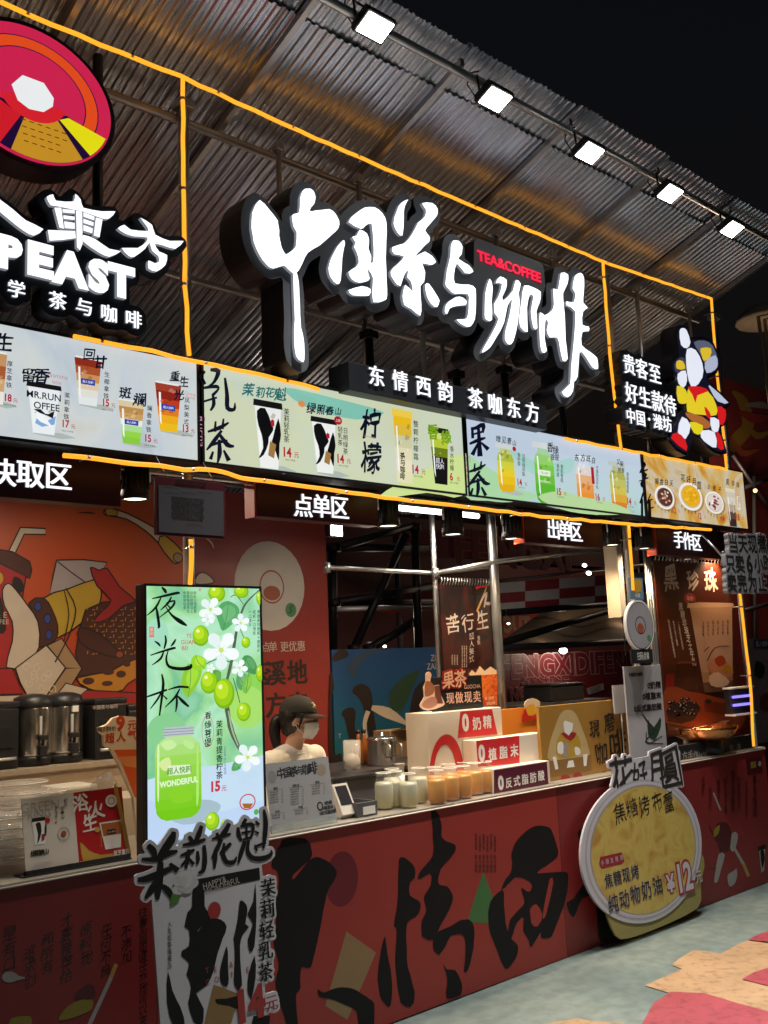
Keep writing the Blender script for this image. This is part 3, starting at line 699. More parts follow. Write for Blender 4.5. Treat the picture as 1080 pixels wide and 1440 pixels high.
for k, c in enumerate('雪燕桃胶羹'): a.text(912+k*11, 385+[0, 10, 16, 19, 20][k], c, 10, NAVY)
for (x, y, t) in [(790, 380, '12'), (882, 400, '12'), (965, 405, '16'), (1020, 405, '18')]: a.text(x, y, t, 22, RED, bold=.03, wx=.8); a.text(x+18, y+3, '元', 11, RED)
a.rect(1018, 330, 1028, 378, em('#d8d4c8')); a.vtext(1023, 332, '黑糖牛乳', 9, NAVY); a.vtext(700, 225, 'Handmade', 9, em('#b8906a'))
a.build('menu_lettering', B4)

# ================================================================== BIG SIGN
SF = FP(3.40)
BACK = mat('sign_grey_acrylic', (.18, .19, .22), .42, var=.1, scale=4); BSIDE = mat('sign_dark_side', (.02, .022, .03), .45, var=.3)
zA = (320, 240, 3.6); zB = (580, 310, 3.857)
CH = {'first': [(zA, [(148, 158), (200, 210), (238, 262), (246, 310), (250, 365), (270, 420), (285, 430), (315, 410), (330, 390), (335, 318), (318, 290), (312, 240), (325, 225), (350, 218), (352, 150), (365, 112), (390, 98), (420, 110), (430, 140), (425, 175), (400, 210), (430, 212), (500, 202), (530, 225), (550, 262), (545, 300), (510, 335), (450, 385), (390, 425), (365, 470), (345, 515), (318, 528), (290, 505), (270, 488), (215, 503), (180, 480), (145, 430), (120, 370), (108, 300), (112, 220)]),
                (zA, [(318, 520), (335, 520), (345, 575), (350, 640), (352, 740), (358, 800), (372, 880), (374, 965), (360, 972), (332, 945), (322, 860), (325, 760), (320, 640)])],
      'second': [(zA, [(570, 360), (578, 375), (565, 450), (558, 560), (540, 582), (505, 545), (497, 500), (510, 450), (540, 395)]),
                 (zA, [(598, 268), (640, 220), (680, 195), (730, 193), (770, 225), (790, 270), (788, 360), (785, 450), (790, 560), (792, 640), (778, 665), (725, 672), (718, 620), (722, 550), (700, 510), (702, 480), (722, 470), (725, 400), (715, 275), (680, 290), (660, 302)]),
                 (zA, [(655, 308), (690, 325), (702, 360), (698, 400), (712, 440), (708, 475), (692, 510), (705, 550), (690, 568), (650, 572), (615, 558), (598, 520), (635, 495), (650, 470), (640, 420), (625, 395), (635, 370), (615, 345), (640, 335)]),
                 (zA, [(598, 612), (665, 592), (708, 605), (700, 638), (620, 636)])],
      'third': [(zA, [(900, 155), (880, 190), (878, 250), (870, 335), (845, 320), (826, 275), (840, 215), (865, 170)]),
                (zA, [(970, 172), (1020, 170), (1048, 200), (1045, 235), (1010, 275), (985, 310), (1005, 335), (1005, 365), (960, 410), (935, 440), (985, 418), (1020, 440), (1040, 470), (1015, 485), (970, 475), (985, 520), (980, 570), (960, 590), (965, 680), (960, 742), (915, 705), (880, 685), (872, 640), (885, 585), (922, 620), (915, 570), (895, 545), (900, 512), (880, 530), (860, 590), (825, 560), (810, 520), (845, 480), (880, 440), (830, 430), (818, 395), (880, 375), (920, 330), (950, 270), (985, 240), (990, 205)]),
                (zA, [(985, 585), (1005, 580), (1040, 630), (1057, 665), (1045, 697), (1015, 680), (995, 640)])],
      'fourth': [(zB, [(205, 118), (235, 118), (255, 150), (250, 190), (232, 215), (290, 250), (315, 285), (270, 292), (225, 240), (210, 300), (215, 350), (290, 355), (325, 375), (328, 460), (322, 540), (300, 580), (270, 580), (222, 545), (270, 540), (285, 520), (290, 450), (285, 405), (215, 405), (180, 380), (162, 350), (172, 280), (190, 200), (192, 150)]),
                 (zB, [(240, 418), (275, 440), (272, 465), (220, 470), (185, 485), (172, 515), (160, 500), (165, 465), (200, 435)])],
      'fifth': [(zB, [(402, 322), (420, 370), (412, 450), (415, 545), (385, 545), (375, 520), (380, 400)]),
                (zB, [(435, 345), (460, 312), (495, 330), (490, 380), (470, 420), (480, 440), (530, 385), (545, 330), (572, 350), (560, 400), (565, 450), (555, 560), (530, 660), (505, 678), (485, 650), (490, 600), (510, 520), (525, 430), (500, 470), (480, 560), (440, 640), (400, 700), (360, 722), (375, 690), (420, 610), (450, 540), (430, 510), (428, 460), (450, 420), (470, 350)]),
                (zB, [(590, 360), (640, 370), (680, 395), (675, 450), (655, 500), (662, 590), (640, 585), (625, 500), (640, 420), (620, 410), (605, 480), (608, 610), (570, 585), (563, 530), (575, 440)])],
      'sixth': [(zB, [(675, 505), (700, 520), (740, 495), (752, 460), (748, 375), (775, 380), (790, 290), (828, 300), (825, 350), (800, 400), (805, 470), (812, 560), (815, 650), (825, 755), (800, 765), (785, 700), (770, 640), (730, 640), (712, 600), (720, 560), (705, 545), (700, 640), (712, 710), (690, 722), (678, 690), (672, 600)]),
                (zB, [(895, 290), (915, 320), (912, 400), (910, 450), (935, 480), (910, 500), (905, 570), (940, 580), (940, 605), (905, 610), (900, 680), (950, 720), (985, 750), (990, 810), (960, 800), (920, 740), (890, 720), (880, 850), (860, 880), (855, 930), (825, 965), (795, 935), (840, 890), (845, 800), (860, 650), (868, 500), (820, 465), (820, 445), (860, 450), (868, 400), (853, 375), (865, 310)])]}
BS = root('shop_sign', SF.px(600, 420), 'huge white brush-lettered shop sign with black outline, hanging under the canopy', 'sign')
polys = []
for k, L in CH.items():
    mb = MB()
    for zz, P_ in L:
        A_ = Art(SF, zz); uv = [A_.to(*p) for p in cr(P_, 2, True, .42)]; polys.append(uv)
        uv2 = [(u+.0018*hashf(u*60, v*60), v+.0018*hashf(v*60, u*60)) for u, v in uv]
        mb.prism(SF, uv2, .004, .022, LETTER, LETSIDE)
    mb.build('sign_character', BS)
A_ = Art(SF, zB); polys.append([A_.to(*p) for p in [(362, 140), (690, 260), (695, 340), (660, 480), (360, 480)]])
mb = MB()
for L in blob(polys, .042, .009): mb.prism(SF, L, -.17, 0, BACK, BSIDE)
mb.build('backing_panel', BS)
a = Art(SF, zB, base=.001); a.text(527, 252, 'TEA&COFFEE', 50, mat('lit_red', (.9, .015, .06), .3, em=1.1, var=.02), bold=.02, th=.006, fit=335); a.build('red_lettering', BS)
# smaller strip sign
STP = FP(3.42)
o = root('strip_sign', STP.px(630, 560), 'long black strip sign with small white characters below the big sign', 'sign')
u0, v0 = STP.uv(490, 507); u1, v1 = STP.uv(767, 572); mb = MB(); mb.box((u0, 3.42, 2.885), (u1, 3.57, 3.025), BSIDE, .003); mb.build('box', o)
a = Art(STP, (300, 240, 1.9286), base=.001)
for ch, x, y in [('东', 440, 558), ('情', 504, 571), ('西', 567, 585), ('韵', 626, 600), ('茶', 708, 618), ('咖', 761, 634), ('东', 812, 644), ('方', 862, 656)]: a.text(x, y, ch, 52, LETTERS, heavy=.018, bold=.006, th=.007)
a.build('lettering', o)
for i, (px, py, z1_) in enumerate([(519, 480, 3.3), (640, 500, 3.2), (710, 540, 3.3), (792, 590, 3.2)]):
    u, v = FP(3.62).uv(px, py); q = post('support_tube', u, 3.62, 2.905, z1_, .022, ['black tube between the big sign and the strip sign, left one', 'black tube below the third and fourth big characters', 'black tube below the fifth big character', 'black tube under the end of the big sign'][i], M=BLACKM, group='black tubes holding the big sign')

# ================================================================== LEFT LOGO SIGNS
LP = FP(3.43)
o = root('round_logo_sign', LP.px(60, 160), 'round red lit sign with orange ring hanging under the canopy at far left', 'sign')
cx, cy = LP.uv(20, 162); cu, cv = 1.44, 3.77; ry = .245
def circ(c, r1, r2, n=64): return [(c[0]+r1*math.cos(2*math.pi*i/n), c[1]+r2*math.sin(2*math.pi*i/n)) for i in range(n)]
C0 = (1.455, 3.80); mb = MB(); mb.prism(LP, circ(C0, .345, .292), -.13, 0, BSIDE); mb.build('case', o)
mb = MB(); mb.prism(LP, circ(C0, .322, .27), .001, .008, em('#c8224c', 1.0)); mb.build('light_panel', o)
a = Art(LP, (0, 60, 4), base=.009)
def inC(pts, k=.318, k2=.266):
    out = []
    for u, v in pts:
        d = math.hypot((u-C0[0])/k, (v-C0[1])/k2)
        out.append((u, v) if d < 1 else (C0[0]+(u-C0[0])/d, C0[1]+(v-C0[1])/d))
    return out
def lp(pts, c, sm=2, s_=1.0): a.raw(inC([a.to(*p) for p in cr(pts, sm)]), em(c, s_))
# generic stand-in: orange sash ring, yellow and ochre fields, white shape
P3 = lambda r, t: (C0[0]+.32*r*math.cos(t), C0[1]+.267*r*math.sin(t))
def band(r0, r1, t0, t1, c, n=24):
    A1 = [P3(r0, R(t0+(t1-t0)*i/n)) for i in range(n+1)]; A2 = [P3(r1, R(t0+(t1-t0)*i/n)) for i in range(n+1)]
    a.raw(A1+A2[::-1], em(c))
band(.66, .84, -32, 176, '#2a1040'); a.h -= 0; band(.675, .825, -31, 176, '#dd4a1c')
a.raw([P3(.985, R(t)) for t in range(200, 345, 5)]+[P3(.45, R(340)), P3(.30, R(290)), P3(.52, R(205))], em('#2a1040', .6))
a.raw([P3(.98, R(t)) for t in range(202, 252, 5)]+[P3(.42, R(250)), P3(.52, R(205))], em('#c81c28'))
a.raw([P3(.98, R(t)) for t in range(255, 315, 5)]+[P3(.36, R(320)), P3(.26, R(280)), P3(.36, R(256))], em('#c08a24'))
a.raw([P3(.98, R(t)) for t in range(318, 343, 4)]+[P3(.48, R(338)), P3(.42, R(322))], em('#e0d814'))
a.raw([P3(.42, R(t)) for t in range(200, 345, 12)]+[P3(.10, R(330)), P3(.10, R(220))], em('#d0202c'))
a.raw([P3(.26, R(t)) for t in (10, 60, 120, 175, 225, 260, 300, 340)], em('#e8ecec'))
for k in range(5):
    for j in range(6-k // 2):
        u = C0[0]-.045+j*.032+k*.004; v = C0[1]-.12-k*.028
        if math.hypot((u-C0[0])/.30, (v-C0[1])/.25) < .9: a.raw([(u, v), (u+.018, v), (u+.018, v+.004), (u, v+.004)], em('#7a4a10', .5)); a.h -= a.step
a.build('picture', o)
# big white characters
o = root('brand_sign', LP.px(130, 370), 'white sign of brush characters over big Latin capitals, left of the first neon post', 'sign')
z4 = (0, 260, 4); a = Art(LP, z4, base=.003); pol = []
for P_ in [[(248, 80), (285, 65), (300, 100), (400, 105), (410, 62), (440, 95), (455, 140), (560, 160), (635, 160), (600, 200), (560, 200), (450, 160), (400, 150), (300, 130), (270, 125)],
           [(292, 140), (330, 140), (345, 258), (320, 250)], [(337, 148), (405, 153), (405, 172), (339, 166)], [(342, 182), (405, 190), (405, 208), (344, 202)], [(347, 216), (405, 225), (406, 258), (350, 254)],
           [(455, 165), (517, 190), (515, 210), (455, 190)], [(455, 202), (512, 222), (510, 242), (455, 225)], [(455, 236), (507, 255), (504, 283), (455, 268)], [(525, 195), (562, 205), (545, 305), (512, 295)],
           [(414, 155), (447, 162), (450, 340), (435, 378), (418, 360)], [(255, 265), (345, 268), (408, 270), (412, 310), (340, 320), (265, 325)], [(455, 292), (520, 315), (600, 370), (665, 383), (600, 415), (540, 390), (455, 330)],
           [(775, 195), (840, 235), (858, 290), (940, 325), (1018, 325), (970, 370), (900, 350), (855, 342), (880, 385), (925, 405), (915, 460), (865, 497), (820, 480), (820, 435), (855, 450), (880, 440), (875, 410), (840, 380), (825, 335), (800, 370), (740, 415), (710, 410), (670, 365), (760, 365), (808, 330), (812, 305), (740, 300), (690, 285), (648, 255), (685, 235), (720, 262), (818, 270), (808, 240)],
           [(-60, 60), (0, 105), (60, 150), (130, 210), (230, 260), (175, 297), (120, 270), (60, 225), (-60, 120)]]:
    sm = 2 if len(P_) > 6 else 0
    uv = [a.to(*p) for p in (cr(P_, sm, True, .35) if sm else P_)]; pol.append(uv); a.mb.prism(LP, uv, .003, .022, LETTERS, LETSIDE)
a.build('character', o)
a = Art(LP, z4, base=.003)
for ch, x, y, h in [('P', 45, 392, 165), ('E', 215, 432, 168), ('A', 382, 480, 170), ('S', 540, 520, 160), ('T', 668, 550, 160)]:
    a.text(x, y, ch, h, LETTERS, bold=.065, shear=.0, th=.02, wx=1.0 if ch != 'E' else 1.15); pol += tris2d(a, x, y, ch, h, bold=.065)
a.build('capital_letter', o)
a = Art(LP, z4, base=.003)
for ch, x, y in [('学', 87, 592), ('茶', 318, 655), ('与', 465, 690), ('咖', 606, 728), ('啡', 745, 760)]:
    a.text(x, y, ch, 92, LETTERS, heavy=.016, bold=.006, th=.008); pol += tris2d(a, x, y, ch, 92)
a.build('small_character', o)
mb = MB()
for L in blob(pol, .028, .009): mb.prism(LP, L, -.09, 0, BSIDE)
mb.build('backing_panel', o)
o2 = root('support_tube', (1.82, 3.62, 2.905), 'black tube holding the lettered sign left of the first neon post', 'post'); mb = MB(); mb.tube([(1.82, 3.62, 2.905), (1.82, 3.62, roofz(3.62))], .022, BLACKM, 10); mb.build('shaft', o2)

# ================================================================== RIGHT GREETING SIGN + FIGURE SIGN
RP = FP(3.42); zr = (820, 430, 4.154)
o = root('greeting_sign', RP.px(910, 550), 'black sign with three lines of white characters left of the red and yellow lit shape', 'sign')
a = Art(RP, zr, base=.002); pol = []
for row, h, dy in ((('贵', 262, 345), ('客', 335, 370), ('至', 412, 398)), 108, 0), ((('好', 275, 512), ('生', 352, 537), ('款', 428, 560), ('待', 500, 583)), 112, 0), ((('中', 270, 645), ('国', 328, 658), ('·', 378, 664), ('潍', 428, 680), ('坊', 482, 692)), 84, 0):
    for ch, x, y in row: a.text(x, y, ch, h, LETTERS, heavy=.016, bold=.006, th=.008); pol += tris2d(a, x, y, ch, h) if ch != '·' else []
a.build('lettering', o); mb = MB()
for L in blob(pol, .035, .009): mb.prism(RP, L, -.12, 0, BSIDE)
mb.build('backing_panel', o)
# the cartoon figure itself is left out: a plain cut-out light box of the same size and colours
o = root('lit_shape_sign', RP.px(980, 560), 'cut-out light box in white, yellow and red at the right end of the neon frame', 'sign')
SHP = [[(520, 330), (560, 290), (548, 180), (560, 130), (600, 135), (625, 200), (700, 195), (760, 230), (790, 320), (775, 380), (720, 410), (730, 450), (850, 570), (800, 590), (830, 640), (825, 680), (790, 710), (830, 850), (760, 840), (690, 780), (640, 740), (600, 860), (500, 780), (560, 650), (600, 610), (600, 580), (545, 570), (535, 460), (560, 420), (530, 400)]]
a = Art(RP, zr, base=.002); uv = [a.to(*p) for p in cr(SHP[0], 2, True, .35)]; mb = MB()
for L in blob([uv], .02, .008): mb.prism(RP, L, -.12, 0, BSIDE)
mb.build('case', o)
mb = MB(); mb.prism(RP, uv, .001, .008, em('#20203a', .4)); mb.build('light_panel', o)
a.h = .009
WH = '#e4e8f4'
for P_, c in [([(528, 335), (570, 300), (595, 330), (600, 380), (560, 395), (532, 385)], '#3c3c4c'), ([(556, 150), (575, 132), (598, 145), (620, 215), (600, 250), (565, 230)], WH), ([(640, 215), (700, 205), (750, 235), (780, 320), (765, 370), (715, 395), (700, 330), (670, 270)], '#5a5c70'), ([(680, 250), (740, 250), (735, 300), (700, 325), (685, 290)], '#d8b830'), ([(540, 325), (575, 325), (590, 370), (540, 370)], '#d8b830'),
              ([(600, 255), (650, 260), (690, 340), (690, 420), (640, 480), (610, 440), (595, 340)], WH), ([(705, 330), (765, 290), (780, 340), (765, 375), (715, 395)], '#aab0c8'), ([(545, 400), (590, 380), (600, 440), (580, 480), (550, 455)], WH), ([(730, 465), (842, 568), (780, 560), (740, 500)], '#b8c0d8'),
              ([(540, 470), (590, 490), (610, 560), (570, 575), (545, 555)], '#e0c828'), ([(610, 480), (720, 500), (770, 580), (770, 640), (700, 640), (600, 620), (605, 540)], '#e0c828'), ([(605, 475), (680, 475), (725, 500), (660, 525), (650, 570), (630, 520)], '#d01c20'), ([(775, 590), (825, 610), (820, 680), (790, 695)], '#d01c20'), ([(700, 590), (730, 620), (740, 660), (715, 650)], '#d01c20'),
              ([(590, 625), (690, 650), (740, 700), (700, 720), (620, 670)], '#a86430'), ([(615, 680), (690, 700), (680, 750), (640, 745)], '#dccc20'), ([(570, 650), (620, 700), (590, 780), (545, 740)], WH), ([(690, 730), (760, 740), (770, 830), (720, 810), (680, 770)], WH), ([(735, 655), (785, 670), (780, 735), (745, 730)], WH),
              ([(540, 742), (588, 785), (595, 850), (505, 775)], '#d01c20'), ([(770, 740), (795, 760), (815, 838), (778, 830)], '#d01c20')]:
    a.poly(P_, em(c, 1.0), 2)
a.build('coloured_shape', o)

# ================================================================== ZONE SIGNS UNDER THE MENUS
MAR = mat('maroon_board', (.05, .010, .018), .4, var=.2); REDR = mat('red_return', (.45, .06, .03), .45, var=.2)
ZP = FP(3.60)
def zone(x0, x1, zb, zt, chars, h, label, group='zone signs under the menu boards'):
    u0 = ZP.uv(x0, 720)[0]; u1 = ZP.uv(x1, 740)[0]
    o = root('zone_sign', ((u0+u1)/2, 3.6, zb), label, 'sign', group)
    mb = MB(); mb.box((u0, 3.6, zb), (u1, 3.68, zt), MAR, .002); mb.build('board', o)
    mb = MB(); mb.box((u0-.012, 3.605, zb-.004), (u0-.001, 3.68, zt), REDR); mb.build('side_return', o)
    a = Art(ZP, base=.001)
    for ch, x, y in chars: a.text(x, y, ch, h, LETTERS, heavy=.016, bold=.008, th=.006)
    a.build('lettering', o)
zone(-60, 170, 2.27, 2.45, [('快', 2, 664), ('取', 42, 667), ('区', 82, 670)], 37, 'maroon pick-up zone sign at far left reading 快取区')
zone(362, 532, 2.28, 2.45, [('点', 425, 711), ('单', 451, 712), ('区', 477, 714)], 31, 'maroon ordering zone sign reading 点单区 under the green menu board')
zone(737, 846, 2.26, 2.45, [('出', 777, 744), ('单', 793, 746), ('区', 809, 748)], 27, 'maroon serving zone sign reading 出单区 under the blue menu board')
zone(921, 1012, 2.25, 2.45, [('手', 953, 759), ('作', 966, 761), ('区', 979, 763)], 23, 'maroon handmade zone sign reading 手作区 under the orange menu board')
# beam above zone signs
o = root('lintel_beam', (2.5, 3.72, 2.45), 'dark steel lintel beam running behind and below the menu boards', 'beam')
mb = MB(); mb.box((-1, 3.70, 2.465), (6.86, 3.76, 2.52), DARKSTEEL, .003); mb.build('beam', o)
for k in range(3):
    mb = MB(); mb.tube([(-1, 3.63+k*.03, 2.45-.012*k), (6.86, 3.63+k*.03, 2.45-.012*k)], .008, GALV if k == 1 else DARKSTEEL, 6); mb.build('conduit', o)

# ---- track spotlights
SPG = mat('spot_lens_warm', (1, .85, .55), .3, em=6, var=.02)
sl = root('spotlight', (0, 0, 0), 'x', 'spotlight', 'black finned spotlights under the menu boards')
mb = MB(); mb.lathe((0, 0, 0), [(.035, .13), (.05, .12), (.055, .03), (.06, .0), (.06, -.02), (.052, -.02), (.052, -.005)], BLACKM, 22); mb.build('body', sl, off=(0, 0, 0))
mb = MB()
for k in range(16):
    q = k*math.pi/8; c, s_ = math.cos(q), math.sin(q)
    mb.tube([(c*.056, s_*.056, .02), (c*.054, s_*.054, .12)], .004, BLACKM, 4)
mb.build('cooling_fin', sl, off=(0, 0, 0), kind='stuff')
mb = MB(); mb.lathe((0, 0, -.012), [(.0001, 0), (.051, 0)], SPG, 22); mb.build('lens', sl, off=(0, 0, 0))
mb = MB(); mb.tube([(-.066, 0, .06), (-.07, 0, .15), (0, 0, .175), (.07, 0, .15), (.066, 0, .06)], .006, GALV, 6); mb.tube([(.02, 0, .13), (.05, .02, .2), (0, .02, .24)], .004, BLACK, 6); mb.build('bracket', sl, off=(0, 0, 0))
sd = bpy.data.lights.new('spot', 'SPOT'); sd.energy = SPOT_W; sd.spot_size = R(120); sd.spot_blend = .6; sd.color = (1, .72, .42); sd.shadow_soft_size = .04
so = bpy.data.objects.new('spot_light_source', sd); COL.objects.link(so); so.parent = sl; so.location = (0, 0, -.03); so.rotation_euler = (R(22), 0, 0)
sn = ['spotlight between the pick-up zone sign and the hanging price notice', 'spotlight right of the ordering zone sign', 'spotlight hanging in front of the white tube light', 'spotlight left of the serving zone sign',
      'spotlight right of the serving zone sign above the cream box', 'spotlight left of the handmade zone sign', 'rightmost spotlight beside the white text sign']
for i, (px, py) in enumerate([(190, 700), (546, 738), (637, 750), (720, 756), (861, 765), (906, 770), (1012, 775)]):
    p = at(px, py, 3.66); loc = (p.x, 3.66, p.z+.01)
    if i == 0: sl.location = loc; sl['label'] = sn[0]
    else: copy_tree(sl, loc=loc, label=sn[i], rotz=random.uniform(-.5, .5))
# ---- tube lamp and small flood inside
o = root('tube_light', at(614, 720, 4.1), 'white tube light under the stall ceiling right of the ordering zone sign', 'lamp')
p0 = at(558, 716, 4.1); p1 = at(672, 724, 4.1); z = (p0.z+p1.z)/2
mb = MB(); mb.box((p0.x, 4.07, z+.02), (p1.x, 4.13, z+.05), WHITEP, .004); mb.build('fixture', o)
mb = MB(); mb.tube([(p0.x, 4.1, z), (p1.x, 4.1, z)], .016, mat('tube_glow', (1, .97, .93), .3, em=TUBE_S*2.5, var=.01), 10); mb.build('tube', o)
al = bpy.data.lights.new('tube_glow', 'AREA'); al.shape = 'RECTANGLE'; al.size = p1.x-p0.x; al.size_y = .05; al.energy = 16; al.color = (1, .84, .64)
ao = bpy.data.objects.new('tube_light_source', al); COL.objects.link(ao); ao.parent = o; ao.location = Vector(((p0.x+p1.x)/2, 4.1, z-.025))-ORG[o.name]
o = root('tube_light', (1.9, 4.3, 2.5), 'unseen white tube light added behind the pick-up zone sign to brighten the mural', 'lamp')  # added tube, out of sight, brightens the left interior and the mural
mb = MB(); mb.box((1.5, 4.27, 2.60), (2.4, 4.33, 2.63), WHITEP, .004); mb.build('fixture', o)
mb = MB(); mb.tube([(1.5, 4.3, 2.58), (2.4, 4.3, 2.58)], .016, mat('tube_glow', (1, .97, .93), .3, em=TUBE_S*2.5, var=.01), 10); mb.build('tube', o)
ao2 = bpy.data.objects.new('tube_light_source', al); COL.objects.link(ao2); ao2.parent = o; ao2.location = Vector((1.95, 4.3, 2.55))-ORG[o.name]
o = root('work_light', at(470, 746, 4.6), 'small bright white flood lamp at the top edge of the red wall', 'lamp')
p = at(470, 746, 4.6); mb = MB(); mb.box((p.x-.05, p.y-.02, p.z-.04), (p.x+.05, p.y+.03, p.z+.04), BLACKM, .004); mb.build('housing', o)
mb = MB(); mb.box((p.x-.042, p.y-.026, p.z-.034), (p.x+.042, p.y-.021, p.z+.034), FLG); mb.build('lens', o)

# ================================================================== COUNTER
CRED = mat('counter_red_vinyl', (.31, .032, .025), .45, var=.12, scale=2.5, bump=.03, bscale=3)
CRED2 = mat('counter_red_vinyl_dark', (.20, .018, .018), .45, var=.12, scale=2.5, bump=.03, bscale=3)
CNT = root('counter', (3, 3.6, 0), 'long red service counter with huge black brush characters across its front', 'counter')
YC = 3.55
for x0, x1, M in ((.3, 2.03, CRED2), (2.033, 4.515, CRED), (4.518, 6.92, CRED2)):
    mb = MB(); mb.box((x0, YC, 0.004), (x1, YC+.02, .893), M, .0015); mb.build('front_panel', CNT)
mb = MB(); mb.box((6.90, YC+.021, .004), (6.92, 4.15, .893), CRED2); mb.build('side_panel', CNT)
TOP = mat('counter_top_steel', (.50, .46, .40), .3, metal=.6, var=.25, scale=5, bump=.05)
mb = MB(); mb.box((.3, YC-.004, .894), (4.515, 4.12, .908), TOP, .002); mb.box((4.518, YC-.004, .894), (6.925, 4.12, .908), TOP, .002); mb.build('worktop', CNT)
mb = MB(); mb.tube([(.3, YC-.006, .896), (6.92, YC-.006, .896)], .0035, mat('edge_strip', (.75, .68, .6), .4), 5); mb.build('edge_strip', CNT)
CP = FP(YC)
z5 = (360, 1140, 3.857); z6 = (620, 1120, 4.5)
a = Art(CP, z5, base=.0003); PB = pr('#2a2a2a', .32); 
PB = mat('black_print', (.008, .008, .009), .62, var=.15, ior=1.3)
a.ell(465, 370, 180, 300, mat('dark_red_print', (.13, .008, .018), .3)); 
BG_ = mat('kraft_print', (.26, .17, .08), .35, var=.12, scale=3)
a.poly([(490, 655), (650, 770), (495, 1135), (375, 1060)], BG_); a.build('printed_shape', CNT)
a = Art(CP, z6, base=.0003); a.poly([(268, 475), (330, 640), (300, 803), (165, 795)], mat('green_print', (.04, .16, .05), .35)); a.build('printed_shape', CNT)
def rough(pts, sm=3, amp=2.0, sd=0):
    q = cr(pts, sm, True, .42); return [(x+amp*hashf(x*.21, y*.17, sd), y+amp*hashf(y*.19, x*.23, sd+1)) for x, y in q]
DONG = [[(150, 155), (265, 150), (300, 200), (300, 255), (250, 300), (200, 345), (205, 370), (290, 270), (330, 252), (400, 280), (438, 330), (430, 365), (385, 450), (355, 600), (320, 760), (295, 850), (245, 850), (240, 960), (215, 1010), (228, 1157), (230, 1300), (160, 1300), (165, 1157), (130, 1050), (105, 930), (125, 830), (95, 720), (110, 600), (95, 500), (120, 440), (120, 340), (85, 300), (95, 240), (130, 190)],
        [(335, 965), (365, 985), (440, 960), (520, 965), (600, 1010), (640, 1050), (640, 1157), (620, 1260), (555, 1240), (555, 1157), (545, 1090), (500, 1060), (400, 1020), (345, 1008)], [(697, 680), (715, 790), (735, 900), (735, 1030), (720, 1062), (680, 1020), (660, 920), (670, 800)]]
QING = [(z5, [(780, 255), (820, 265), (860, 310), (862, 360), (835, 390), (835, 460), (890, 495), (880, 560), (820, 610), (815, 700), (825, 850), (860, 980), (855, 1040), (830, 1065), (785, 1040), (768, 950), (755, 800), (762, 650), (748, 620), (770, 480), (772, 330)]),
        (z5, [(950, 0), (985, 10), (1005, 80), (1010, 150), (1079, 185), (1070, 235), (1000, 320), (990, 400), (1040, 410), (1068, 470), (1045, 540), (1000, 620), (960, 700), (900, 680), (900, 600), (925, 540), (910, 470), (945, 410), (945, 340), (880, 375), (890, 330), (955, 250), (960, 150)]),
        (z6, [(-40, 870), (60, 820), (120, 785), (180, 780), (210, 830), (205, 950), (190, 1040), (165, 1110), (145, 1105), (155, 1010), (150, 900), (120, 872), (60, 885), (20, 960), (-15, 1000), (-50, 960)]),
        (z6, [(15, 1060), (40, 1095), (90, 1100), (130, 1180), (125, 1255), (35, 1275), (40, 1150)])]
XI = [(z6, [(560, 205), (620, 183), (690, 200), (715, 250), (742, 350), (725, 395), (660, 440), (610, 485), (790, 478), (805, 540), (790, 640), (760, 740), (715, 850), (690, 895), (635, 895), (628, 862), (570, 955), (555, 910), (520, 850), (522, 765), (480, 800), (445, 895), (425, 870), (440, 780), (500, 710), (530, 665), (510, 600), (515, 580), (560, 605), (575, 560), (540, 525), (470, 512), (420, 560), (385, 590), (400, 540), (440, 480), (450, 420), (445, 360), (480, 280)]),
      (z6, [(390, 590), (400, 690), (410, 800), (440, 890), (485, 940), (480, 1010), (420, 1090), (390, 1060), (345, 950), (305, 840), (300, 740), (315, 660)])]
YUN = [(z6, [(900, 195), (865, 230), (880, 290), (930, 340), (1000, 300), (960, 220)]), (z6, [(960, 500), (900, 560), (840, 645), (797, 672), (805, 720), (835, 765), (860, 720), (900, 640), (1000, 610)]), (z6, [(985, 640), (990, 760), (1010, 920), (1150, 870), (1180, 700), (1080, 600)])]
for grp in ([(z5, p) for p in DONG], QING, XI, YUN):
    a = Art(CP, z5, base=.0010)
    for k, (zz, p) in enumerate(grp): a.z = zz; a.poly(rough(p, 3, 2.2, k), PB)
    if grp is XI:
        a.poly(rough([(565, 715), (600, 682), (642, 745), (612, 825), (572, 800)], 2, 3), CRED); a.poly(rough([(688, 518), (712, 545), (662, 755), (642, 765), (660, 650)], 2, 2), CRED)
    a.build('brush_character', CNT)
a = Art(CP, z6, base=.0008); FD = mat('faded_print', (.09, .012, .012), .35)
for k in range(6):
    a.vtext(222+k*24, 235+(k % 2)*12, '有味有情有你'[k % 3:k % 3+4], 24, FD, bold=.01); a.h = .0008; a.vtext(222+k*24, 370, '茶与咖啡', 27, FD, bold=.01); a.h = .0008
a.build('small_print', CNT)
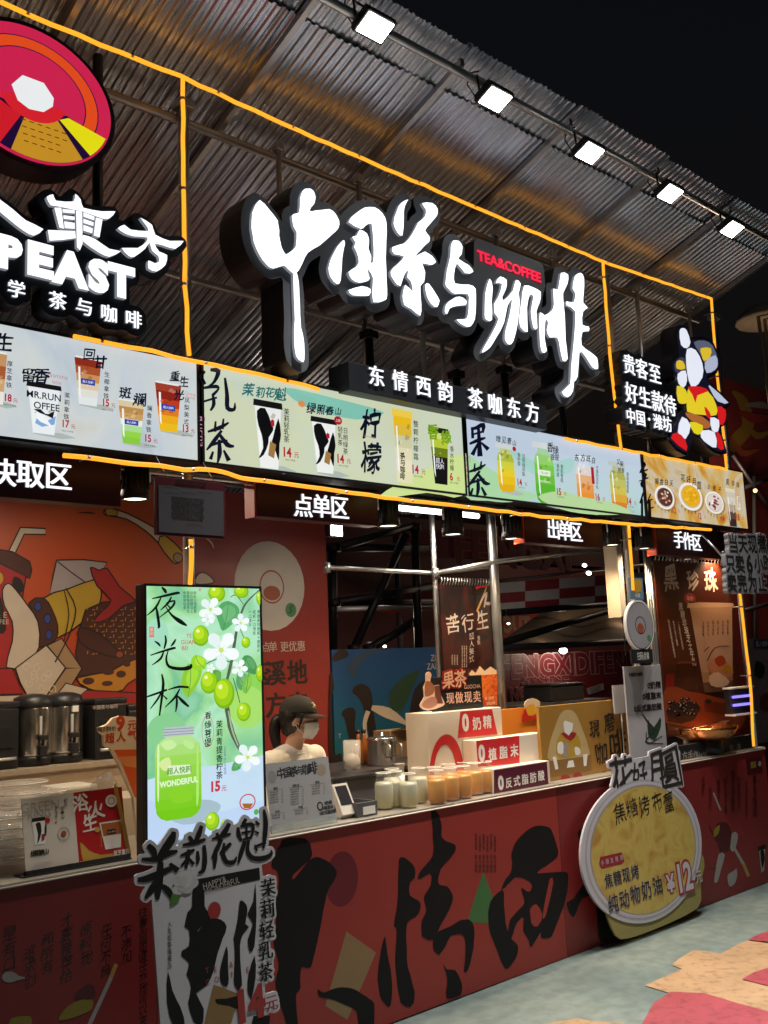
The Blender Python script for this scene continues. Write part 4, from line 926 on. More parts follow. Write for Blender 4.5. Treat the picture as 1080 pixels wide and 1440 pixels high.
# left panel columns of brush text, cloud and gold tipped staff
z8 = (0, 1230, 4.5); a = Art(CP, z8, base=.0003); PB2 = mat('black_print_thin', (.03, .006, .008), .32, var=.15)
for x, y, t, h in [(905, 205, '往事但愿健任亦我可以来', 66), (800, 320, '不添加', 78), (670, 315, '任何不良', 80), (545, 300, '原料我', 88), (420, 250, '才要推荐给', 84), (300, 365, '和所有', 84), (190, 450, '追求创', 84), (60, 325, '是有口', 92), (-60, 350, '初心不改', 92)]:
    a.vtext(x, y, t, h, PB2, bold=.008, brush=1.8, shear=.1, wx=.95, pitch=h*1.04); a.reset()
a.h = .0008; a.stroke([(735, 565, 24), (700, 655, 25)], mat('gold_print', (.35, .22, .05), .4), 0); a.stroke([(702, 652, 24), (560, 960, 26)], mat('white_print', (.3, .28, .28), .4), 0)
a.poly([(12, 650), (30, 620), (70, 612), (100, 625), (120, 640), (160, 652), (110, 668), (70, 682), (30, 676)], mat('white_print', (.3, .28, .28), .4), 3)
OL = mat('olive_print', (.22, .17, .02), .4); a.poly([(370, 915), (420, 840), (500, 795), (580, 785), (580, 850), (500, 890), (420, 915)], OL, 3); a.poly([(70, 910), (150, 895), (195, 900), (190, 960), (60, 990)], OL, 2)
a.poly([(470, 770), (540, 700), (590, 705), (600, 770), (560, 790)], mat('deep_maroon_print', (.07, .006, .01), .35), 3)
a.build('printed_text', CNT)
# right panel
z9 = (780, 1020, 3.43); a = Art(CP, z9, base=.0003)
for x, y, t, h in [(965, 240, '茶与咖啡', 50), (925, 265, '东情西韵茶咖', 28), (890, 250, '不添加任何', 30), (860, 215, '超乎想象的', 40), (825, 250, '原料我才要', 34), (790, 260, '推荐给你', 36), (750, 300, '和朋友', 36), (715, 250, '追求', 44)]:
    a.vtext(x, y, t, h, PB2, bold=.008, brush=1.6, pitch=h*1.05, wx=.9); a.reset()
a.h = .0008; a.stroke([(765, 325, 7), (800, 410, 9)], mat('white_print', (.3, .28, .28), .4), 0); a.stroke([(865, 590, 12), (910, 670, 14)], mat('white_print', (.3, .28, .28), .4), 0); a.stroke([(910, 668, 15), (935, 728, 15)], mat('gold_print', (.35, .22, .05), .4), 0)
a.stroke([(745, 480, 3), (760, 520, 4), (800, 600, 3), (790, 680, 4), (740, 690, 3)], PB2); a.poly([(835, 720), (865, 700), (875, 690), (880, 720), (870, 760), (845, 778), (835, 755)], mat('white_print', (.3, .28, .28), .4), 3)
a.poly([(855, 520), (880, 520), (880, 560), (862, 610), (845, 590)], mat('white_print', (.3, .28, .28), .4), 2); a.poly([(790, 620), (820, 625), (800, 700), (785, 755), (768, 755), (775, 700)], mat('white_print', (.3, .28, .28), .4), 2)
a.poly([(780, 480), (830, 470), (850, 520), (840, 600), (800, 600), (780, 550)], mat('deep_maroon_print', (.07, .006, .01), .35), 3); a.poly([(770, 500), (795, 480), (790, 520), (765, 540)], OL, 2)
a.rect(925, 158, 1000, 232, mat('deep_maroon_print', (.07, .006, .01), .35)); a.rect(945, 175, 970, 205, OL); a.ell(988, 185, 16, 26, mat('white_print', (.3, .28, .28), .4))
a.poly([(983, 590), (1015, 582), (1010, 700), (995, 712)], mat('white_print', (.3, .28, .28), .4)); a.poly([(990, 610), (1005, 600), (1012, 640), (1000, 690)], PB, 2); a.rect(980, 580, 1017, 600, PB)
a.build('printed_text', CNT)
# black strip on the worktop at the right, lettered
KP = FP(3.60); o = root('counter_strip', KP.px(960, 1060), 'low black sign strip with faint lettering standing on the right end of the counter', 'sign')
u0 = KP.uv(930, 1080)[0]; u1 = 6.85
mb = MB(); mb.box((u0, 3.60, .909), (u1, 3.63, 1.0), BLACK, .002); mb.build('board', o)
a = Art(KP, (820, 700, 3.79), base=.001); GT = mat('grey_lettering', (.35, .32, .3), .5)
for ch, x, y, h in [('东', 500, 1385, 48), ('方', 540, 1378, 52), ('手', 572, 1374, 50), ('作', 600, 1370, 44), ('Handmade', 660, 1358, 34), ('黑', 735, 1315, 44), ('糖', 738, 1350, 40), ('珍', 790, 1335, 40), ('珠', 830, 1328, 38)]: a.text(x, y, ch, h, GT, bold=.01, brush=1)
a.build('lettering', o)

# ================================================================== BACK WALL + MURAL
YW = 5.2; BW = FP(YW)
o = root('mural_wall', (2.9, YW, 0), 'tall orange-red printed back wall with cup, paper bag and pipe drawings', 'wall')
uR = BW.uv(463, 900)[0]
MRED = ramp_mat('mural_red', ['#961c12', '#a62014', '#b44424', '#b45028', '#9c281a'], .9, rough=.45, axis=(2, 1.1, 2.6, .55), dist=.3)
nx_ = 3
for i, (xa, xb) in enumerate(((-.2, 1.9), (1.902, 3.2), (3.202, uR))):
    mb = MB(); mb.box((xa, YW, 0), (xb, YW+.04, 2.72), MRED if i < 2 else mat('wall_plain_red', (.24, .028, .022), .45), .002); mb.build('wall_panel', o)
zm = (0, 680, 3.6); a = Art(BW, zm, base=.0015)
K = mat('mural_line', (.02, .012, .01), .5); CREAM = mat('mural_cream', (.52, .42, .32), .5); TAN = mat('mural_tan', (.34, .21, .11), .5); YEL = mat('mural_yellow', (.45, .28, .03), .5)
GREY = mat('mural_grey', (.34, .28, .27), .5); MR = mat('mural_deep_red', (.33, .02, .02), .5); BRN = mat('mural_brown', (.07, .022, .015), .5); ORG_ = mat('mural_orange', (.50, .20, .02), .5)
def outl(P_, M, sm=0, w=7):
    q = cr(P_, sm) if sm else P_
    a.poly(q, M); a.stroke([(x, y, w) for x, y in q+[q[0]]], K, 0)
# golden ended curved pipe
outl([(528, 135), (560, 125), (640, 150), (740, 200), (830, 255), (920, 345), (930, 375), (900, 403), (870, 395), (800, 300), (730, 235), (640, 180), (560, 165), (528, 155)], CREAM, 2)
outl([(528, 132), (560, 125), (595, 135), (592, 165), (540, 162)], YEL, 1); outl([(835, 262), (925, 345), (930, 375), (895, 403), (868, 392), (800, 300)], YEL, 2); a.ell(900, 375, 52, 52, K); a.ell(900, 375, 42, 42, TAN)
# straw and cup
outl([(102, 222), (230, 228), (230, 258), (122, 256), (75, 355), (42, 345)], CREAM, 0)
outl([(0, 335), (60, 345), (150, 395), (160, 440), (150, 480), (100, 460), (0, 400), (-200, 380), (-200, 300)], BRN, 0); outl([(-200, 390), (0, 405), (130, 470), (60, 900), (20, 1080), (-200, 1100)], MR, 0)
a.poly([(70, 470), (110, 490), (120, 540), (80, 560), (60, 520)], K, 2); a.poly([(-10, 560), (20, 640), (30, 740), (0, 760), (-30, 700)], K, 2); a.text(5, 665, '& E', 30, CREAM); a.text(20, 700, 'FEE', 24, CREAM); a.ell(-5, 480, 40, 60, YEL)
# grey cloth, sleeve band and cuff shapes
outl([(285, 388), (420, 385), (540, 400), (500, 480), (430, 540), (250, 560), (265, 480)], GREY, 0); a.stroke([(290, 395, 6), (360, 450, 6), (430, 500, 6)], K)
outl([(220, 580), (340, 535), (480, 485), (510, 520), (500, 620), (420, 700), (290, 780), (250, 700)], YEL, 2)
outl([(145, 605), (220, 580), (262, 640), (290, 720), (280, 790), (200, 830), (195, 740)], BRN, 2)
for x, y in ((190, 622), (238, 685), (245, 765)): a.ell(x, y, 40, 52, K); a.ell(x, y, 30, 42, mat('mural_blue', (.03, .05, .22), .5))
outl([(10, 540), (40, 505), (80, 540), (140, 620), (190, 700), (195, 830), (130, 920), (30, 930), (60, 800), (60, 700), (20, 620)], CREAM, 2)
# abstract dark weave cloth and spotted cloth
outl([(430, 640), (520, 600), (680, 590), (900, 600), (900, 860), (700, 900), (560, 950), (400, 975), (380, 860), (400, 740)], BRN, 0)
for k in range(9):
    for j in range(13):
        x = 440+j*24+(k % 2)*12; y = 640+k*28
        if y < 900-(j*3) and x < 700: a.stroke([(x, y, 4), (x+(14 if (j+k) % 2 else 2), y-(2 if (j+k) % 2 else 16), 4)], ORG_, 0); a.h -= a.step
a.up(); outl([(455, 425), (500, 440), (540, 430), (600, 520), (660, 570), (680, 600), (620, 620), (540, 690), (470, 700), (520, 640), (560, 590), (490, 520)], MR, 2)
outl([(400, 730), (500, 760), (600, 850), (580, 880), (480, 850), (400, 800)], BRN, 2); a.ell(603, 865, 44, 40, K); a.ell(603, 865, 34, 30, mat('mural_rust', (.3, .07, .03), .5))
outl([(385, 985), (560, 950), (680, 890), (900, 900), (900, 1000), (680, 990), (620, 1045), (540, 1058), (450, 1040)], ORG_, 2)
for x, y, w, h in ((445, 1000, 60, 36), (545, 955, 60, 30), (610, 965, 50, 36), (540, 1012, 56, 26), (640, 915, 36, 26), (590, 910, 30, 20)): a.ell(x, y, w, h, BRN)
# paper bag
outl([(75, 935), (230, 820), (330, 930), (180, 1150), (100, 1010)], CREAM, 0); outl([(330, 935), (412, 935), (280, 1150), (180, 1150)], TAN, 0); outl([(235, 820), (310, 785), (410, 935), (330, 935)], TAN, 0)
SW = mat('mural_swirl', (.62, .52, .4), .5)
for k in range(9):
    cx, cy = 130+(k*37) % 130, 930+(k*53) % 130; a.stroke([(cx+(8+i*2.2)*math.cos(i*.9+k), cy+(8+i*2.2)*math.sin(i*.9+k), 4) for i in range(8)], SW, 2); a.h -= a.step
outl([(-100, 940), (60, 935), (110, 1065), (-100, 1070)], MR); outl([(-100, 1075), (110, 1070), (180, 1150), (60, 1200), (-100, 1200)], CREAM); outl([(385, 1060), (420, 1045), (700, 1060), (700, 1200), (300, 1200)], MR)
outl([(260, 1100), (330, 1010), (440, 1040), (360, 1110), (300, 1180)], CREAM)
a.stroke([(330, 530, 6), (380, 640, 7), (340, 780, 6), (275, 905, 8)], K); a.stroke([(320, 540, 5), (345, 660, 6), (320, 800, 5)], K)
a.stroke([(385, 150, 2), (440, 148, 9), (480, 153, 4)], K); a.stroke([(430, 98, 2), (490, 99, 5), (540, 104, 3)], K)
outl([(990, 470), (1020, 450), (1060, 470), (1079, 500), (1040, 510), (985, 508)], CREAM, 2); a.stroke([(1030, 270, 4), (1065, 300, 9), (1078, 330, 3)], CREAM)
a.build('mural_print', o)
# disc and text on the right part of the wall  (the code itself is left out)
a = Art(BW, (300, 680, 3.375), base=.0015); DC = mat('disc_cream', (.48, .43, .38), .5)
a.ell(270, 485, 332, 425, DC); a.ring(277, 490, 118, 160, .10, mat('mural_rust', (.3, .07, .03), .5)); a.ell(277, 520, 80, 70, mat('mural_rust', (.3, .07, .03), .5)); a.ell(367, 600, 52, 68, mat('disc_green', (.06, .2, .08), .5)); a.stroke([(378, 580, 4), (362, 590, 4), (372, 605, 4), (355, 615, 4)], K)
a.build('round_emblem', o)
a = Art(BW, (350, 900, 4), base=.0015); LT = mat('pale_lettering', (.5, .42, .36), .5)
for ch, x, y in [('扫', 20, 42), ('码', 55, 41), ('点', 95, 40), ('单', 135, 37), ('更', 200, 37), ('优', 246, 35), ('惠', 293, 33)]: a.text(x, y, ch, 56, LT, heavy=.01); a.reset()
for ch, x, y in [('玉', 60, 190), ('溪', 150, 185), ('地', 272, 180), ('方', 150, 365), ('店', 272, 360)]: a.text(x, y, ch, 132, K, bold=.03, heavy=.015); a.reset()
a.build('wall_lettering', o)
# ---- blue poster panel behind the pot
o = root('blue_poster', BW.px(540, 1000), 'blue printed panel with black brush marks behind the steel pot', 'poster')
uL = uR+.01; uR2 = BW.uv(621, 960)[0]; zt = BW.uv(540, 912)[1]
BLUE = ramp_mat('blue_print', ['#1f5a50', '#1c5668', '#1a4a70', '#1a4070'], 1.2, rough=.4, axis=(2, -.4, .35, .2))
mb = MB(); mb.box((uL, YW-.01, .3), (uR2, YW+.02, zt), BLUE, .002); mb.build('panel', o)
a = Art(FP(YW-.01), (350, 900, 4), base=.001)
for P_ in [[(465, 105), (500, 60), (545, 55), (560, 90), (520, 110), (480, 122)], [(580, 290), (610, 250), (660, 255), (690, 300), (700, 400), (715, 520), (680, 560), (665, 470), (640, 370), (610, 320)], [(520, 410), (560, 380), (600, 400), (595, 500), (630, 570), (625, 620), (590, 600), (560, 540), (540, 450)], [(455, 200), (480, 260), (465, 330), (470, 480), (480, 640), (520, 640), (525, 760), (455, 720)],
           [(1000, 220), (930, 280), (905, 420), (930, 460), (960, 390), (1040, 350), (1050, 240)]]: a.poly(P_, K, 3)
a.stroke([(600, 200, 30), (580, 160, 50), (630, 100, 40), (720, 60, 18), (800, 50, 6)], mat('smoke_print', (.03, .05, .08), .5)); a.stroke([(960, 170, 6), (900, 230, 70), (840, 320, 110), (830, 400, 50)], mat('dark_green_print', (.02, .05, .025), .5))
a.stroke([(690, 380, 26), (780, 410, 60), (900, 480, 10)], CREAM); a.stroke([(660, 560, 20), (650, 470, 22), (670, 400, 26)], CREAM)
a.text(1035, 100, 'ZI', 34, LT); a.text(1025, 148, 'ZAI', 34, LT); a.text(510, 540, 'T', 26, LT); a.text(540, 575, 'E', 26, LT); a.text(635, 650, 'C', 26, LT); a.text(680, 655, 'O', 26, LT)
a.build('poster_print', o)

# ================================================================== BACK COUNTER + MACHINES (left)
BE = mat('beige_cabinet', (.36, .28, .20), .5, var=.15, bump=.05); YB = 4.78
o = root('back_counter', (2, YB, 0), 'beige back counter against the mural carrying the drink dispensers', 'counter')
zc = at(60, 1078, YB).z
mb = MB(); mb.box((.2, YB, 0), (3.05, YB+.38, zc-.03), BE, .003); mb.build('cabinet', o)
mb = MB(); mb.box((.18, YB-.02, zc-.029), (3.07, YB+.40, zc), mat('worktop_stone', (.32, .26, .2), .35, var=.3, scale=30), .004); mb.build('worktop', o)
mb = MB(); mb.box((.2, YB-.30, 0), (2.9, YB-.021, zc-.16), mat('pale_cabinet', (.5, .43, .34), .5, var=.1), .004); mb.build('lower_step', o)
bx = lambda x: at(x, 1060, YB+.1).x
def dispenser(px, label):
    x = bx(px); c = (x, YB+.13, zc)
    o = root('drink_dispenser', c, label, 'drink dispenser', 'steel drink dispensers on the back counter')
    mb = MB(); mb.lathe(c, [(.085, .0), (.095, .01), (.095, .04), (.088, .05)], BLACK, 28); mb.build('base', o)
    mb = MB(); mb.lathe(c, [(.092, .05), (.094, .06), (.094, .275), (.092, .285)], STEEL, 36); mb.build('body', o)
    mb = MB(); mb.lathe(c, [(.097, .28), (.098, .30), (.09, .33), (.05, .345), (.0001, .35)], BLACK, 28); mb.build('lid', o)
    mb = MB(); mb.box((x-.02, c[1]-.135, zc+.055), (x+.02, c[1]-.092, zc+.10), BLACK, .006); mb.tube([(x, c[1]-.12, zc+.1), (x, c[1]-.125, zc+.135)], .008, BLACK, 8); mb.box((x-.024, c[1]-.135, zc+.125), (x+.024, c[1]-.115, zc+.15), BLACK, .004); mb.build('tap', o)
    mb = MB(); mb.box((x-.006, c[1]-.1, zc+.15), (x+.006, c[1]-.0935, zc+.24), mat('sight_glass', (.5, .5, .48), .1), .001); mb.build('gauge', o)
dispenser(49, 'steel drink dispenser with black lid, left of the pair on the back counter'); dispenser(93, 'steel drink dispenser with a white sticker, right of the pair on the back counter')
mb = MB(); P_ = (bx(93), YB+.03, zc+.25); mb.box((P_[0]+.0, P_[1]-.003, P_[2]), (P_[0]+.03, P_[1]+.003, P_[2]+.03), WHITEP); mb.build('sticker', bpy.data.objects['drink_dispenser.001'])
def machine(x0, x1, zt, yd, label, face=None, name='coffee_machine'):
    xa, xb = bx(x0), bx(x1); o = root(name, ((xa+xb)/2, YB+.1, zc), label, 'machine')
    mb = MB(); mb.box((xa, YB+.04, zc), (xb, YB+.04+yd, zt-.03), BLACK, .008); mb.build('body', o)
    mb = MB(); mb.box((xa-.005, YB+.035, zt-.029), (xb+.005, YB+.045+yd, zt), BLACKM, .008); mb.build('top', o)
    mb = MB(); mb.box((xa+.03, YB+.033, zc+.10), (xb-.03, YB+.039, zc+.2), BLACKM, .001); mb.tube([(xa+.02, YB+.02, zc+.05), (xb-.02, YB+.02, zc+.05)], .008, GALV, 6); mb.build('panel', o)
    a = Art(FP(YB+.04), base=.001); u, v = (xa+xb)/2, zt-.06
    c = ray(0, 0); a.text((x0+x1)/2, 994, '中国茶与咖啡', 6, LT); a.build('lettering', o)
machine(-30, 19, at(10, 987, YB+.04).z, .26, 'tall black machine at the far left edge of the back counter')
machine(126, 170, at(150, 982, YB+.04).z, .26, 'black box-shaped machine right of the steel dispensers')
machine(173, 230, at(190, 990, YB+.1).z, .2, 'black machine mostly hidden behind the green light box')
mb = MB(); o = root('black_canister', (bx(112), YB+.2, zc), 'black canister squeezed between the dispenser and the box-shaped machine', 'canister'); mb.lathe((bx(112), YB+.26, zc), [(.055, 0), (.06, .02), (.06, .28), (.05, .30), (.0001, .31)], BLACK, 20); mb.build('body', o)
mb = MB(); mb.tube([(bx(112)-.05, YB+.26, zc+.3), (bx(112), YB+.2, zc+.34), (bx(112)+.05, YB+.26, zc+.3)], .006, GALV, 6); mb.build('handle', o)
# white lidded tub
c = at(98, 1113, 4.35); o = root('white_tub', (c.x, 4.35, c.z-.05), 'white plastic tub with a clear lid behind the leaflets', 'tub')
mb = MB(); mb.box((c.x-.09, 4.27, .909), (c.x+.09, 4.45, c.z), WHITEP, .02); mb.build('tub', o); mb = MB(); mb.box((c.x-.095, 4.265, c.z+.0005), (c.x+.095, 4.455, c.z+.03), mat('lid_milky', (.6, .58, .52), .3), .012); mb.build('lid', o)
# stacks of clear plastic cups and lids at far left on the counter
CL = mat('clear_cup', (.9, .9, .88), .08, alpha=.25, var=.05); CLR = mat('clear_cup_rim', (.85, .83, .78), .15, alpha=.7)
def cupstack(px, py, Y, r, n, dz, label):
    c = at(px, py, Y); c.z = .909
    o = root('plastic_cup_stack', c, label, 'plastic containers', 'clear plastic containers at the left end of the counter')
    for k in range(n):
        z = k*dz; mb = MB(); mb.lathe(c, [(r*.72, z), (r*.78, z+.004), (r*.98, z+dz*1.6), (r, z+dz*1.6+.004)], CL, 28); mb.build('container', o)
        mb = MB(); q = [(c.x+r*math.cos(i*math.pi/12), c.y+r*math.sin(i*math.pi/12), c.z+z+dz*1.6) for i in range(24)]; mb.tube(q, .003, CLR, 5, closed=True); mb.build('rim', o)
cupstack(8, 1240, 3.80, .13, 5, .035, 'wide stack of clear plastic tubs at the left edge of the counter'); cupstack(25, 1225, 4.0, .11, 7, .038, 'taller stack of clear plastic lids behind the leaflets, far left'); cupstack(60, 1200, 4.12, .09, 4, .05, 'short stack of clear plastic containers nearest the leaflet stand')
# plastic bag with cups
c = at(148, 1110, 4.0); o = root('plastic_bag', (c.x, 4.0, .909), 'crumpled clear plastic bag of cup lids behind the red leaflet', 'bag')
bm = bmesh.new(); bmesh.ops.create_icosphere(bm, subdivisions=3, radius=1)
for v in bm.verts:
    n = v.co.normalized(); k = 1+.22*hashf(n.x*3, n.y*3+n.z*2)+.12*hashf(n.z*6, n.x*5); v.co = Vector((n.x*.07*k+c.x, n.y*.06*k+4.0, n.z*.14*k+1.05))
mb = MB(); mb.add([v.co for v in bm.verts], [[q.index for q in f.verts] for f in bm.faces], mat('thin_film', (.35, .34, .33), .12, alpha=.28), True); bm.free(); mb.build('film', o)
# nine-yuan cut-out
NP = FP(3.92); o = root('promotion_cutout', NP.px(165, 1080), 'orange and white cup-shaped promotion board with a big 9元, behind the light box', 'sign')
a = Art(NP, (0, 940, 4.5)); OUT = [(625, 375), (680, 355), (715, 315), (760, 300), (850, 305), (1000, 330), (1010, 480), (985, 560), (960, 1250), (890, 1250), (845, 820), (760, 620), (700, 510), (660, 490), (655, 420), (630, 400)]
uv = [a.to(*p) for p in OUT]; mb = MB(); mb.prism(NP, uv, -.02, 0, mat('cream_board', (.75, .6, .42), .5)); mb.build('board', o)
a.poly([(720, 515), (980, 510), (950, 900), (850, 810), (770, 600)], mat('orange_drink', (.75, .12, .02), .4)); a.poly([(740, 560), (960, 550), (955, 640), (790, 620)], mat('orange_drink_pale', (.85, .3, .1), .4)); OR = mat('orange_red_ink', (.6, .07, .02), .4)
a.text(762, 345, '9', 84, OR, bold=.05); a.text(835, 355, '元', 60, OR, bold=.03); a.text(695, 440, '超', 62, OR, bold=.03); a.text(765, 430, '人', 62, OR, bold=.03); a.text(835, 420, '气', 62, OR, bold=.03); a.text(650, 385, '限时', 34, K, bold=.02); a.text(705, 380, '特价', 30, K, bold=.02)
a.build('print', o)
mb = MB(); q = NP.px(1010/4.5-20, 1150); mb.box((q.x, 3.945, .909), (q.x+.02, 3.965, 1.1), GALV); mb.build('prop', o)

# ================================================================== GREEN LIGHT BOX
GY = 3.56; LB = FP(GY); zg = (180, 810, 3.69)
o = root('light_box', (2.2, GY, .91), 'tall lit green light box showing grapes, white blossom and a green jar', 'light box')
gx0 = LB.uv(203, 1000)[0]; gx1 = LB.uv(371, 1000)[0]; gt = LB.uv(300, 823)[1]; gb = .910
mb = MB(); mb.box((gx0, GY+.008, gb), (gx1, GY+.068, gt), BLACKM, .004); mb.build('case', o)
t = .01; mb = MB(); mb.box((gx0, GY-.004, gb), (gx0+t, GY+.008, gt), BLACKM); mb.box((gx1-t, GY-.004, gb), (gx1, GY+.008, gt), BLACKM); mb.box((gx0+t, GY-.004, gt-t), (gx1-t, GY+.008, gt), BLACKM); mb.box((gx0+t, GY-.004, gb), (gx1-t, GY+.008, gb+t), BLACKM); mb.build('frame', o)
mb = MB(); mb.box((gx0+t, GY, gb+t), (gx1-t, GY+.0079, gt-t), ramp_mat('lightbox_green', ['#8fd0a8', '#79c294', '#9ddc9a', '#b2e8c4', '#a0dcb4', '#7cc88c'], 2.6, 1.0, dist=.8)); mb.build('light_panel', o)
a = Art(LB, zg, base=.0006, step=.00009)
E1 = lambda h: em(h, 1.0); a.clip = (gx0+t, gx1-t, gb+t, gt-t)
a.poly([(85, 1060), (200, 1030), (350, 990), (450, 985), (560, 960), (705, 930), (708, 1420), (86, 1430)], E1('#c4dcf0')); a.poly([(86, 1160), (300, 1240), (500, 1220), (708, 1160), (708, 1430), (86, 1430)], E1('#bcd4f2'), 0)
for (x, y, w, h, c) in [(650, 600, 150, 200, '#8fd45a'), (620, 680, 190, 220, '#a6dc6c'), (150, 300, 120, 160, '#a4dcc0'), (200, 800, 200, 180, '#88cc90')]: a.ell(x, y, w, h, E1(c))
# branch
BRN1 = E1('#6a7a66'); a.stroke([(690, 65, 4), (640, 110, 7), (600, 160, 10), (570, 250, 12), (555, 330, 14), (535, 450, 16), (510, 560, 15), (510, 660, 20), (530, 780, 26), (560, 860, 22), (590, 920, 12)], E1('#55604e'), 3, jag=.15)
a.stroke([(520, 700, 6), (540, 800, 9), (570, 880, 6)], E1('#a8b898')); a.stroke([(535, 450, 5), (470, 430, 5), (400, 460, 5), (370, 500, 4)], E1('#48683c')); a.stroke([(545, 530, 4), (565, 600, 5), (580, 660, 4)], E1('#48683c')); a.stroke([(570, 250, 4), (600, 320, 4)], E1('#48683c')); a.stroke([(600, 150, 3), (560, 100, 5), (530, 110, 3)], E1('#48683c'))
def leaf(P_, c, c2):
    a.poly(P_, E1(c), 3); cx = sum(p[0] for p in P_)/len(P_); cy = sum(p[1] for p in P_)/len(P_)
    a.poly([(cx+(x-cx)*.6+6, cy+(y-cy)*.6-8) for x, y in P_], E1(c2), 3); a.stroke([(P_[0][0], P_[0][1], 2), (cx, cy, 3), (P_[len(P_)//2][0], P_[len(P_)//2][1], 2)], E1('#3c8a4c'))
leaf([(520, 130), (570, 160), (575, 210), (540, 250), (490, 285), (470, 240), (455, 190), (480, 145)], '#58a868', '#70b878')
leaf([(320, 455), (370, 470), (380, 510), (350, 580), (310, 630), (285, 600), (275, 540), (300, 470)], '#8cc838', '#a4dc3c'); leaf([(350, 410), (400, 430), (400, 480), (340, 485), (325, 440)], '#98d42c', '#b4e438')
leaf([(600, 415), (640, 420), (668, 470), (660, 510), (620, 500), (580, 470)], '#4c9858', '#62a868'); leaf([(570, 500), (620, 520), (600, 560), (585, 595), (560, 560)], '#5ca464', '#78b870'); leaf([(625, 500), (640, 560), (610, 610), (590, 580)], '#7cc048', '#90cc50'); leaf([(440, 490), (480, 500), (470, 560), (440, 550)], '#5aa048', '#6cb050')
leaf([(550, 960), (585, 950), (580, 1000), (535, 1010)], '#58a868', '#70b878')
def grape(x, y, w, h):
    a.ell(x, y, w, h, E1('#7ab414')); a.ell(x-w*.03, y-h*.04, w*.88, h*.88, E1('#98cc1c')); a.ell(x-w*.1, y-h*.12, w*.62, h*.6, E1('#b8e028')); a.ell(x-w*.18, y-h*.22, w*.2, h*.16, E1('#f0fab8'))
for g_ in [(458, 90, 88, 90), (585, 80, 76, 70), (375, 310, 86, 108), (418, 552, 90, 118), (495, 610, 108, 158), (608, 345, 46, 58), (597, 705, 72, 98), (680, 505, 40, 90), (678, 115, 36, 70), (433, 1272, 74, 96), (500, 1285, 50, 52)]: grape(*g_)
def flower(x, y, r, rot=0):
    for k in range(5):
        q = rot+k*2*math.pi/5; cx, cy = x+r*.55*math.cos(q), y+r*.62*math.sin(q); f = []
        for i in range(14):
            t_ = 2*math.pi*i/14; u_ = r*.5*math.cos(t_); v_ = r*.33*math.sin(t_)*(1.1 if math.cos(t_) > 0 else .8); f.append((cx+u_*math.cos(q)-v_*math.sin(q), cy+u_*math.sin(q)+v_*math.cos(q)))
        a.poly(f, E1('#e4f2f2' if k % 2 else '#f4fafa'))
        a.stroke([(x, y, 2), (x+r*.35*math.cos(q), y+r*.35*math.sin(q), 1.5)], E1('#b8d890'), 0)
    a.ell(x, y, r*.28, r*.28, E1('#c8e070'))
for f_ in [(478, 385, 92, .3), (572, 478, 42, .1), (578, 245, 45, .9), (420, 175, 60, .2), (612, 940, 66, .4), (420, 480, 22, 0), (405, 225, 32, .5)]: flower(*f_)
a.build('blossom_picture', o)
a = Art(LB, zg, base=.0030, step=.00009)
f = a.loc(260, 1020, 245, 480); a.h = .0030
a.poly([(200, 1230), (380, 1160), (480, 1190), (420, 1260), (280, 1290)], E1('#a4bcc8'), 3)
JP = [(-.5, .26), (-.47, .38), (-.42, .46), (-.32, .49), (.2, .49), (.30, .46), (.36, .36), (.385, .27), (.42, .27)]
bands(a, f, JP, lerp_cols('#76c818', '#9cd858', 6)+['#a8dc78', '#b4e090'], E1)
a.raw(f([(-.30, .40), (.34, .40), (.34, .43), (.32, .44), (.34, .45), (.34, .47), (.32, .48), (.33, .5), (-.28, .5), (-.29, .48), (-.31, .47), (-.30, .45), (-.32, .44)]), E1('#b8c0c8'))
for k in range(3): a.raw(f([(-.31, .415+k*.03), (.34, .41+k*.03), (.34, .417+k*.03), (-.31, .422+k*.03)]), E1('#7c8894'))
for P_, c in [([(170, 870), (220, 850), (250, 880), (200, 905)], '#c8eca0'), ([(290, 850), (340, 870), (330, 900), (290, 880)], '#bce890'), ([(160, 970), (210, 940), (220, 1000), (180, 1010)], '#d4e89c'), ([(150, 900), (160, 900), (158, 1150), (150, 1140)], '#d8f4b0'), ([(355, 900), (362, 900), (364, 1140), (352, 1180)], '#b4e870'), ([(210, 1120), (300, 1100), (330, 1160), (240, 1180)], '#88d028')]: a.poly(P_, E1(c), 3)
a.poly([(203, 985), (320, 978), (322, 1026), (208, 1036)], E1('#dfeed0')); a.text(263, 1007, '超人快跑', 34, E1('#5ca02c'), bold=.03); a.text(262, 1068, 'WONDERFUL', 30, E1('#e8f8d8'), bold=.03, wx=.88, rot=.03)
a.build('jar_picture', o)
a = Art(LB, zg, base=.0045, step=.00012); NK = em('#1c2824', .3)
YE = [[(172, 58, 5), (188, 75, 13), (196, 90, 6)], [(122, 118, 4), (180, 105, 9), (255, 88, 11), (262, 94, 4)], [(168, 112, 5), (140, 165, 9), (95, 205, 3)], [(143, 160, 5), (150, 200, 11), (158, 262, 10), (150, 268, 4)], [(222, 108, 5), (205, 140, 9), (165, 178, 3)], [(195, 140, 4), (238, 130, 8), (222, 165, 8), (160, 215, 3)], [(192, 160, 3), (225, 205, 9), (270, 238, 17), (302, 258, 6)], [(200, 150, 4), (215, 165, 7)]]
GU = [[(190, 308, 5), (194, 340, 9), (184, 378, 6)], [(135, 338, 4), (155, 352, 9), (165, 366, 4)], [(245, 328, 5), (232, 350, 9), (218, 366, 3)], [(113, 412, 4), (160, 396, 7), (235, 374, 10), (240, 378, 4)], [(182, 392, 5), (165, 430, 9), (122, 462, 3)], [(205, 388, 4), (195, 430, 8), (210, 470, 11), (270, 482, 14), (318, 474, 16), (326, 455, 3)]]
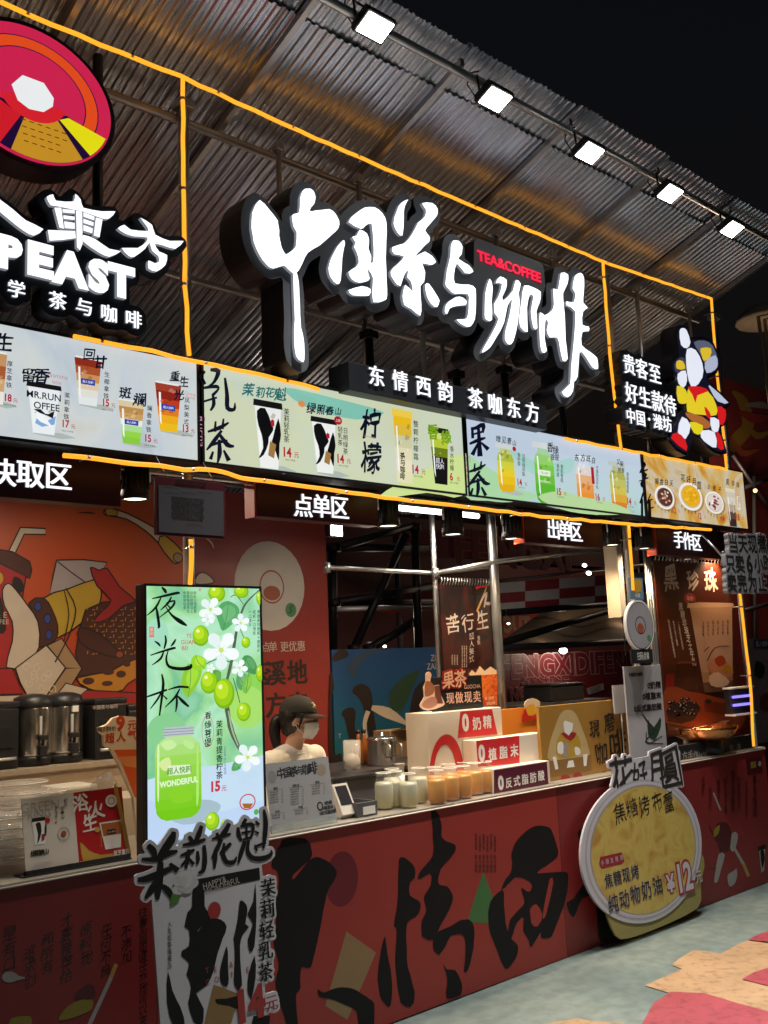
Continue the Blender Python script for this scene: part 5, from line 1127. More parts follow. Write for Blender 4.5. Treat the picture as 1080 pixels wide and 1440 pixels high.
BE_ = [[(80, 632, 4), (130, 615, 8), (200, 590, 8)], [(172, 508, 5), (180, 560, 11), (170, 650, 9), (160, 725, 6)], [(172, 598, 5), (150, 640, 8), (112, 690, 3)], [(180, 620, 4), (200, 640, 7)], [(205, 590, 4), (260, 575, 9), (312, 578, 8)], [(265, 585, 5), (240, 630, 9), (188, 682, 3)], [(248, 610, 5), (250, 660, 9), (244, 705, 4)], [(250, 618, 4), (280, 650, 13), (312, 678, 7)]]
for C_ in (YE, GU, BE_): hand(a, C_, NK, jag=.03, k=1.35); a.reset()
for k in range(4): a.vtext(291+k*18, 80, ['色如琥珀香', '葡萄美酒夜光', '欲饮琵琶马上', '醉卧沙场君莫'][k], 17, NK, pitch=19); a.reset()
for k in range(3): a.vtext(674-k*22, 178+k*0, ['青提茉莉香飘十里夏天', '轻轻一口清爽', '一口夏天'][k], 18, NK, pitch=22, brush=1.5); a.reset()
RD = em('#c8404c', .9); a.text(313, 310, 'YE', 22, RD); a.text(320, 343, 'GUANG', 22, RD); a.text(292, 374, 'BEI', 22, RD); a.rect(107, 264, 132, 318, em('#d08070')); a.vtext(119, 268, '茶印', 20, em('#e8d8c8')); a.reset(); a.text(370, 72, '夏', 16, RD)
a.vtext(412, 705, '香', 36, NK, bold=.01, brush=1.5); a.vtext(412, 750, '缘菩提', 40, NK, bold=.015, brush=1.5, pitch=46); a.reset(); a.ring(411, 805, 62, 165, .06, RD); a.vtext(471, 750, '茉莉青提香柠茶', 38, NK, bold=.02, pitch=44); a.reset(); a.vtext(500, 885, '500ml冷常温', 17, em('#6068a0', .8), pitch=18); a.reset()
a.text(452, 1090, '15', 50, RD, bold=.05, wx=.95); a.text(495, 1100, '元', 30, RD, bold=.02)
a.ring(617, 1172, 84, 84, .14, em('#c03848')); a.poly([(588, 1180), (646, 1180), (630, 1205), (600, 1205)], em('#a86420')); a.ell(662, 1224, 26, 30, em('#58a850'))
for k, c in enumerate('中国茶与咖啡'): a.text(160+k*24, 1392-k*3, c, 26, NK, bold=.03, brush=1.5)
a.build('lettering', o)
# hanging price notice
HP = FP(3.40); o = root('price_notice', HP.px(268, 715), 'grey framed notice of small print hanging below the milk tea board by the neon tube', 'notice')
q = [HP.uv(*p) for p in ((219, 752), (318, 758), (319, 680), (217, 668))]; x0, x1, y0, y1 = q[0][0], q[1][0], q[0][1], q[2][1]
mb = MB(); mb.box((x0, 3.40, y0), (x1, 3.415, y1), mat('maroon_frame', (.12, .02, .03), .4), .002); mb.build('frame', o)
mb = MB(); mb.box((x0+.012, 3.397, y0+.012), (x1-.012, 3.3995, y1-.035), mat('grey_sheet', (.13, .125, .14), .3, var=.1)); mb.build('sheet', o)
a = Art(FP(3.397), (0, 440, 3.6), base=.0006); a.text(970, 862, '糖度价格公示牌', 22, K, bold=.03)
for i in range(6): a.rect(830+(i % 3)*85, 885+(i//3)*26, 905+(i % 3)*85, 886.5+(i//3)*26, K)
for j in range(9):
    a.reset(); a.text(950, 942+j*13, ['浓香拿铁糖度适中去冰常温可选', '建议零售价格以店内公示为准哦', '茉莉轻乳茶热量说明标准杯量'][j % 3], 12, K, bold=.01)
a.text(985, 1072, '请勿拍打谢谢合作', 10, mat('dull_red_ink', (.3, .04, .04), .5)); a.build('small_print', o)
for dx in (.06, .28): mb = MB(); mb.tube([(x0+dx, 3.41, y1), (x0+dx, 3.50, 2.47)], .002, GALV, 5); mb.build('wire', o)

# ================================================================== JASMINE CUT-OUT (front of counter)
JP_ = Plane((0, 3.33, .35), (1, 0, 0), (0, .10, 1)); zj = (180, 1130, 4.5)
o = root('tea_cutout_board', JP_.px(300, 1400), 'big grey and black cup-shaped cut-out board leaning on the counter, priced 14元', 'sign')
GW = mat('cutout_grey_white', (.46, .45, .48), .45, var=.06); a = Art(JP_, zj, base=.001); pol = []
pol += [[a.to(*p) for p in [(170, 600), (440, 460), (830, 400), (860, 700), (840, 1500), (240, 1600)]]]
TS = [[[(290, 178, 26), (275, 225, 50), (225, 300, 52), (190, 370, 44)], [(125, 262, 30), (160, 300, 44), (170, 345, 22)], [(85, 352, 20), (170, 352, 34), (250, 318, 38), (312, 300, 18)], [(60, 482, 26), (120, 475, 44), (220, 432, 40), (300, 400, 20)], [(205, 370, 36), (200, 450, 48), (190, 530, 50), (185, 608, 22)], [(185, 480, 30), (150, 540, 44), (108, 600, 18)], [(215, 520, 30), (255, 555, 44), (275, 600, 20)], [(262, 380, 22), (315, 425, 38)]],
      [[(385, 205, 18), (410, 245, 30)], [(465, 140, 22), (445, 200, 34), (420, 250, 20)], [(345, 262, 14), (420, 250, 28), (490, 225, 16)], [(330, 330, 14), (385, 310, 26), (420, 290, 14)], [(385, 290, 22), (375, 350, 30), (365, 410, 16)], [(375, 350, 20), (335, 395, 14)], [(385, 350, 18), (415, 385, 22)], [(438, 300, 16), (442, 350, 24), (436, 385, 12)], [(480, 262, 20), (485, 350, 30), (475, 420, 28), (442, 440, 12)]],
      [[(560, 185, 16), (580, 230, 28)], [(640, 125, 24), (610, 180, 34), (575, 215, 16)], [(530, 225, 12), (600, 205, 24), (650, 190, 12)], [(590, 225, 22), (560, 290, 30), (530, 345, 12)], [(555, 290, 20), (550, 350, 28), (545, 410, 16)], [(650, 250, 20), (615, 285, 26), (580, 312, 10)], [(608, 250, 14), (600, 320, 28), (625, 370, 30), (670, 368, 24), (685, 335, 8)]],
      [[(745, 95, 20), (728, 132, 26)], [(695, 150, 18), (700, 200, 26), (718, 235, 14)], [(710, 145, 16), (780, 130, 24), (790, 165, 20), (778, 215, 14)], [(715, 187, 12), (775, 176, 15)], [(725, 228, 14), (780, 213, 18)], [(748, 140, 12), (750, 220, 16)], [(738, 238, 24), (715, 310, 28), (695, 380, 12)], [(762, 232, 18), (755, 300, 26), (790, 345, 32), (860, 345, 32), (905, 318, 22), (903, 292, 6)], [(805, 110, 12), (828, 135, 20)], [(800, 175, 12), (825, 190, 18)], [(806, 270, 14), (872, 245, 16)], [(858, 38, 14), (870, 110, 28), (865, 200, 28), (855, 285, 14)], [(800, 262, 12), (815, 300, 14)]]]
def strokepoly(st):
    q = cr(st, 2, False); L = []; Q = []
    for i, (x, y, w) in enumerate(q):
        b0 = q[max(0, i-1)]; b1 = q[min(len(q)-1, i+1)]; dx, dy = b1[0]-b0[0], b1[1]-b0[1]; l = math.hypot(dx, dy) or 1; L.append((x-dy/l*w/2, y+dx/l*w/2)); Q.append((x+dy/l*w/2, y-dx/l*w/2))
    return [a.to(*p) for p in L+Q[::-1]]
for C_ in TS: pol += [strokepoly(st) for st in C_]
VC = [('茉', 885, 530, 110), ('莉', 880, 665, 115), ('轻', 875, 800, 112), ('乳', 868, 930, 112), ('茶', 868, 1065, 112)]
for ch, x, y, h in VC: pol += tris2d(a, x, y, ch, h)
pol += tris2d(a, 780, 1260, '14', 190, bold=.05)+tris2d(a, 905, 1260, '元', 100)
mb = MB()
for L in blob(pol, .013, .005): mb.prism(JP_, L, -.008, 0, GW)
mb.build('board', o)
a.h = .001
a.poly([(430, 480), (830, 405), (835, 480), (470, 560)], PB)
a.poly(rough([(410, 530), (480, 520), (482, 650), (512, 690), (515, 735), (450, 790), (440, 815), (520, 730), (590, 735), (622, 780), (600, 850), (565, 950), (540, 1060), (500, 1150), (430, 1200), (480, 1300), (470, 1390), (420, 1390), (380, 1260), (400, 1160), (370, 1080), (385, 1010), (340, 970), (340, 930), (385, 900), (385, 800), (355, 780), (375, 690), (405, 650)], 2, 3), PB)
a.poly(rough([(250, 1060), (280, 1180), (330, 1290), (360, 1395), (280, 1395), (245, 1250)], 2, 2), PB)
a.poly(rough([(625, 900), (632, 1000), (636, 1110), (625, 1160), (590, 1140), (580, 1060), (600, 970)], 2, 2), PB)
a.poly(rough([(715, 610), (750, 640), (755, 690), (740, 760), (765, 780), (725, 830), (708, 900), (715, 1060), (720, 1150), (690, 1175), (668, 1120), (675, 950), (668, 850), (690, 750), (700, 650)], 2, 2), PB)
a.poly(rough([(805, 500), (812, 700), (800, 900), (770, 940), (755, 860), (790, 760), (755, 700), (790, 620)], 2, 2), PB); a.poly(rough([(800, 960), (805, 1100), (780, 1230), (755, 1180), (760, 1080)], 2, 2), PB)
a.ell(545, 675, 84, 108, mat('dull_red_print', (.28, .03, .03), .4)); a.h += .0002
a.poly([(540, 1145), (705, 1205), (650, 1395), (480, 1395)], mat('kraft_board_print', (.22, .13, .05), .4)); a.poly(rough([(550, 1240), (620, 1235), (700, 1215), (705, 1300), (640, 1280), (560, 1265)], 2, 3), PB)
a.poly(rough([(790, 1345), (900, 1340), (890, 1400), (780, 1400)], 1, 2), PB)
DR = mat('dull_red_print', (.28, .03, .03), .4); a.h = .0012
for t_, x, y in [('T', 500, 1055), ('E', 553, 1050), ('A', 605, 1045), ('&', 652, 1018), ('E', 705, 1060), ('E', 755, 1052), ('C', 505, 1128), ('O', 560, 1112), ('F', 610, 1098), ('F', 658, 1082)]: a.text(x, y, t_, 36, DR); a.reset(); a.h = .0012
a.text(548, 500, 'HAPPY&', 40, mat('grey_lettering', (.35, .32, .3), .5), rot=.12, wx=.9); a.text(596, 520, 'WONDERFUL', 40, mat('grey_lettering', (.35, .32, .3), .5), rot=.12, wx=.8)
a.vtext(262, 745, '人生如茶慢慢品', 40, PB, brush=1.5, wx=.8)
a.build('print', o)
a = Art(JP_, zj, base=.0016, step=.00006)
for C_ in TS:
    hand(a, C_, PB, jag=.05); a.reset()
a.build('title_character', o)
a = Art(JP_, zj, base=.0034)
for ch, x, y, h in VC: a.text(x, y, ch, h, PB, heavy=.02, bold=.005)
a.text(780, 1260, '14', 190, DR, bold=.06, wx=.95); a.text(905, 1260, '元', 100, DR, heavy=.02); a.build('side_character', o)
a = Art(JP_, zj, base=.0026); a.poly([(285, 565), (325, 580), (320, 615), (270, 648), (268, 600)], mat('leaf_print', (.06, .16, .03), .4), 2)
for k in range(11):
    q = k*2.4; r_ = 60-k*5; a.ell(352+r_*.8*math.cos(q), 505+r_*math.sin(q), 90-k*5, 72-k*4, mat('petal_%d' % (k % 3), (.40+.04*(k % 3),)*3, .5))
a.build('blossom', o)

# ================================================================== CARAMEL CUT-OUT (right, round)
RPn = Plane((0, 3.44, .0), (1, 0, 0), (0, .07, 1)); zc_ = (780, 1020, 3.43)
o = root('round_cutout_board', RPn.px(910, 1310), 'big round golden dessert cut-out board leaning on the counter, priced 12元', 'sign')
a = Art(RPn, zc_, base=.001); pol = []
LC = [('花', 325, 245, 190), ('好', 410, 240, 130), ('月', 487, 195, 150), ('圓', 556, 205, 190)]
for ch, x, y, h in LC: pol += tris2d(a, x, y, ch, h, bold=.02, brush=1)
pol += [[a.to(*p) for p in [(280, 190), (600, 130), (600, 290), (300, 300)]]]
mb = MB()
LW = mat('cutout_white', (.46, .45, .50), .4, var=.05)
for L in blob(pol, .012, .006): mb.prism(RPn, L, -.010, .002, LW)
mb.build('title_board', o)
el = lambda cx, cy, w, h, n=72: a.loc(cx, cy, w, h)([(math.cos(2*math.pi*i/n)*.5, math.sin(2*math.pi*i/n)*.5) for i in range(n)])
mb = MB(); base_ = cr([(150, 640), (185, 770), (235, 850), (265, 950), (320, 1032), (480, 985), (692, 880), (705, 760), (720, 640), (600, 500), (300, 500)], 3, True, .4); mb.prism(RPn, [a.to(*p) for p in base_], -.012, -.0005, mat('custard_board', (.26, .22, .07), .45, var=.12)); mb.build('base_board', o)
mb = MB(); mb.prism(RPn, el(435, 590, 592, 715), -.010, .0035, LW); mb.build('rim_board', o)
a.h = .0042; a.raw(el(437, 590, 560, 680), mat('rim_grey_print', (.34, .33, .37), .4)); a.raw(el(437, 590, 545, 664), LW); a.raw(el(438, 592, 520, 636), mat('rim_shadow_print', (.28, .26, .26), .4))
a.raw(el(438, 594, 508, 622), ramp_mat('caramel_print', ['#a07c3c', '#b0964a', '#baa65a', '#b69c50', '#a67e3c'], 7, rough=.4, dist=.5))
BK = mat('sign_black_ink', (.03, .025, .02), .4); a.h = .0056
for ch, x, y, h in [('焦', 310, 420, 100), ('糖', 368, 398, 90), ('烤', 428, 388, 92), ('布', 490, 368, 90), ('蕾', 545, 370, 92)]: a.text(x, y, ch, h, BK, bold=.004, brush=1.2)
a.h = .0056; a.poly([(215, 635), (320, 612), (332, 655), (320, 668), (222, 690), (210, 670)], mat('red_badge', (.25, .02, .03), .4), 1)
for k, c in enumerate('小朋友推荐'): a.text(226+k*23, 662-k*6, c, 26, LW)
a.h = .0056
for k, c in enumerate('焦糖现烤'): a.text(256+k*42, 748-k*14, c, 66, LW, bold=.045)
for k, c in enumerate('纯动物奶油'): a.text(278+k*53, 858-k*22, c, 84, LW, bold=.045)
a.h = .0064
for k, c in enumerate('焦糖现烤'): a.text(256+k*42, 748-k*14, c, 66, BK, bold=.02)
for k, c in enumerate('纯动物奶油'): a.text(278+k*53, 858-k*22, c, 84, BK, bold=.02)
DRR = mat('price_red', (.28, .03, .05), .4); a.h = .0056
for dh, M_, bo in ((0, DRR, .10), (.001, LW, .03)):
    a.h = .0056+dh; a.text(555, 762, '¥', 80, M_, bold=bo); a.text(625, 728, '12', 130, M_, bold=bo, wx=.85); a.text(690, 728, '元', 60, M_, bold=bo*.4)
a.build('print', o)
a = Art(RPn, zc_, base=.004)
for ch, x, y, h in LC: a.text(x, y, ch, h, BK, bold=.015, brush=1)
a.h = .003; a.rect(425, 150, 470, 210, mat('rim_grey_print', (.34, .33, .37), .4)); a.build('title_character', o)

# ================================================================== THINGS ON THE COUNTER
WT = .909
# menu sheet in clear holder
MPn = Plane((0, 3.585, WT), (1, 0, 0), (0, .16, 1)); zn = (350, 900, 4)
o = root('menu_stand', MPn.px(425, 1170), 'printed menu sheet leaning in a clear stand in front of the worker', 'menu stand')
a = Art(MPn, zn); SHT = mat('menu_paper', (.34, .34, .35), .35, var=.05)
q = [a.to(*p) for p in [(100, 700), (430, 655), (512, 1065), (125, 1135)]]
xa, xb = (q[0][0]+q[3][0])/2, (q[1][0]+q[2][0])/2; yt = (q[0][1]+q[1][1])/2
mb = MB(); mb.prism(MPn, [(xa, .03), (xb, .03), (xb, yt), (xa, yt)], -.004, 0, SHT); mb.build('sheet', o)
mb = MB(); mb.prism(MPn, [(xa-.004, .0), (xb+.004, .0), (xb+.004, .035), (xa-.004, .035)], -.006, .004, mat('acrylic_foot', (.4, .45, .45), .1, alpha=.6)); mb.build('holder', o)
a.h = .0006; MK = mat('menu_ink', (.03, .03, .035), .4)
for k, (ch, h) in enumerate(zip('中国茶与咖啡', (72, 66, 66, 56, 66, 76))): a.text(180+k*36, 750-k*6, ch, h*.85, MK, bold=.03, brush=1.2); a.reset()
a.ell(405, 730, 60, 66, mat('menu_tan', (.3, .25, .2), .4)); a.ell(130, 770, 50, 70, mat('menu_grey', (.25, .25, .26), .4))
for cx, cy, n, t_ in [(150, 835, 5, '拿铁'), (265, 818, 7, '轻乳茶'), (385, 800, 4, '果茶'), (160, 965, 2, '手作'), (290, 940, 2, '柠檬')]:
    a.reset(); a.text(cx, cy, t_, 15, MK, bold=.02); a.rect(cx-42, cy+9, cx+42, cy+11, mat('menu_brown', (.25, .12, .08), .4))
    for j in range(n): a.text(cx-8, cy+22+j*14, ['厚芝拿铁 香草', '茉莉青提柠茶', '生椰拿铁 超大'][j % 3], 9, MK); a.text(cx+38, cy+20+j*14, ['14', '15', '17'][j % 3], 9, MK); a.reset()
for j, t_ in enumerate(['0奶精', '0植脂末', '0反式脂肪酸']): a.text(445, 915+j*26, t_, 21, MK, bold=.05)
a.ell(400, 935, 34, 52, MK); a.ell(400, 935, 20, 34, SHT); a.poly([(108, 1050), (150, 1035), (158, 1065), (115, 1082)], mat('menu_grey', (.25, .25, .26), .4))
for j in range(6): a.text(215+(j % 3)*80, 1045-(j % 3)*10+(j//3)*18, '会员充值满赠', 11, MK); a.h -= a.step
a.up(); a.text(440, 1010, '中国茶与咖啡', 16, MK, bold=.05); a.build('print', o)
# leaflets
LPn = Plane((0, 3.60, WT), (1, 0, 0), (0, .20, 1)); zl = (0, 940, 4.5)
o = root('leaflet_stand', LPn.px(110, 1235), 'black stand with a white tea leaflet and a red latte leaflet on the counter', 'leaflet stand')
a = Art(LPn, zl); P4 = [a.to(*p) for p in [(110, 825), (440, 780), (530, 1275), (190, 1330)]]; P5 = [a.to(*p) for p in [(445, 780), (745, 757), (840, 1225), (537, 1275)]]
h0 = .02; xw0 = (P4[0][0]+P4[3][0])/2; xw1 = (P4[1][0]+P4[2][0])/2; xr1 = (P5[1][0]+P5[2][0])/2; yt = (P4[0][1]+P5[1][1])/2
mb = MB(); mb.prism(LPn, [(xw0, h0), (xw1-.001, h0), (xw1-.001, yt), (xw0, yt)], -.004, 0, mat('leaflet_white', (.62, .56, .5), .4, var=.05)); mb.build('white_leaflet', o)
mb = MB(); mb.prism(LPn, [(xw1+.001, h0), (xr1, h0), (xr1, yt), (xw1+.001, yt)], -.004, 0, mat('leaflet_red', (.42, .018, .02), .35, var=.1)); mb.build('red_leaflet', o)
mb = MB(); mb.prism(LPn, [(xw0-.004, 0), (xr1+.004, 0), (xr1+.004, .019), (xw0-.004, .019)], -.012, .012, BLACK); mb.box((xw0-.02, 3.585, WT), (xr1+.006, 3.66, WT+.005), BLACK); mb.build('stand', o)
a.h = .0006; LG = mat('leaflet_grey_ink', (.42, .38, .34), .4)
a.text(255, 870, 'GREEN', 60, LG); a.text(215, 925, 'SPRING', 50, LG)
a.raw(a.loc(250, 1030, 90, 165)([(-.4, -.5), (.36, -.5), (.45, .42), (-.48, .42)]), WHITEP); a.raw(a.loc(245, 955, 96, 24)([(-.5, -.5), (.5, -.5), (.42, .5), (-.42, .5)]), K)
a.poly(rough([(225, 985), (255, 975), (262, 1030), (250, 1080), (235, 1110), (240, 1050)], 2, 1), K); a.poly(rough([(285, 980), (295, 1000), (290, 1060), (280, 1050)], 2, 1), K); a.poly([(262, 1050), (285, 1045), (280, 1085), (262, 1095)], DRR); a.ell(300, 962, 34, 36, mat('bright_red_ink', (.5, .02, .03), .4))
a.ring(403, 1045, 78, 90, .15, LG); a.ell(403, 1045, 34, 38, mat('mural_rust', (.3, .07, .03), .5))
for k, c in enumerate('绿照春山'): a.text(210+k*27, 1170-k*4, c, 34, K, bold=.05, brush=1.3)
a.reset(); a.vtext(355, 870, '轻乳绿茶一杯', 18, K); a.vtext(395, 870, '如春山', 26, K, brush=1.5); a.vtext(415, 822, '初见', 24, K, brush=1.5); a.reset()
for j in range(5): a.text(275-j*6, 1228+j*13, '春日限定茶香清新回甘悠长口感', 8, LG); a.h -= a.step
for k, c in enumerate('中国茶与咖啡'): a.text(425+k*16, 1258-k*4, c, 20, K, bold=.02, brush=1.3)
a.h = .0006; YW_ = mat('leaflet_gold', (.5, .3, .06), .4)
a.poly([(720, 765), (745, 757), (830, 1180), (800, 1150), (770, 1000), (750, 900)], YW_, 2); a.poly([(505, 1100), (560, 1150), (640, 1180), (740, 1170), (760, 1230), (600, 1262), (540, 1265)], YW_, 2)
WL = mat('leaflet_white_ink', (.75, .7, .65), .4)
a.text(510, 850, '浴', 105, WL, bold=.03, brush=1.2); a.text(605, 895, '火', 115, WL, bold=.03, brush=1.2); a.text(570, 975, '生', 105, WL, bold=.03, brush=1.2)
a.raw(a.loc(705, 1045, 145, 190)([(-.32, -.5), (.36, -.5), (.48, .42), (-.5, .42)]), WL); a.raw(a.loc(705, 1015, 128, 80)([(-.43, -.5), (.47, -.5), (.5, .5), (-.5, .5)]), mat('latte_print', (.42, .13, .04), .4)); a.rect(677, 1018, 732, 1048, K); a.text(705, 1033, '超人快跑', 12, WL)
a.ell(703, 838, 74, 80, WL); a.ring(703, 838, 44, 46, .2, mat('bright_red_ink', (.5, .02, .03), .4)); a.text(768, 1165, '厚芝拿铁', 38, WL, bold=.04, wx=.7); a.vtext(640, 1040, 'LATTE', 16, YW_, pitch=18); a.ell(615, 1020, 34, 34, YW_)
for j in range(3): a.text(770, 1190+j*12, '浓郁咖啡与厚芝士相遇', 8, YW_); a.h -= a.step
a.build('print', o)

# payment terminal and grey tray
c = at(485, 1150, 3.66); o = root('payment_terminal', (c.x, 3.66, WT), 'small white card payment terminal with a dark screen beside the menu sheet', 'payment terminal')
TP = Plane((c.x, 3.62, WT+.02), (1, 0, 0), (0, .55, 1)); mb = MB(); mb.prism(TP, [(-.045, 0), (.045, 0), (.045, .15), (-.045, .15)], -.03, 0, mat('terminal_white', (.6, .55, .5), .35)); mb.build('body', o)
mb = MB(); mb.prism(TP, [(-.034, .045), (.034, .045), (.034, .138), (-.034, .138)], .0005, .002, mat('screen_dark', (.03, .03, .035), .12)); mb.build('screen', o)
mb = MB(); mb.box((c.x-.04, 3.64, WT), (c.x+.04, 3.74, WT+.03), mat('terminal_white', (.6, .55, .5), .35), .004); mb.build('foot', o)
c0 = at(492, 1120, 3.72); c1 = at(532, 1120, 3.66); o = root('grey_box', (c0.x+.1, 3.7, WT), 'open dark grey counter box with a white slip, between the terminal and the milk jars', 'box')
x0 = at(503, 1140, 3.60).x; x1 = at(531, 1140, 3.60).x; zt = at(515, 1128, 3.6).z; GRY = mat('grey_plastic', (.09, .09, .095), .4)
mb = MB(); mb.box((x0, 3.60, WT), (x1, 3.615, zt), GRY, .002); mb.box((x0, 3.616, WT), (x0+.01, 3.86, zt), GRY); mb.box((x1-.01, 3.616, WT), (x1, 3.86, zt), GRY); mb.box((x0+.011, 3.85, WT), (x1-.011, 3.86, zt), GRY); mb.box((x0+.011, 3.616, WT), (x1-.011, 3.849, WT+.01), GRY); mb.build('tray', o)
xm = (x0+x1)/2; mb = MB(); mb.box((xm-.03, 3.597, zt-.055), (xm+.045, 3.5995, zt-.02), WHITEP); mb.build('slip', o)
x2 = at(470, 1100, 3.9).x; o = root('dark_register', (x2+.15, 3.95, WT), 'dark register machine behind the terminal', 'cash register'); zt2 = at(500, 1090, 3.9).z
mb = MB(); mb.box((x2, 3.9, WT), (at(531, 1100, 3.9).x, 4.1, zt2-.02), GRY, .006); mb.build('body', o); mb = MB(); mb.box((x2-.01, 3.88, zt2-.019), (at(531, 1100, 3.9).x+.01, 4.11, zt2), BLACK, .006); mb.build('top', o)

# jars
def jar(c, r, h, col, label, group, first=None, lid=False):
    o = root('glass_jar', c, label, 'jar', group)
    mb = MB(); mb.lathe(c, [(r*.75, .0), (r*.95, .008), (r, .02), (r, h*.70), (r*.9, h*.79), (r*.74, h*.84), (r*.74, h*.93), (r*.8, h*.94), (r*.8, h)], mat('jar_glass', (.95, .95, .93), .04, alpha=.09, var=.02), 24); mb.build('glass', o)
    mb = MB(); mb.lathe(c, [(r*.72, .004), (r*.92, .012), (r*.955, .024), (r*.955, h*.66), (r*.86, h*.745), (.0001, h*.75)], col, 24); mb.build('drink', o)
    mb = MB(); q = [(c[0]+r*.78*math.cos(i*math.pi/10), c[1]+r*.78*math.sin(i*math.pi/10), c[2]+h) for i in range(20)]; mb.tube(q, .003, mat('jar_rim', (.8, .78, .72), .1, alpha=.8), 5, closed=True); mb.build('rim', o)
    return o
MILK = ramp_mat('milk_custard', ['#94843c', '#aca06c', '#b4b094', '#aeb0a8'], 8, rough=.3, axis=(2, -.0, .1, .5)); JUICE = ramp_mat('orange_tea', ['#9c5a08', '#b87410', '#c48620', '#b88430'], 7, rough=.2, axis=(2, 0, .1, .4))
for M_, e_ in ((MILK, 0), (JUICE, 0)):
    bs = M_.node_tree.nodes['Principled BSDF']; bs.inputs['Subsurface Weight'].default_value = .1; bs.inputs['Subsurface Radius'].default_value = (.02, .012, .005)
ml = ['milky jar at the left end of the back row, beside the grey box', 'milky jar second in the back row', 'milky jar in the middle of the front', 'milky jar third in the back row, with blue-white drink', 'small milky jar behind the others']
for k, (px, Y) in enumerate([(541, 3.70), (557, 3.70), (575, 3.63), (590, 3.70), (553, 3.80)]):
    x = at(px, 1130, Y).x; jar((x, Y, WT), .047, .17 if k != 2 else .16, MILK, ml[k], 'jars of milky drink on the counter')
jl = ['orange tea jar at the front left corner of the jar cluster', 'orange tea jar second in the front row', 'orange tea jar third in the front row, front middle', 'orange tea jar fourth in the front row, beside the stair display', 'orange tea jar at the front right end by the stair display', 'orange tea jar at the back left, leftmost of the back row', 'orange tea jar second in the back row', 'orange tea jar third in the back row', 'orange tea jar at the back right']
for k, (px, Y) in enumerate([(615, 3.60), (634, 3.62), (652, 3.62), (669, 3.66), (684, 3.66), (612, 3.72), (633, 3.74), (655, 3.75), (672, 3.78)]):
    x = at(px, 1120, Y).x; jar((x, Y, WT), .047, .16, JUICE, jl[k], 'jars of orange tea on the counter')

# acrylic tube, steel pot, cardboard box, black tool, cups on the inner shelf
YI = 4.45; zi = at(520, 1078, YI).z
o = root('inner_shelf', (4.2, YI, 0), 'dark inner work shelf below the blue poster', 'shelf'); mb = MB(); mb.box((3.60, YI-.15, zi-.025), (6.6, YI+.40, zi), DARKSTEEL, .003); mb.build('top', o); mb = MB(); mb.box((3.62, YI+.1, 0), (6.6, YI+.38, zi-.026), BLACK); mb.build('cabinet', o)
mb = MB(); mb.box((3.60, 4.14, .70), (6.5, YI-.16, .72), TOP); mb.build('lower_top', o)
x = at(537, 1060, YI).x; r = (at(557, 1060, YI).x-at(519, 1060, YI).x)/2*.8; hh = at(537, 1040, YI).z-zi
o = root('steel_pot', (x, YI, zi), 'shiny steel pot with a lid in front of the blue poster', 'pot')
mb = MB(); mb.lathe((x, YI, zi), [(r*.96, 0), (r, .01), (r, hh), (r*1.04, hh+.004)], STEEL, 36); mb.build('body', o); mb = MB(); mb.lathe((x, YI, zi+hh+.005), [(r*1.04, 0), (r*1.0, .008), (r*.4, .016), (.02, .02), (.018, .035), (.0001, .038)], STEEL, 30); mb.build('lid', o)
mb = MB(); mb.tube([(x-.04, YI-r, zi+hh*.35), (x-.04, YI-r-.03, zi+hh*.4), (x-.04, YI-r-.03, zi+hh*.8), (x-.04, YI-r, zi+hh*.85)], .007, GALV, 8); mb.tube([(x+.06, YI-r*.85, zi+hh*.35), (x+.06, YI-r-.02, zi+hh*.4), (x+.06, YI-r-.02, zi+hh*.8), (x+.06, YI-r*.85, zi+hh*.85)], .007, GALV, 8); mb.build('handle', o)
x = at(495, 1060, YI-.05).x; zt = at(495, 1041, YI-.05).z; o = root('acrylic_tube', (x, YI-.05, zi), 'clear acrylic cylinder left of the steel pot', 'cylinder'); mb = MB(); mb.lathe((x, YI-.05, zi), [(.05, 0), (.05, zt-zi), (.047, zt-zi), (.047, .003)], CL, 24); mb.build('tube', o)
mb = MB(); mb.ell((x, YI-.05, zi+.05), (.044, .044, .045), mat('white_lid', (.7, .68, .64), .3), 16, 8); mb.build('content', o)
CARD = mat('cardboard', (.30, .19, .10), .75, var=.15, scale=12, bump=.08); xa, xb = at(547, 1060, 4.7).x, at(600, 1060, 4.7).x; zt = at(575, 1025, 4.7).z
o = root('cardboard_box', ((xa+xb)/2, 4.75, zi), 'open brown cardboard box behind the steel pot', 'box'); mb = MB(); mb.box((xa, 4.68, zi), (xb+.03, 4.84, zt), CARD, .003); mb.build('body', o)
mb = MB(); mb.add([(xa, 4.68, zt+.001), (xb+.03, 4.68, zt+.001), (xb+.03, 4.60, zt+.02), (xa+.03, 4.60, zt+.02)], [(0, 1, 2, 3)], CARD); mb.add([(xb+.03, 4.68, zt+.001), (xb+.03, 4.84, zt+.001), (xb+.12, 4.84, zt+.03), (xb+.12, 4.68, zt+.03)], [(0, 1, 2, 3)], CARD); mb.build('flap', o)
a = Art(FP(4.68), zn, base=.001); a.vtext(950, 555, 'ABC', 15, TAN); a.text(960, 570, '小心轻放', 16, TAN); a.ring(912, 640, 22, 40, .2, TAN); a.build('print', o)
p = at(596, 1060, 4.2); o = root('black_tool_holder', (p.x, 4.2, .72), 'black angled tool beside the white stair display', 'tool'); mb = MB(); q0 = at(604, 1110, 4.15); q1 = at(595, 1035, 4.3); mb.tube([q0, (q0+q1)/2+Vector((.02, 0, 0)), q1], [.04, .03, .012], BLACK, 10); mb.build('body', o); mb = MB(); mb.ell(q1, (.014, .014, .014), WHITEP, 12, 8); mb.build('knob', o)
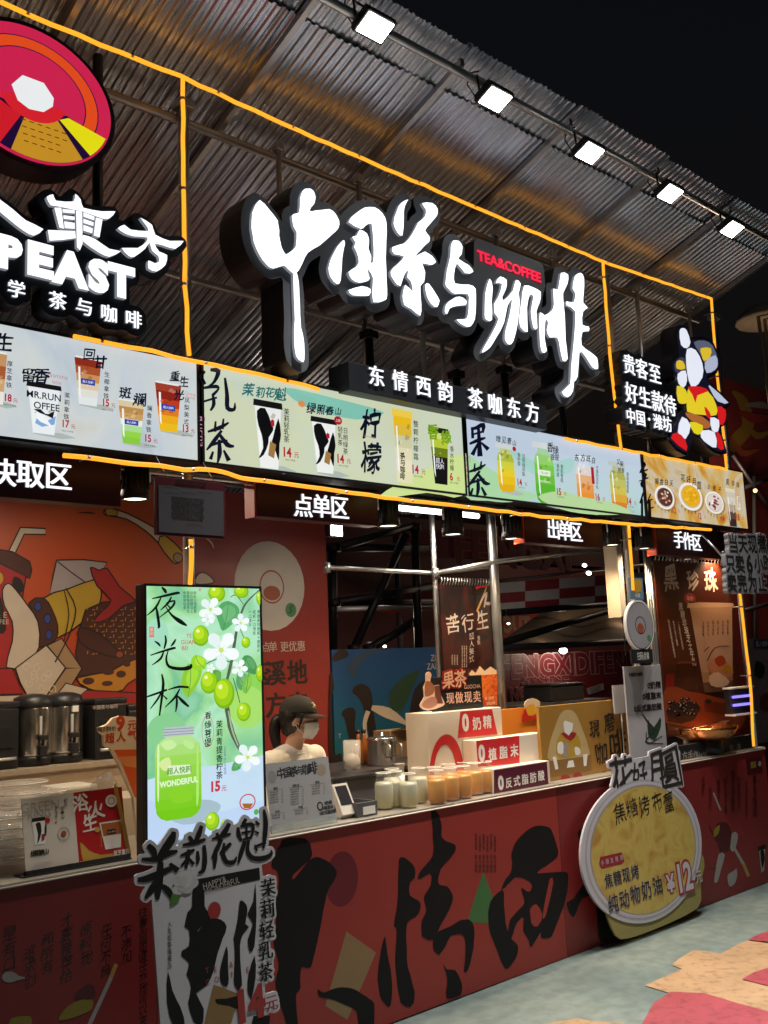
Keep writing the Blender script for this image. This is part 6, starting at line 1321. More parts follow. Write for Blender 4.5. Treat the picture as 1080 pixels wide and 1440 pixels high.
p = at(562, 1082, 4.2); o = root('small_cup', (p.x, 4.2, p.z-.03), 'small white cup on the lower shelf beyond the milky jars', 'cup'); mb = MB(); mb.lathe((p.x, 4.2, p.z-.03), [(.022, 0), (.03, .06), (.032, .062)], WHITEP, 18); mb.build('body', o); mb = MB(); mb.lathe((p.x, 4.2, .721), [(.03, 0), (.03, p.z-.03-.721)], GALV, 12); mb.build('stand', o)
p = at(586, 1100, 4.0); o = root('wooden_scoop', p, 'wooden scoop handle sticking up behind the milky jars', 'scoop'); mb = MB(); mb.tube([at(583, 1105, 4.0), at(586, 1090, 4.0)], .01, CARD, 8); mb.tube([at(583, 1106, 4.0), (at(583, 1105, 4.0).x, 4.0, WT)], .02, CARD, 8); mb.build('handle', o)

# ================================================================== STAIR DISPLAY
SY = 3.60; SP = FP(SY); zs = (580, 920, 3.6); REDB = mat('red_stair_face', (.55, .025, .03), .4, var=.06); MARB = mat('maroon_stair_face', (.10, .012, .03), .4); WB = mat('white_stair', (.72, .62, .5), .45, var=.04); ORB = mat('orange_stair', (.78, .28, .04), .45, var=.08)
o = root('stair_display', (4.1, SY, WT), 'white and red stair-shaped display with 0奶精, 0植脂末 and 0反式脂肪酸', 'display')
def X(px, Y=SY): return at(px, 1060, Y).x
z3t = at(620, 1070, SY).z
Ys = (3.60, 3.68, 3.78, 3.90)
def sx(zx, Y): return at(580+zx/3.6, 920+500/3.6, Y).x
def szz(zx, zy, Y): return at(580+zx/3.6, 920+zy/3.6, Y).z
xr = sx(690, 3.60); t1 = szz(550, 560, 3.60); t2 = szz(430, 425, 3.68); t3 = szz(300, 280, 3.78)
steps = [(sx(405, 3.6), xr, 3.60, 3.68, t1, MARB), (sx(325, 3.68), sx(680, 3.68), 3.68, 3.78, t2, REDB), (sx(85, 3.78), sx(462, 3.78), 3.78, 3.95, t3, REDB)]
for i, (x0, x1, ya, yb, zt, M) in enumerate(steps):
    mb = MB(); mb.box((x0, ya, WT), (x1, yb-.002, zt), WB, .003); mb.build('step', o)
mb = MB(); mb.box((sx(462, 3.95)+.0, 3.955, WT), (sx(655, 3.95), 3.97, szz(560, 270, 3.95)), ORB, .002); mb.build('back_board', o)
a = Art(FP(3.60), zs, base=.001); a.poly([(412, 588), (680, 545), (690, 685), (412, 728)], MARB); SWH = mat('stair_white_ink', (.8, .75, .7), .4)
a.text(447, 650, '0', 66, SWH, bold=.05, wx=.9)
for k, c in enumerate('反式脂肪酸'): a.text(487+k*41, 650-k*9, c, 50, SWH, bold=.03)
a.build('lettered_face', o)
a = Art(FP(3.68), zs, base=.001); a.poly([(322, 438), (540, 412), (542, 552), (332, 570)], REDB); a.text(350, 500, '0', 78, SWH, bold=.05, wx=.85)
for k, c in enumerate('植脂末'): a.text(405+k*55, 505-k*9, c, 60, SWH, bold=.04)
a.build('lettered_face', o)
a = Art(FP(3.78), zs, base=.001); a.poly([(242, 290), (402, 278), (430, 405), (228, 425)], REDB); a.text(268, 345, '0', 80, SWH, bold=.05, wx=.85)
for k, c in enumerate('奶精'): a.text(325+k*53, 350-k*8, c, 62, SWH, bold=.04)
pts = [(85+175*(.5-.5*math.cos(t_)), 610-205*math.sin(t_)) for t_ in [math.pi*i/20 for i in range(21)]]; inn = [(108+112*(.5-.5*math.cos(t_)), 610-152*math.sin(t_)) for t_ in [math.pi*i/20 for i in range(21)]]
a.poly([(88, 680)]+pts+[(262, 660), (220, 660)]+inn[::-1]+[(108, 680)], REDB); a.build('lettered_face', o)
# small cut-out on the back board: plain stand-in shape
a = Art(FP(3.955), zs, base=.004); o2 = root('small_cutout', FP(3.95).px(745, 1000), 'small yellow, white and red cut-out shape clipped to the orange board', 'cutout')
for P_, c in [([(560, 285), (600, 270), (640, 300), (640, 340), (600, 330), (560, 345), (550, 330)], (.5, .03, .02)), ([(565, 240), (600, 222), (640, 240), (630, 275), (590, 290), (565, 270)], (.7, .6, .5)), ([(570, 265), (610, 255), (620, 300), (580, 310)], (.75, .45, .05))]: a.poly(P_, mat('cutout_ink%d' % int(c[1]*100), c, .4), 2, th=.006)
a.build('shape', o2)
# guocha sign on top
GPn = FP(3.84); o = root('fruit_tea_sign', GPn.px(660, 990), 'black sign reading 果茶 现做现卖 standing on the stair display, with a brown seated shape at its left', 'sign')
a = Art(GPn, zs); q = [a.to(*p) for p in [(100, 118), (350, 105), (352, 265), (90, 275)]]; x0, x1 = q[0][0], q[1][0]; zt = (q[0][1]+q[1][1])/2
mb = MB(); mb.box((x0, 3.84, t3+.001), (x1, 3.855, zt), BLACK, .002); mb.build('board', o)
a.h = .001; PK = mat('pale_pink_ink', (.8, .45, .32), .4); pol = tris2d(a, 180, 130, '果', 85, bold=.03, brush=1)+tris2d(a, 240, 122, '茶', 82, bold=.03, brush=1)
mb = MB()
for L in blob(pol, .008, .004): mb.prism(GPn, L, -.002, .003, mat('dark_red_backing', (.25, .01, .01), .4))
mb.build('title_backing', o); a.h = .0045
a.text(180, 130, '果', 85, PK, bold=.025, brush=1); a.text(240, 122, '茶', 82, PK, bold=.025, brush=1); a.text(300, 163, 'GUOCHA', 20, PK)
for k, c in enumerate('现做现卖'): a.text(188+k*45, 222-k*3, c, 56, PK, heavy=.02)
a.build('lettering', o)
a = Art(GPn, zs, base=.004); a.poly([(62, 100), (80, 88), (92, 105), (85, 135), (100, 160), (130, 155), (135, 200), (155, 240), (150, 262), (75, 285), (35, 268), (38, 245), (55, 215), (50, 170), (62, 140)], mat('seated_cream', (.75, .52, .38), .5), 2, th=.004); a.h += .004
a.poly([(60, 140), (85, 138), (105, 165), (100, 200), (60, 215), (58, 170)], mat('seated_brown', (.35, .13, .07), .5), 2); a.poly([(105, 160), (132, 158), (136, 195), (150, 250), (108, 250), (108, 200)], mat('seated_dark', (.16, .05, .03), .5), 1); a.poly([(45, 250), (70, 225), (110, 215), (120, 255), (80, 275), (48, 268)], mat('seated_rose', (.42, .2, .14), .5), 2)
a.build('seated_shape', o)
# orange drink poster standing behind it
OP = FP(4.05); o = root('drink_poster', OP.px(675, 950), 'narrow poster of an iced orange drink right of the fruit tea sign', 'poster'); a = Art(OP, zs)
q = [a.to(*p) for p in [(280, 75), (425, 60), (430, 262), (300, 262)]]; mb = MB(); mb.box((q[0][0], 4.05, WT), (q[1][0], 4.06, q[1][1]-.01), mat('poster_dark', (.06, .02, .02), .4)); mb.build('sheet', o)
mb = MB(); mb.box((q[0][0]+.02, 4.06, WT+.0), (q[0][0]+.05, 4.09, WT+.3), GALV); mb.build('prop', o)
a.h = .001; a.poly([(285, 100), (300, 80), (320, 95), (340, 60), (365, 85), (395, 62), (425, 82), (428, 115), (300, 120)], mat('ice_print', (.75, .55, .38), .4), 1); a.poly([(300, 110), (428, 100), (430, 260), (320, 262)], ramp_mat('orange_drink_print', ['#a82c08', '#c8501c', '#e08038', '#b03010'], 14, rough=.4, dist=2)); a.text(388, 222, '超人快跑', 16, SWH); a.text(395, 248, '健康好喝', 15, SWH); a.build('print', o)

# ================================================================== COFFEE POSTER (ochre) AND WHITE BOARD
OY = 3.66; OPn = FP(OY); OCH = mat('ochre_board', (.34, .17, .03), .5, var=.1, scale=3)
o = root('ochre_poster_board', OPn.px(820, 1050), 'ochre board with white apron shape and brush text 现磨咖啡 on the counter', 'poster')
q0 = OPn.uv(765, 1050)[0]; q1 = OPn.uv(884, 1050)[0]; zt = OPn.uv(820, 988)[1]; mb = MB(); mb.box((xr+.01, OY, WT), (q1, OY+.02, zt), OCH, .002); mb.build('board', o)
a = Art(OPn, zs, base=.001); PG = mat('pale_gold', (.5, .36, .16), .5); a.poly([(785, 280), (825, 300), (860, 380), (890, 470), (880, 520), (700, 540), (690, 470), (720, 370), (750, 300)], PG, 3)
a.poly([(700, 540), (905, 512), (905, 590), (692, 622)], mat('table_print', (.24, .12, .03), .5)); a.poly([(750, 400), (820, 395), (850, 450), (840, 510), (740, 525), (725, 470)], YEL, 2); a.poly([(750, 400), (800, 440), (830, 400), (800, 395)], MR, 2); a.poly([(735, 450), (760, 445), (765, 500), (735, 500)], WHITEP, 2); a.poly([(820, 470), (845, 475), (848, 505), (825, 510)], WHITEP, 2); a.poly([(765, 450), (790, 448), (785, 520), (762, 520)], GREY)
a.poly([(708, 520), (725, 518), (738, 580), (722, 585)], WHITEP); a.poly([(862, 508), (885, 505), (880, 565), (866, 567)], WHITEP); a.poly([(788, 540), (812, 536), (820, 570), (780, 575)], WHITEP); a.poly([(755, 615), (790, 612), (800, 650), (755, 655)], MR, 2); a.poly([(815, 605), (850, 600), (858, 640), (820, 645)], MR, 2)
a.poly([(762, 350), (770, 335), (812, 350), (808, 385), (790, 412), (768, 395)], WHITEP, 1)
for ch, x, y, h in [('現', 920, 375, 82), ('磨', 995, 345, 90), ('咖', 955, 500, 105), ('啡', 1040, 460, 150)]: a.text(x, y, ch, h, K, brush=1.5, bold=.01); a.h -= 0
a.build('print', o)
WY = 3.575; WPn = FP(WY); z7 = (820, 700, 3.79); o = root('white_notice_board', WPn.px(908, 1000), 'narrow white standing board reading 0奶精 0植脂末 0反式脂肪酸 with a plain grey drawing', 'sign')
q0 = WPn.uv(882, 1000)[0]; q1 = WPn.uv(934, 1000)[0]; zt = WPn.uv(905, 936)[1]; mb = MB(); mb.box((q0, WY, WT), (q1, WY+.01, zt), mat('grey_white_sheet', (.42, .40, .42), .35, var=.05), .001); mb.build('board', o)
a = Art(WPn, z7, base=.001); a.text(305, 922, '‘MOVEMENT’', 18, LG); a.text(280, 942, '中国茶与咖啡', 20, K, bold=.05)
for t_, x, y, h in [('0奶精', 372, 998, 44), ('0植脂末', 362, 1055, 44), ('0反式脂肪酸', 342, 1118, 42)]: a.text({'0奶精': 378, '0植脂末': 366}.get(t_, 345), y, t_, h*.82, K, bold=.05, fit={'0奶精': 70, '0植脂末': 98}.get(t_, 148))
a.poly([(345, 1180), (372, 1230), (410, 1170), (412, 1220), (380, 1290), (345, 1260)], mat('dark_green_print', (.02, .05, .025), .5), 2); a.stroke([(315, 1150, 5), (340, 1190, 7), (380, 1240, 6), (330, 1300, 6), (425, 1310, 5)], K); a.stroke([(335, 1250, 5), (345, 1310, 5), (420, 1270, 5)], K)
a.build('print', o)
QY = 3.63; QP = FP(QY); o = root('small_plate', QP.px(873, 985), 'small blank grey plate standing left of the narrow white board', 'plate'); q0 = QP.uv(863, 985)[0]; q1 = QP.uv(885, 985)[0]; zb, zt = QP.uv(874, 1003)[1], QP.uv(874, 963)[1]
mb = MB(); mb.box((q0, QY, zb), (q1, QY+.006, zt), mat('plate_grey', (.5, .47, .46), .4)); mb.build('plate', o); mb = MB(); mb.tube([((q0+q1)/2, QY+.01, WT), ((q0+q1)/2, QY+.01, zb+.05)], .005, GALV, 6); mb.build('stem', o)
# round sign and plate on the neon post
CYY = 3.50; CPn = FP(CYY); o = root('round_code_sign', CPn.px(900, 880), 'oval white disc sign with dark edge on the post, above the plate 扫码点单', 'sign')
a = Art(CPn, z7); e_ = lambda k: [(cx_, cy_) for cx_, cy_ in a.loc(305, 680, 148*k, 272*k)([(math.cos(2*math.pi*i/48)*.5, math.sin(2*math.pi*i/48)*.5) for i in range(48)])]
mb = MB(); mb.prism(CPn, e_(1.0), -.02, 0, mat('disc_edge_white', (.7, .68, .66), .4)); mb.build('disc', o)
a.h = .001; a.raw(e_(.93), K); a.raw(e_(.90), mat('disc_face', (.30, .28, .30), .4)); a.ring(305, 680, 56, 96, .12, K); a.ell(305, 695, 34, 54, mat('mural_rust', (.3, .07, .03), .5)); a.ell(350, 748, 20, 34, mat('disc_green', (.06, .2, .08), .5)); a.build('print', o)
mb = MB(); q = [a.to(*p) for p in [(262, 805), (375, 805), (375, 885), (262, 885)]]; mb.box((q[3][0], CYY, q[3][1]), (q[2][0], CYY+.012, q[1][1]), BLACK); mb.build('plate', o)
a.h = .001; a.text(320, 843, '扫码点单', 42, SWH, wx=.62); a.build('lettering', o)
mb = MB(); q = [a.to(*p) for p in [(250, 425), (322, 425), (325, 540), (255, 540)]]; mb.box((q[3][0], CYY, q[3][1]), (q[2][0], CYY+.01, q[0][1]), mat('blue_tag', (.12, .22, .32), .4)); mb.build('tag', o)
a.h = .001; a.poly([(268, 442), (308, 440), (308, 500), (270, 502)], YEL, 2); a.text(290, 520, '招募', 22, SWH); a.build('tag_print', o)
# cream box hanging (side of a light box)
o = root('cream_light_box', at(875, 810, 3.78), 'tall cream unlit sign box hanging below the serving zone sign', 'sign box'); p0, p1 = at(856, 800, 3.78), at(886, 800, 3.78); zt, zb = at(870, 762, 3.78).z, at(873, 868, 3.78).z
mb = MB(); p0.x = at(869, 810, 3.78).x; mb.box((p0.x, 3.78, zb), (p0.x+.06, 3.88, zt), mat('cream_box', (.62, .52, .40), .5, var=.06), .004); mb.build('case', o); mb = MB(); mb.box((p0.x+.004, 3.775, zb+.01), (p0.x+.058, 3.779, zt-.01), mat('box_grey_side', (.3, .28, .27), .5)); mb.build('side', o)
mb = MB(); mb.tube([(p0.x+.04, 3.8, zb), (p0.x+.05, 3.8, zb-.1), (p0.x+.045, 3.8, zb-.25)], .004, BLACK, 5); mb.build('cable', o)

# ================================================================== PEARL POSTER AND BOWL
PY = 3.72; PP = FP(PY); o = root('brown_pearl_poster', PP.px(980, 920), 'brown hanging poster reading 黑珍珠 with a tall milk tea cup and black pearls', 'poster')
x0, x1 = PP.uv(928, 900)[0], PP.uv(1034, 900)[0]; zt = 2.24; zb = PP.uv(985, 1030)[1]
BRP = ramp_mat('brown_poster', ['#2c1008', '#3a160c', '#4a1c0e', '#6a2810'], 1.5, rough=.35, axis=(2, -.9, .3, .7))
mb = MB(); mb.box((x0, PY, zb), (x1, PY+.01, zt), BRP, .001); mb.build('sheet', o)
for k in range(22):
    mb = MB(); x = x0+.02+(x1-x0-.04)*k/21; mb.tube([(x, PY, zt-.01), (x+.012, PY-.006, zt+.03), (x+.02, PY, zt+.05)], .0035, GALV, 5); mb.build('lacing', o)
a = Art(PP, z7, base=.001); PT = mat('poster_cream_ink', (.66, .50, .38), .4)
for ch, x, y, h in [('黑', 468, 425, 130), ('珍', 585, 438, 105), ('珠', 680, 440, 120)]: a.text(x, y, ch, h, PT, bold=.03, brush=1.3)
a.reset(); a.ell(568, 538, 62, 62, mat('seal_red', (.35, .02, .015), .4)); a.text(568, 538, '手作', 28, PT)
a.reset(); a.vtext(520, 560, '黑糖珍珠芝士牛乳', 40, PT, bold=.02, pitch=42, dx=10); a.reset()
for k, t_ in enumerate(['每日现煮黑糖珍珠软糯弹牙', '香浓牛乳芝士醇厚', '一口满足的幸福感觉']): a.vtext(455+k*26, 650+k*4, t_, 16, PT, pitch=17, dx=3); a.reset()
CUPM = lerp_cols('#2c140c', '#a87450', 3)+['#b88868']*7
a.h = .001; f = a.loc(705, 820, 235, 530); bands(a, f, [(-.5, .30), (.44, .48), (.5, .5)], CUPM, lambda h: pr(h)); a.raw(f([(-.54, .44), (.54, .46), (.52, .5), (-.52, .49)]), pr('#c89878'))
for k in range(6): a.vtext(640+k*26, 660-k*2, ['浓香黑糖', '珍珠牛乳', '茶与咖啡', '超人快跑', '手作现煮', '每日新鲜'][k], 18, K, pitch=20); a.h -= 0
for P_, c in [([(660, 900), (700, 850), (760, 870), (800, 930), (770, 960), (700, 940)], '#c07850'), ([(670, 950), (720, 930), (780, 980), (740, 1010), (680, 1000)], '#d8b090'), ([(700, 860), (740, 840), (760, 880), (720, 900)], '#a03818'), ([(740, 900), (780, 890), (790, 930), (750, 930)], '#b87818')]: a.poly(P_, pr(c), 2)
a.stroke([(660, 870, 4), (700, 800, 4), (780, 790, 4)], K); a.stroke([(640, 820, 3), (670, 795, 4)], K)
a.build('print', o)
a = Art(PP, z7, base=.001); a.poly([(495, 885), (600, 880), (600, 960), (495, 960)], pr('#3c120a')); a.poly([(495, 885), (510, 872), (615, 868), (600, 882)], pr('#70301c')); a.poly([(500, 960), (600, 955), (598, 1030), (500, 1020)], pr('#48180c')); a.poly([(440, 940), (485, 935), (485, 1005), (440, 1010)], pr('#801810'))
a.poly([(440, 1010), (560, 1030), (700, 1060), (830, 1110), (840, 1230), (440, 1200)], pr('#8a3a18'), 2); a.poly([(640, 1080), (780, 1100), (770, 1160), (650, 1140)], pr('#6a2810'), 1); a.ell(535, 1130, 180, 90, K); a.poly([(440, 1130), (626, 1125), (590, 1185), (520, 1205), (450, 1190)], pr('#3c2018'), 1)
for k in range(26):
    a.h = .004; x = 455+random.random()*155; y = 1072+random.random()*85; a.ell(x, y, 24, 20, K, 10); a.ell(x-4, y-4, 8, 4, PT, 6)
a.ell(665, 1085, 34, 22, K); a.text(750, 1195, '中国茶与咖啡', 16, PT, bold=.03); a.build('pearl_picture', o)
mb = MB(); x = x0-.07
for k in range(3): mb.tube([(x+k*.028, PY+.02, 0.9), (x+k*.028, PY+.02, 2.45)], .012, GALV, 8)
mb.build('side_rail', o)
COP = mat('hammered_copper', (.72, .27, .10), .28, metal=1, var=.25, scale=12, bump=.25, bscale=60)
bc = at(985, 1040, 3.72); o = root('copper_bowl', (bc.x-.35, 3.70, WT+.05), 'wide hammered copper bowl below the brown poster', 'bowl'); bx0, bx1 = at(943, 1020, 3.70).x, at(1022, 1020, 3.70).x; br = (bx1-bx0)/2*.62; cx_ = (bx0+bx1)/2-.02; zr_ = at(985, 1022, 3.66).z
mb = MB(); mb.lathe((cx_, 3.66, zr_-.09), [(.0001, 0), (br*.6, .004), (br*.85, .03), (br*.97, .07), (br, .09), (br*.97, .088), (br*.8, .03), (.0001, .012)], COP, 44); mb.build('bowl', o)
mb = MB(); mb.lathe((cx_, 3.66, WT), [(br*.5, 0), (br*.5, zr_-.09-WT)], BLACKM, 24); mb.build('stand', o)
mb = MB(); mb.tube([(cx_-br*1.1, 3.60, zr_+.0), (cx_, 3.58, zr_+.012), (cx_+br*.7, 3.56, zr_+.02)], .008, COP, 8); mb.build('ladle', o)

# blue insect lamp at the right post
o = root('insect_lamp', at(1045, 985, 3.52), 'small black insect lamp with two violet tubes on the right post', 'lamp'); p0, p1 = at(1028, 985, 3.55), at(1056, 985, 3.55); zt, zb = at(1042, 968, 3.55).z, at(1042, 1003, 3.55).z
mb = MB(); mb.box((p0.x, 3.56, zb), (p1.x, 3.60, zt), BLACK, .004); mb.build('case', o)
mb = MB(); mb.box((p0.x-.01, 3.52, zt+.001), (p1.x+.01, 3.60, zt+.012), WHITEP); mb.box((p0.x-.01, 3.52, zb-.012), (p1.x+.01, 3.60, zb-.001), WHITEP); mb.build('end_cap', o)
for k in (.35, .68): mb = MB(); z = zb+(zt-zb)*k; mb.tube([(p0.x+.02, 3.545, z), (p1.x-.02, 3.545, z)], .009, mat('violet_tube', (.25, .2, 1.0), .3, em=1.6), 8); mb.build('violet_tube', o)
for x_, l_ in ((6.30, 'slim steel tube at the left of the insect lamp'), (6.45, 'slim steel tube behind the insect lamp'), (6.62, 'slim steel tube right beside the right neon tube')): post('frame_tube', x_+.1, 3.86, 0, 2.46, .022, l_, group='steel tubes at the right end of the stall')
# white text sign hanging off the right end
TPn = FP(3.36); o = root('text_cutout_sign', TPn.px(1050, 790), 'grey-white cut-out sign with three rows of bold black characters at the right edge', 'sign'); a = Art(TPn, z7); pol = []
RW = [('当天现煮', 800, 245, 92, 51), ('只卖6小时', 785, 350, 92, 50), ('卖完为止', 792, 452, 92, 54)]
for s_, x, y, h, p_ in RW:
    for k, c in enumerate(s_): pol += tris2d(a, x+k*p_, y, c, h, bold=.02)
mb = MB()
for L in blob(pol, .014, .006): mb.prism(TPn, L, -.03, 0, mat('cutout_pale', (.30, .30, .33), .4))
mb.build('board', o); a.h = .001
for s_, x, y, h, p_ in RW:
    for k, c in enumerate(s_): a.text(x+k*p_, y, c, h, BK, bold=.03)
a.build('lettering', o); mb = MB(); q = TPn.uv(1020, 790); mb.tube([(q[0]+.1, 3.40, 2.2), (q[0]+.1, 3.6, 2.45)], .008, GALV, 6); mb.build('bracket', o)

# ================================================================== BACK FRAME, POSTERS, NEIGHBOURING STALLS
def bar(name, pts, r, label, M=GALV, cat='steel bar', group='steel bars of the stall frame'):
    o = root(name, pts[0], label, cat, group); mb = MB(); mb.tube(pts, r, M, 10); mb.build('bar', o)
    mb = MB(); mb.lathe(Vector(pts[0]), [(r*1.5, -.03), (r*1.5, .03)], M, 10); mb.build('coupler', o)
p = at(697, 850, 4.15); post('frame_post', p.x, 4.15, 0, roofz(4.15), .03, 'thick steel post right of the dark 苦行生 poster', cat='post')
p = at(613, 850, 4.35); post('frame_post', p.x, 4.35, 0, roofz(4.35), .018, 'thin steel post left of the dark 苦行生 poster', cat='post')
bar('cross_bar', [at(460, 798, 4.6), at(612, 806, 4.35), at(697, 796, 4.15)], .014, 'steel cross bar level with the top of the dark poster'); bar('cross_bar', [at(612, 806, 4.33), at(697, 790, 4.13), at(860, 771, 3.95)], .016, 'steel cross bar running right behind the serving zone sign')
KY = 4.25; KPn = FP(KY); o = root('dark_hanging_poster', KPn.px(658, 890), 'dark laced poster with brush text 苦行生 hanging between two steel posts', 'poster'); q0, q1 = KPn.uv(622, 900)[0], KPn.uv(692, 900)[0]; zt, zb = KPn.uv(655, 822)[1], KPn.uv(655, 975)[1]
mb = MB(); mb.box((q0, KY, zb), (q1, KY+.01, zt), ramp_mat('dark_poster', ['#12080a', '#1a0e0e', '#3a1410', '#241012'], 4, rough=.4)); mb.build('sheet', o)
for k in range(18):
    mb = MB(); x = q0+.01+(q1-q0-.02)*k/17; mb.tube([(x, KY, zt-.005), (x+.008, KY-.005, zt+.02), (x+.012, KY, zt+.04)], .003, GALV, 4); mb.build('lacing', o)
a = Art(KPn, (580, 700, 3.375), base=.001); PD = mat('poster_grey_ink', (.5, .44, .4), .4)
for ch, x, y, h in [('苦', 192, 600, 88), ('行', 262, 590, 80), ('生', 332, 580, 85)]: a.text(x, y, ch, h, PD, brush=1.6, bold=.01)
a.vtext(280, 640, '超人美式', 32, PD, brush=1.3, pitch=36); a.vtext(314, 655, '香飘', 20, PD); a.reset()
for k in range(3): a.vtext(188+k*12, 745, '浓香咖啡豆', 9, PD); a.reset(); a.vtext(236+k*10, 702, '现磨现做好喝不贵每日新鲜', 8, PD); a.reset()
a.stroke([(355, 410, 4), (335, 470, 9), (305, 540, 8)], mat('gold_ink', (.5, .25, .04), .4)); a.stroke([(300, 430, 14), (330, 420, 10), (355, 425, 5)], mat('bright_red_ink', (.5, .02, .03), .4)); a.stroke([(320, 500, 5), (350, 450, 12), (340, 520, 6)], PD); a.ell(358, 502, 28, 16, PD)
a.build('print', o)
# dark tray box on the inner shelf right
p0, p1 = at(776, 980, 4.3), at(822, 980, 4.3); z0_, z1_ = at(800, 985, 4.3).z, at(800, 963, 4.3).z
o = root('black_tray', (p0.x+.1, 4.3, z0_), 'black square tray on the dark inner counter beyond the ochre board', 'tray'); mb = MB(); mb.box((p0.x, 4.3, z0_), (p1.x, 4.55, z1_), BLACK, .01); mb.build('tray', o); mb = MB(); mb.box((p0.x-.01, 4.29, z1_+.0005), (p1.x+.01, 4.56, z1_+.012), BLACKM, .004); mb.build('lid', o)
o = root('inner_counter', (p0.x, 4.3, 0), 'dark inner counter carrying the black tray', 'counter'); mb = MB(); mb.box((at(728, 985, 4.22).x, 4.22, z0_-.03), (at(860, 985, 4.22).x, 4.7, z0_-.001), DARKSTEEL, .003); mb.build('top', o); mb = MB(); mb.box((at(735, 985, 4.25).x, 4.25, 0), (at(850, 985, 4.25).x, 4.66, z0_-.031), BLACK); mb.build('cabinet', o)

# far banners
def banner(Y, p_tl, p_br, M, label, cat='banner', th=.05):
    P = FP(Y); u0, v0 = P.uv(*p_tl); u1, v1 = P.uv(*p_br); o = root('banner', ((u0+u1)/2, Y, v1), label, cat)
    mb = MB(); mb.box((u0, Y, v1), (u1, Y+th, v0), M, .002); mb.build('sheet', o)
    mb = MB(); mb.tube([(u0, Y+th, 0), (u0, Y+th, v0)], .03, DARKSTEEL, 8); mb.tube([(u1, Y+th, 0), (u1, Y+th, v0)], .03, DARKSTEEL, 8); mb.build('pole', o); return o, P
DRB = mat('banner_dark_red', (.16, .015, .022), .5, var=.25, scale=1.2); FW = mat('banner_pale_line', (.40, .33, .34), .5); FW2 = mat('banner_dull_line', (.12, .06, .06), .5); CHK = mat('checker_grey', (.38, .37, .40), .5, var=.15); CHR = mat('checker_red', (.20, .02, .03), .5, var=.2)
zb_ = (580, 700, 3.375)
def outline_text(a, x, y, s_, h, M, M2, bo=.05, wx=1):
    a.text(x, y, s_, h, M, bold=bo, wx=wx); a.text(x, y, s_, h, M2, bold=bo-.025, wx=wx)
o, P = banner(7.0, (640, 925), (920, 1070), DRB, 'dark red banner with pink outlined capitals low behind the stall')
a = Art(P, zb_, base=.004, step=.002); outline_text(a, 735, 788, 'FENGXIDIFEN', 100, FW, DRB, .06, 1.12); outline_text(a, 640, 905, '闷潮湿', 120, FW, DRB, .04); outline_text(a, 500, 930, 'NG', 60, FW, DRB, .05); a.poly([(820, 905), (900, 880), (905, 910), (830, 935)], CHK); a.text(862, 907, 'GXIDI', 22, K, rot=.15); a.build('outlined_lettering', o)
o, P = banner(8.0, (560, 742), (900, 800), mat('banner_maroon', (.10, .012, .018), .5, var=.25, scale=1.2), 'dim maroon banner with red outlined capitals high behind the stall')
a = Art(P, zb_, base=.004, step=.002); RO = mat('banner_red_line', (.30, .05, .04), .5); outline_text(a, 490, 250, 'FENGXI', 150, RO, mat('banner_maroon', (.10, .012, .018), .5), .06, 1.15); a.build('outlined_lettering', o)
# chequered band
P = FP(7.6); o = root('chequered_banner', P.px(780, 835), 'grey and red chequered band hanging behind the stall', 'banner', ); 
for i in range(7):
    for j in range(3):
        xa = [375, 410, 535, 697, 866, 1000, 1150, 1300][i:i+2]; f_ = lambda x, r_: 405+r_*48-(x-410)*.075
        mb = MB(); mb.prism(P, [P.uv(580+x/3.375, 700+f_(x, r2)/3.375) for x, r2 in ((xa[0], j+1), (xa[1], j+1), (xa[1], j), (xa[0], j))], -.02, 0, CHK if (i+j) % 2 else CHR); mb.build('check', o)
mb = MB(); mb.tube([P.px(690, 818)+Vector((0, .05, 0)), P.px(980, 786)+Vector((0, .05, 0))], .02, DARKSTEEL, 6); mb.build('bar', o)
# tent slope and dark bars
def tent(Y0_, Y1_, pa, pb, pc, pd, M, label):
    o = root('tent_roof', at(*pa, Y0_), label, 'tent'); A_ = [at(*pa, Y0_), at(*pb, Y0_), at(*pc, Y1_), at(*pd, Y1_)]; n = 10; V = []
    for j in range(n+1):
        for i in range(n+1):
            p = A_[0].lerp(A_[1], i/n).lerp(A_[3].lerp(A_[2], i/n), j/n); p.z += .05*math.sin(i*1.3)*math.sin(j/n*math.pi)-.12*math.sin(i/n*math.pi)*math.sin(j/n*math.pi); V.append(p)
    mb = MB(); mb.add(V, [(j*(n+1)+i, j*(n+1)+i+1, (j+1)*(n+1)+i+1, (j+1)*(n+1)+i) for j in range(n) for i in range(n)], M, True); mb.build('canvas', o)
    mb = MB(); mb.tube([A_[0], A_[1]], .04, DARKSTEEL, 6); mb.build('edge_bar', o)
tent(6.6, 9.2, (690, 912), (930, 900), (905, 845), (770, 855), mat('tent_beige', (.30, .22, .14), .7, var=.2), 'beige tent roof sloping away behind the stall')
tent(7.2, 9, (466, 855), (640, 850), (640, 832), (520, 835), mat('tent_red', (.35, .03, .02), .6, var=.3), 'red awning glowing faintly beyond the scaffold')
o = root('outlined_banner', at(720, 880, 9.6), 'orange-red outlined poster letters behind the beige tent', 'banner'); a = Art(FP(9.6), zb_, base=.002, step=.002); mb = MB(); q = [a.to(*p) for p in [(380, 560), (620, 540), (560, 640), (420, 700)]]; mb.prism(a.P, q, -.03, 0, mat('tent_red', (.35, .03, .02), .6)); mb.build('sheet', o); a.text(490, 600, 'OUT', 70, mat('tent_beige', (.30, .22, .14), .7), bold=.05); a.build('lettering', o)
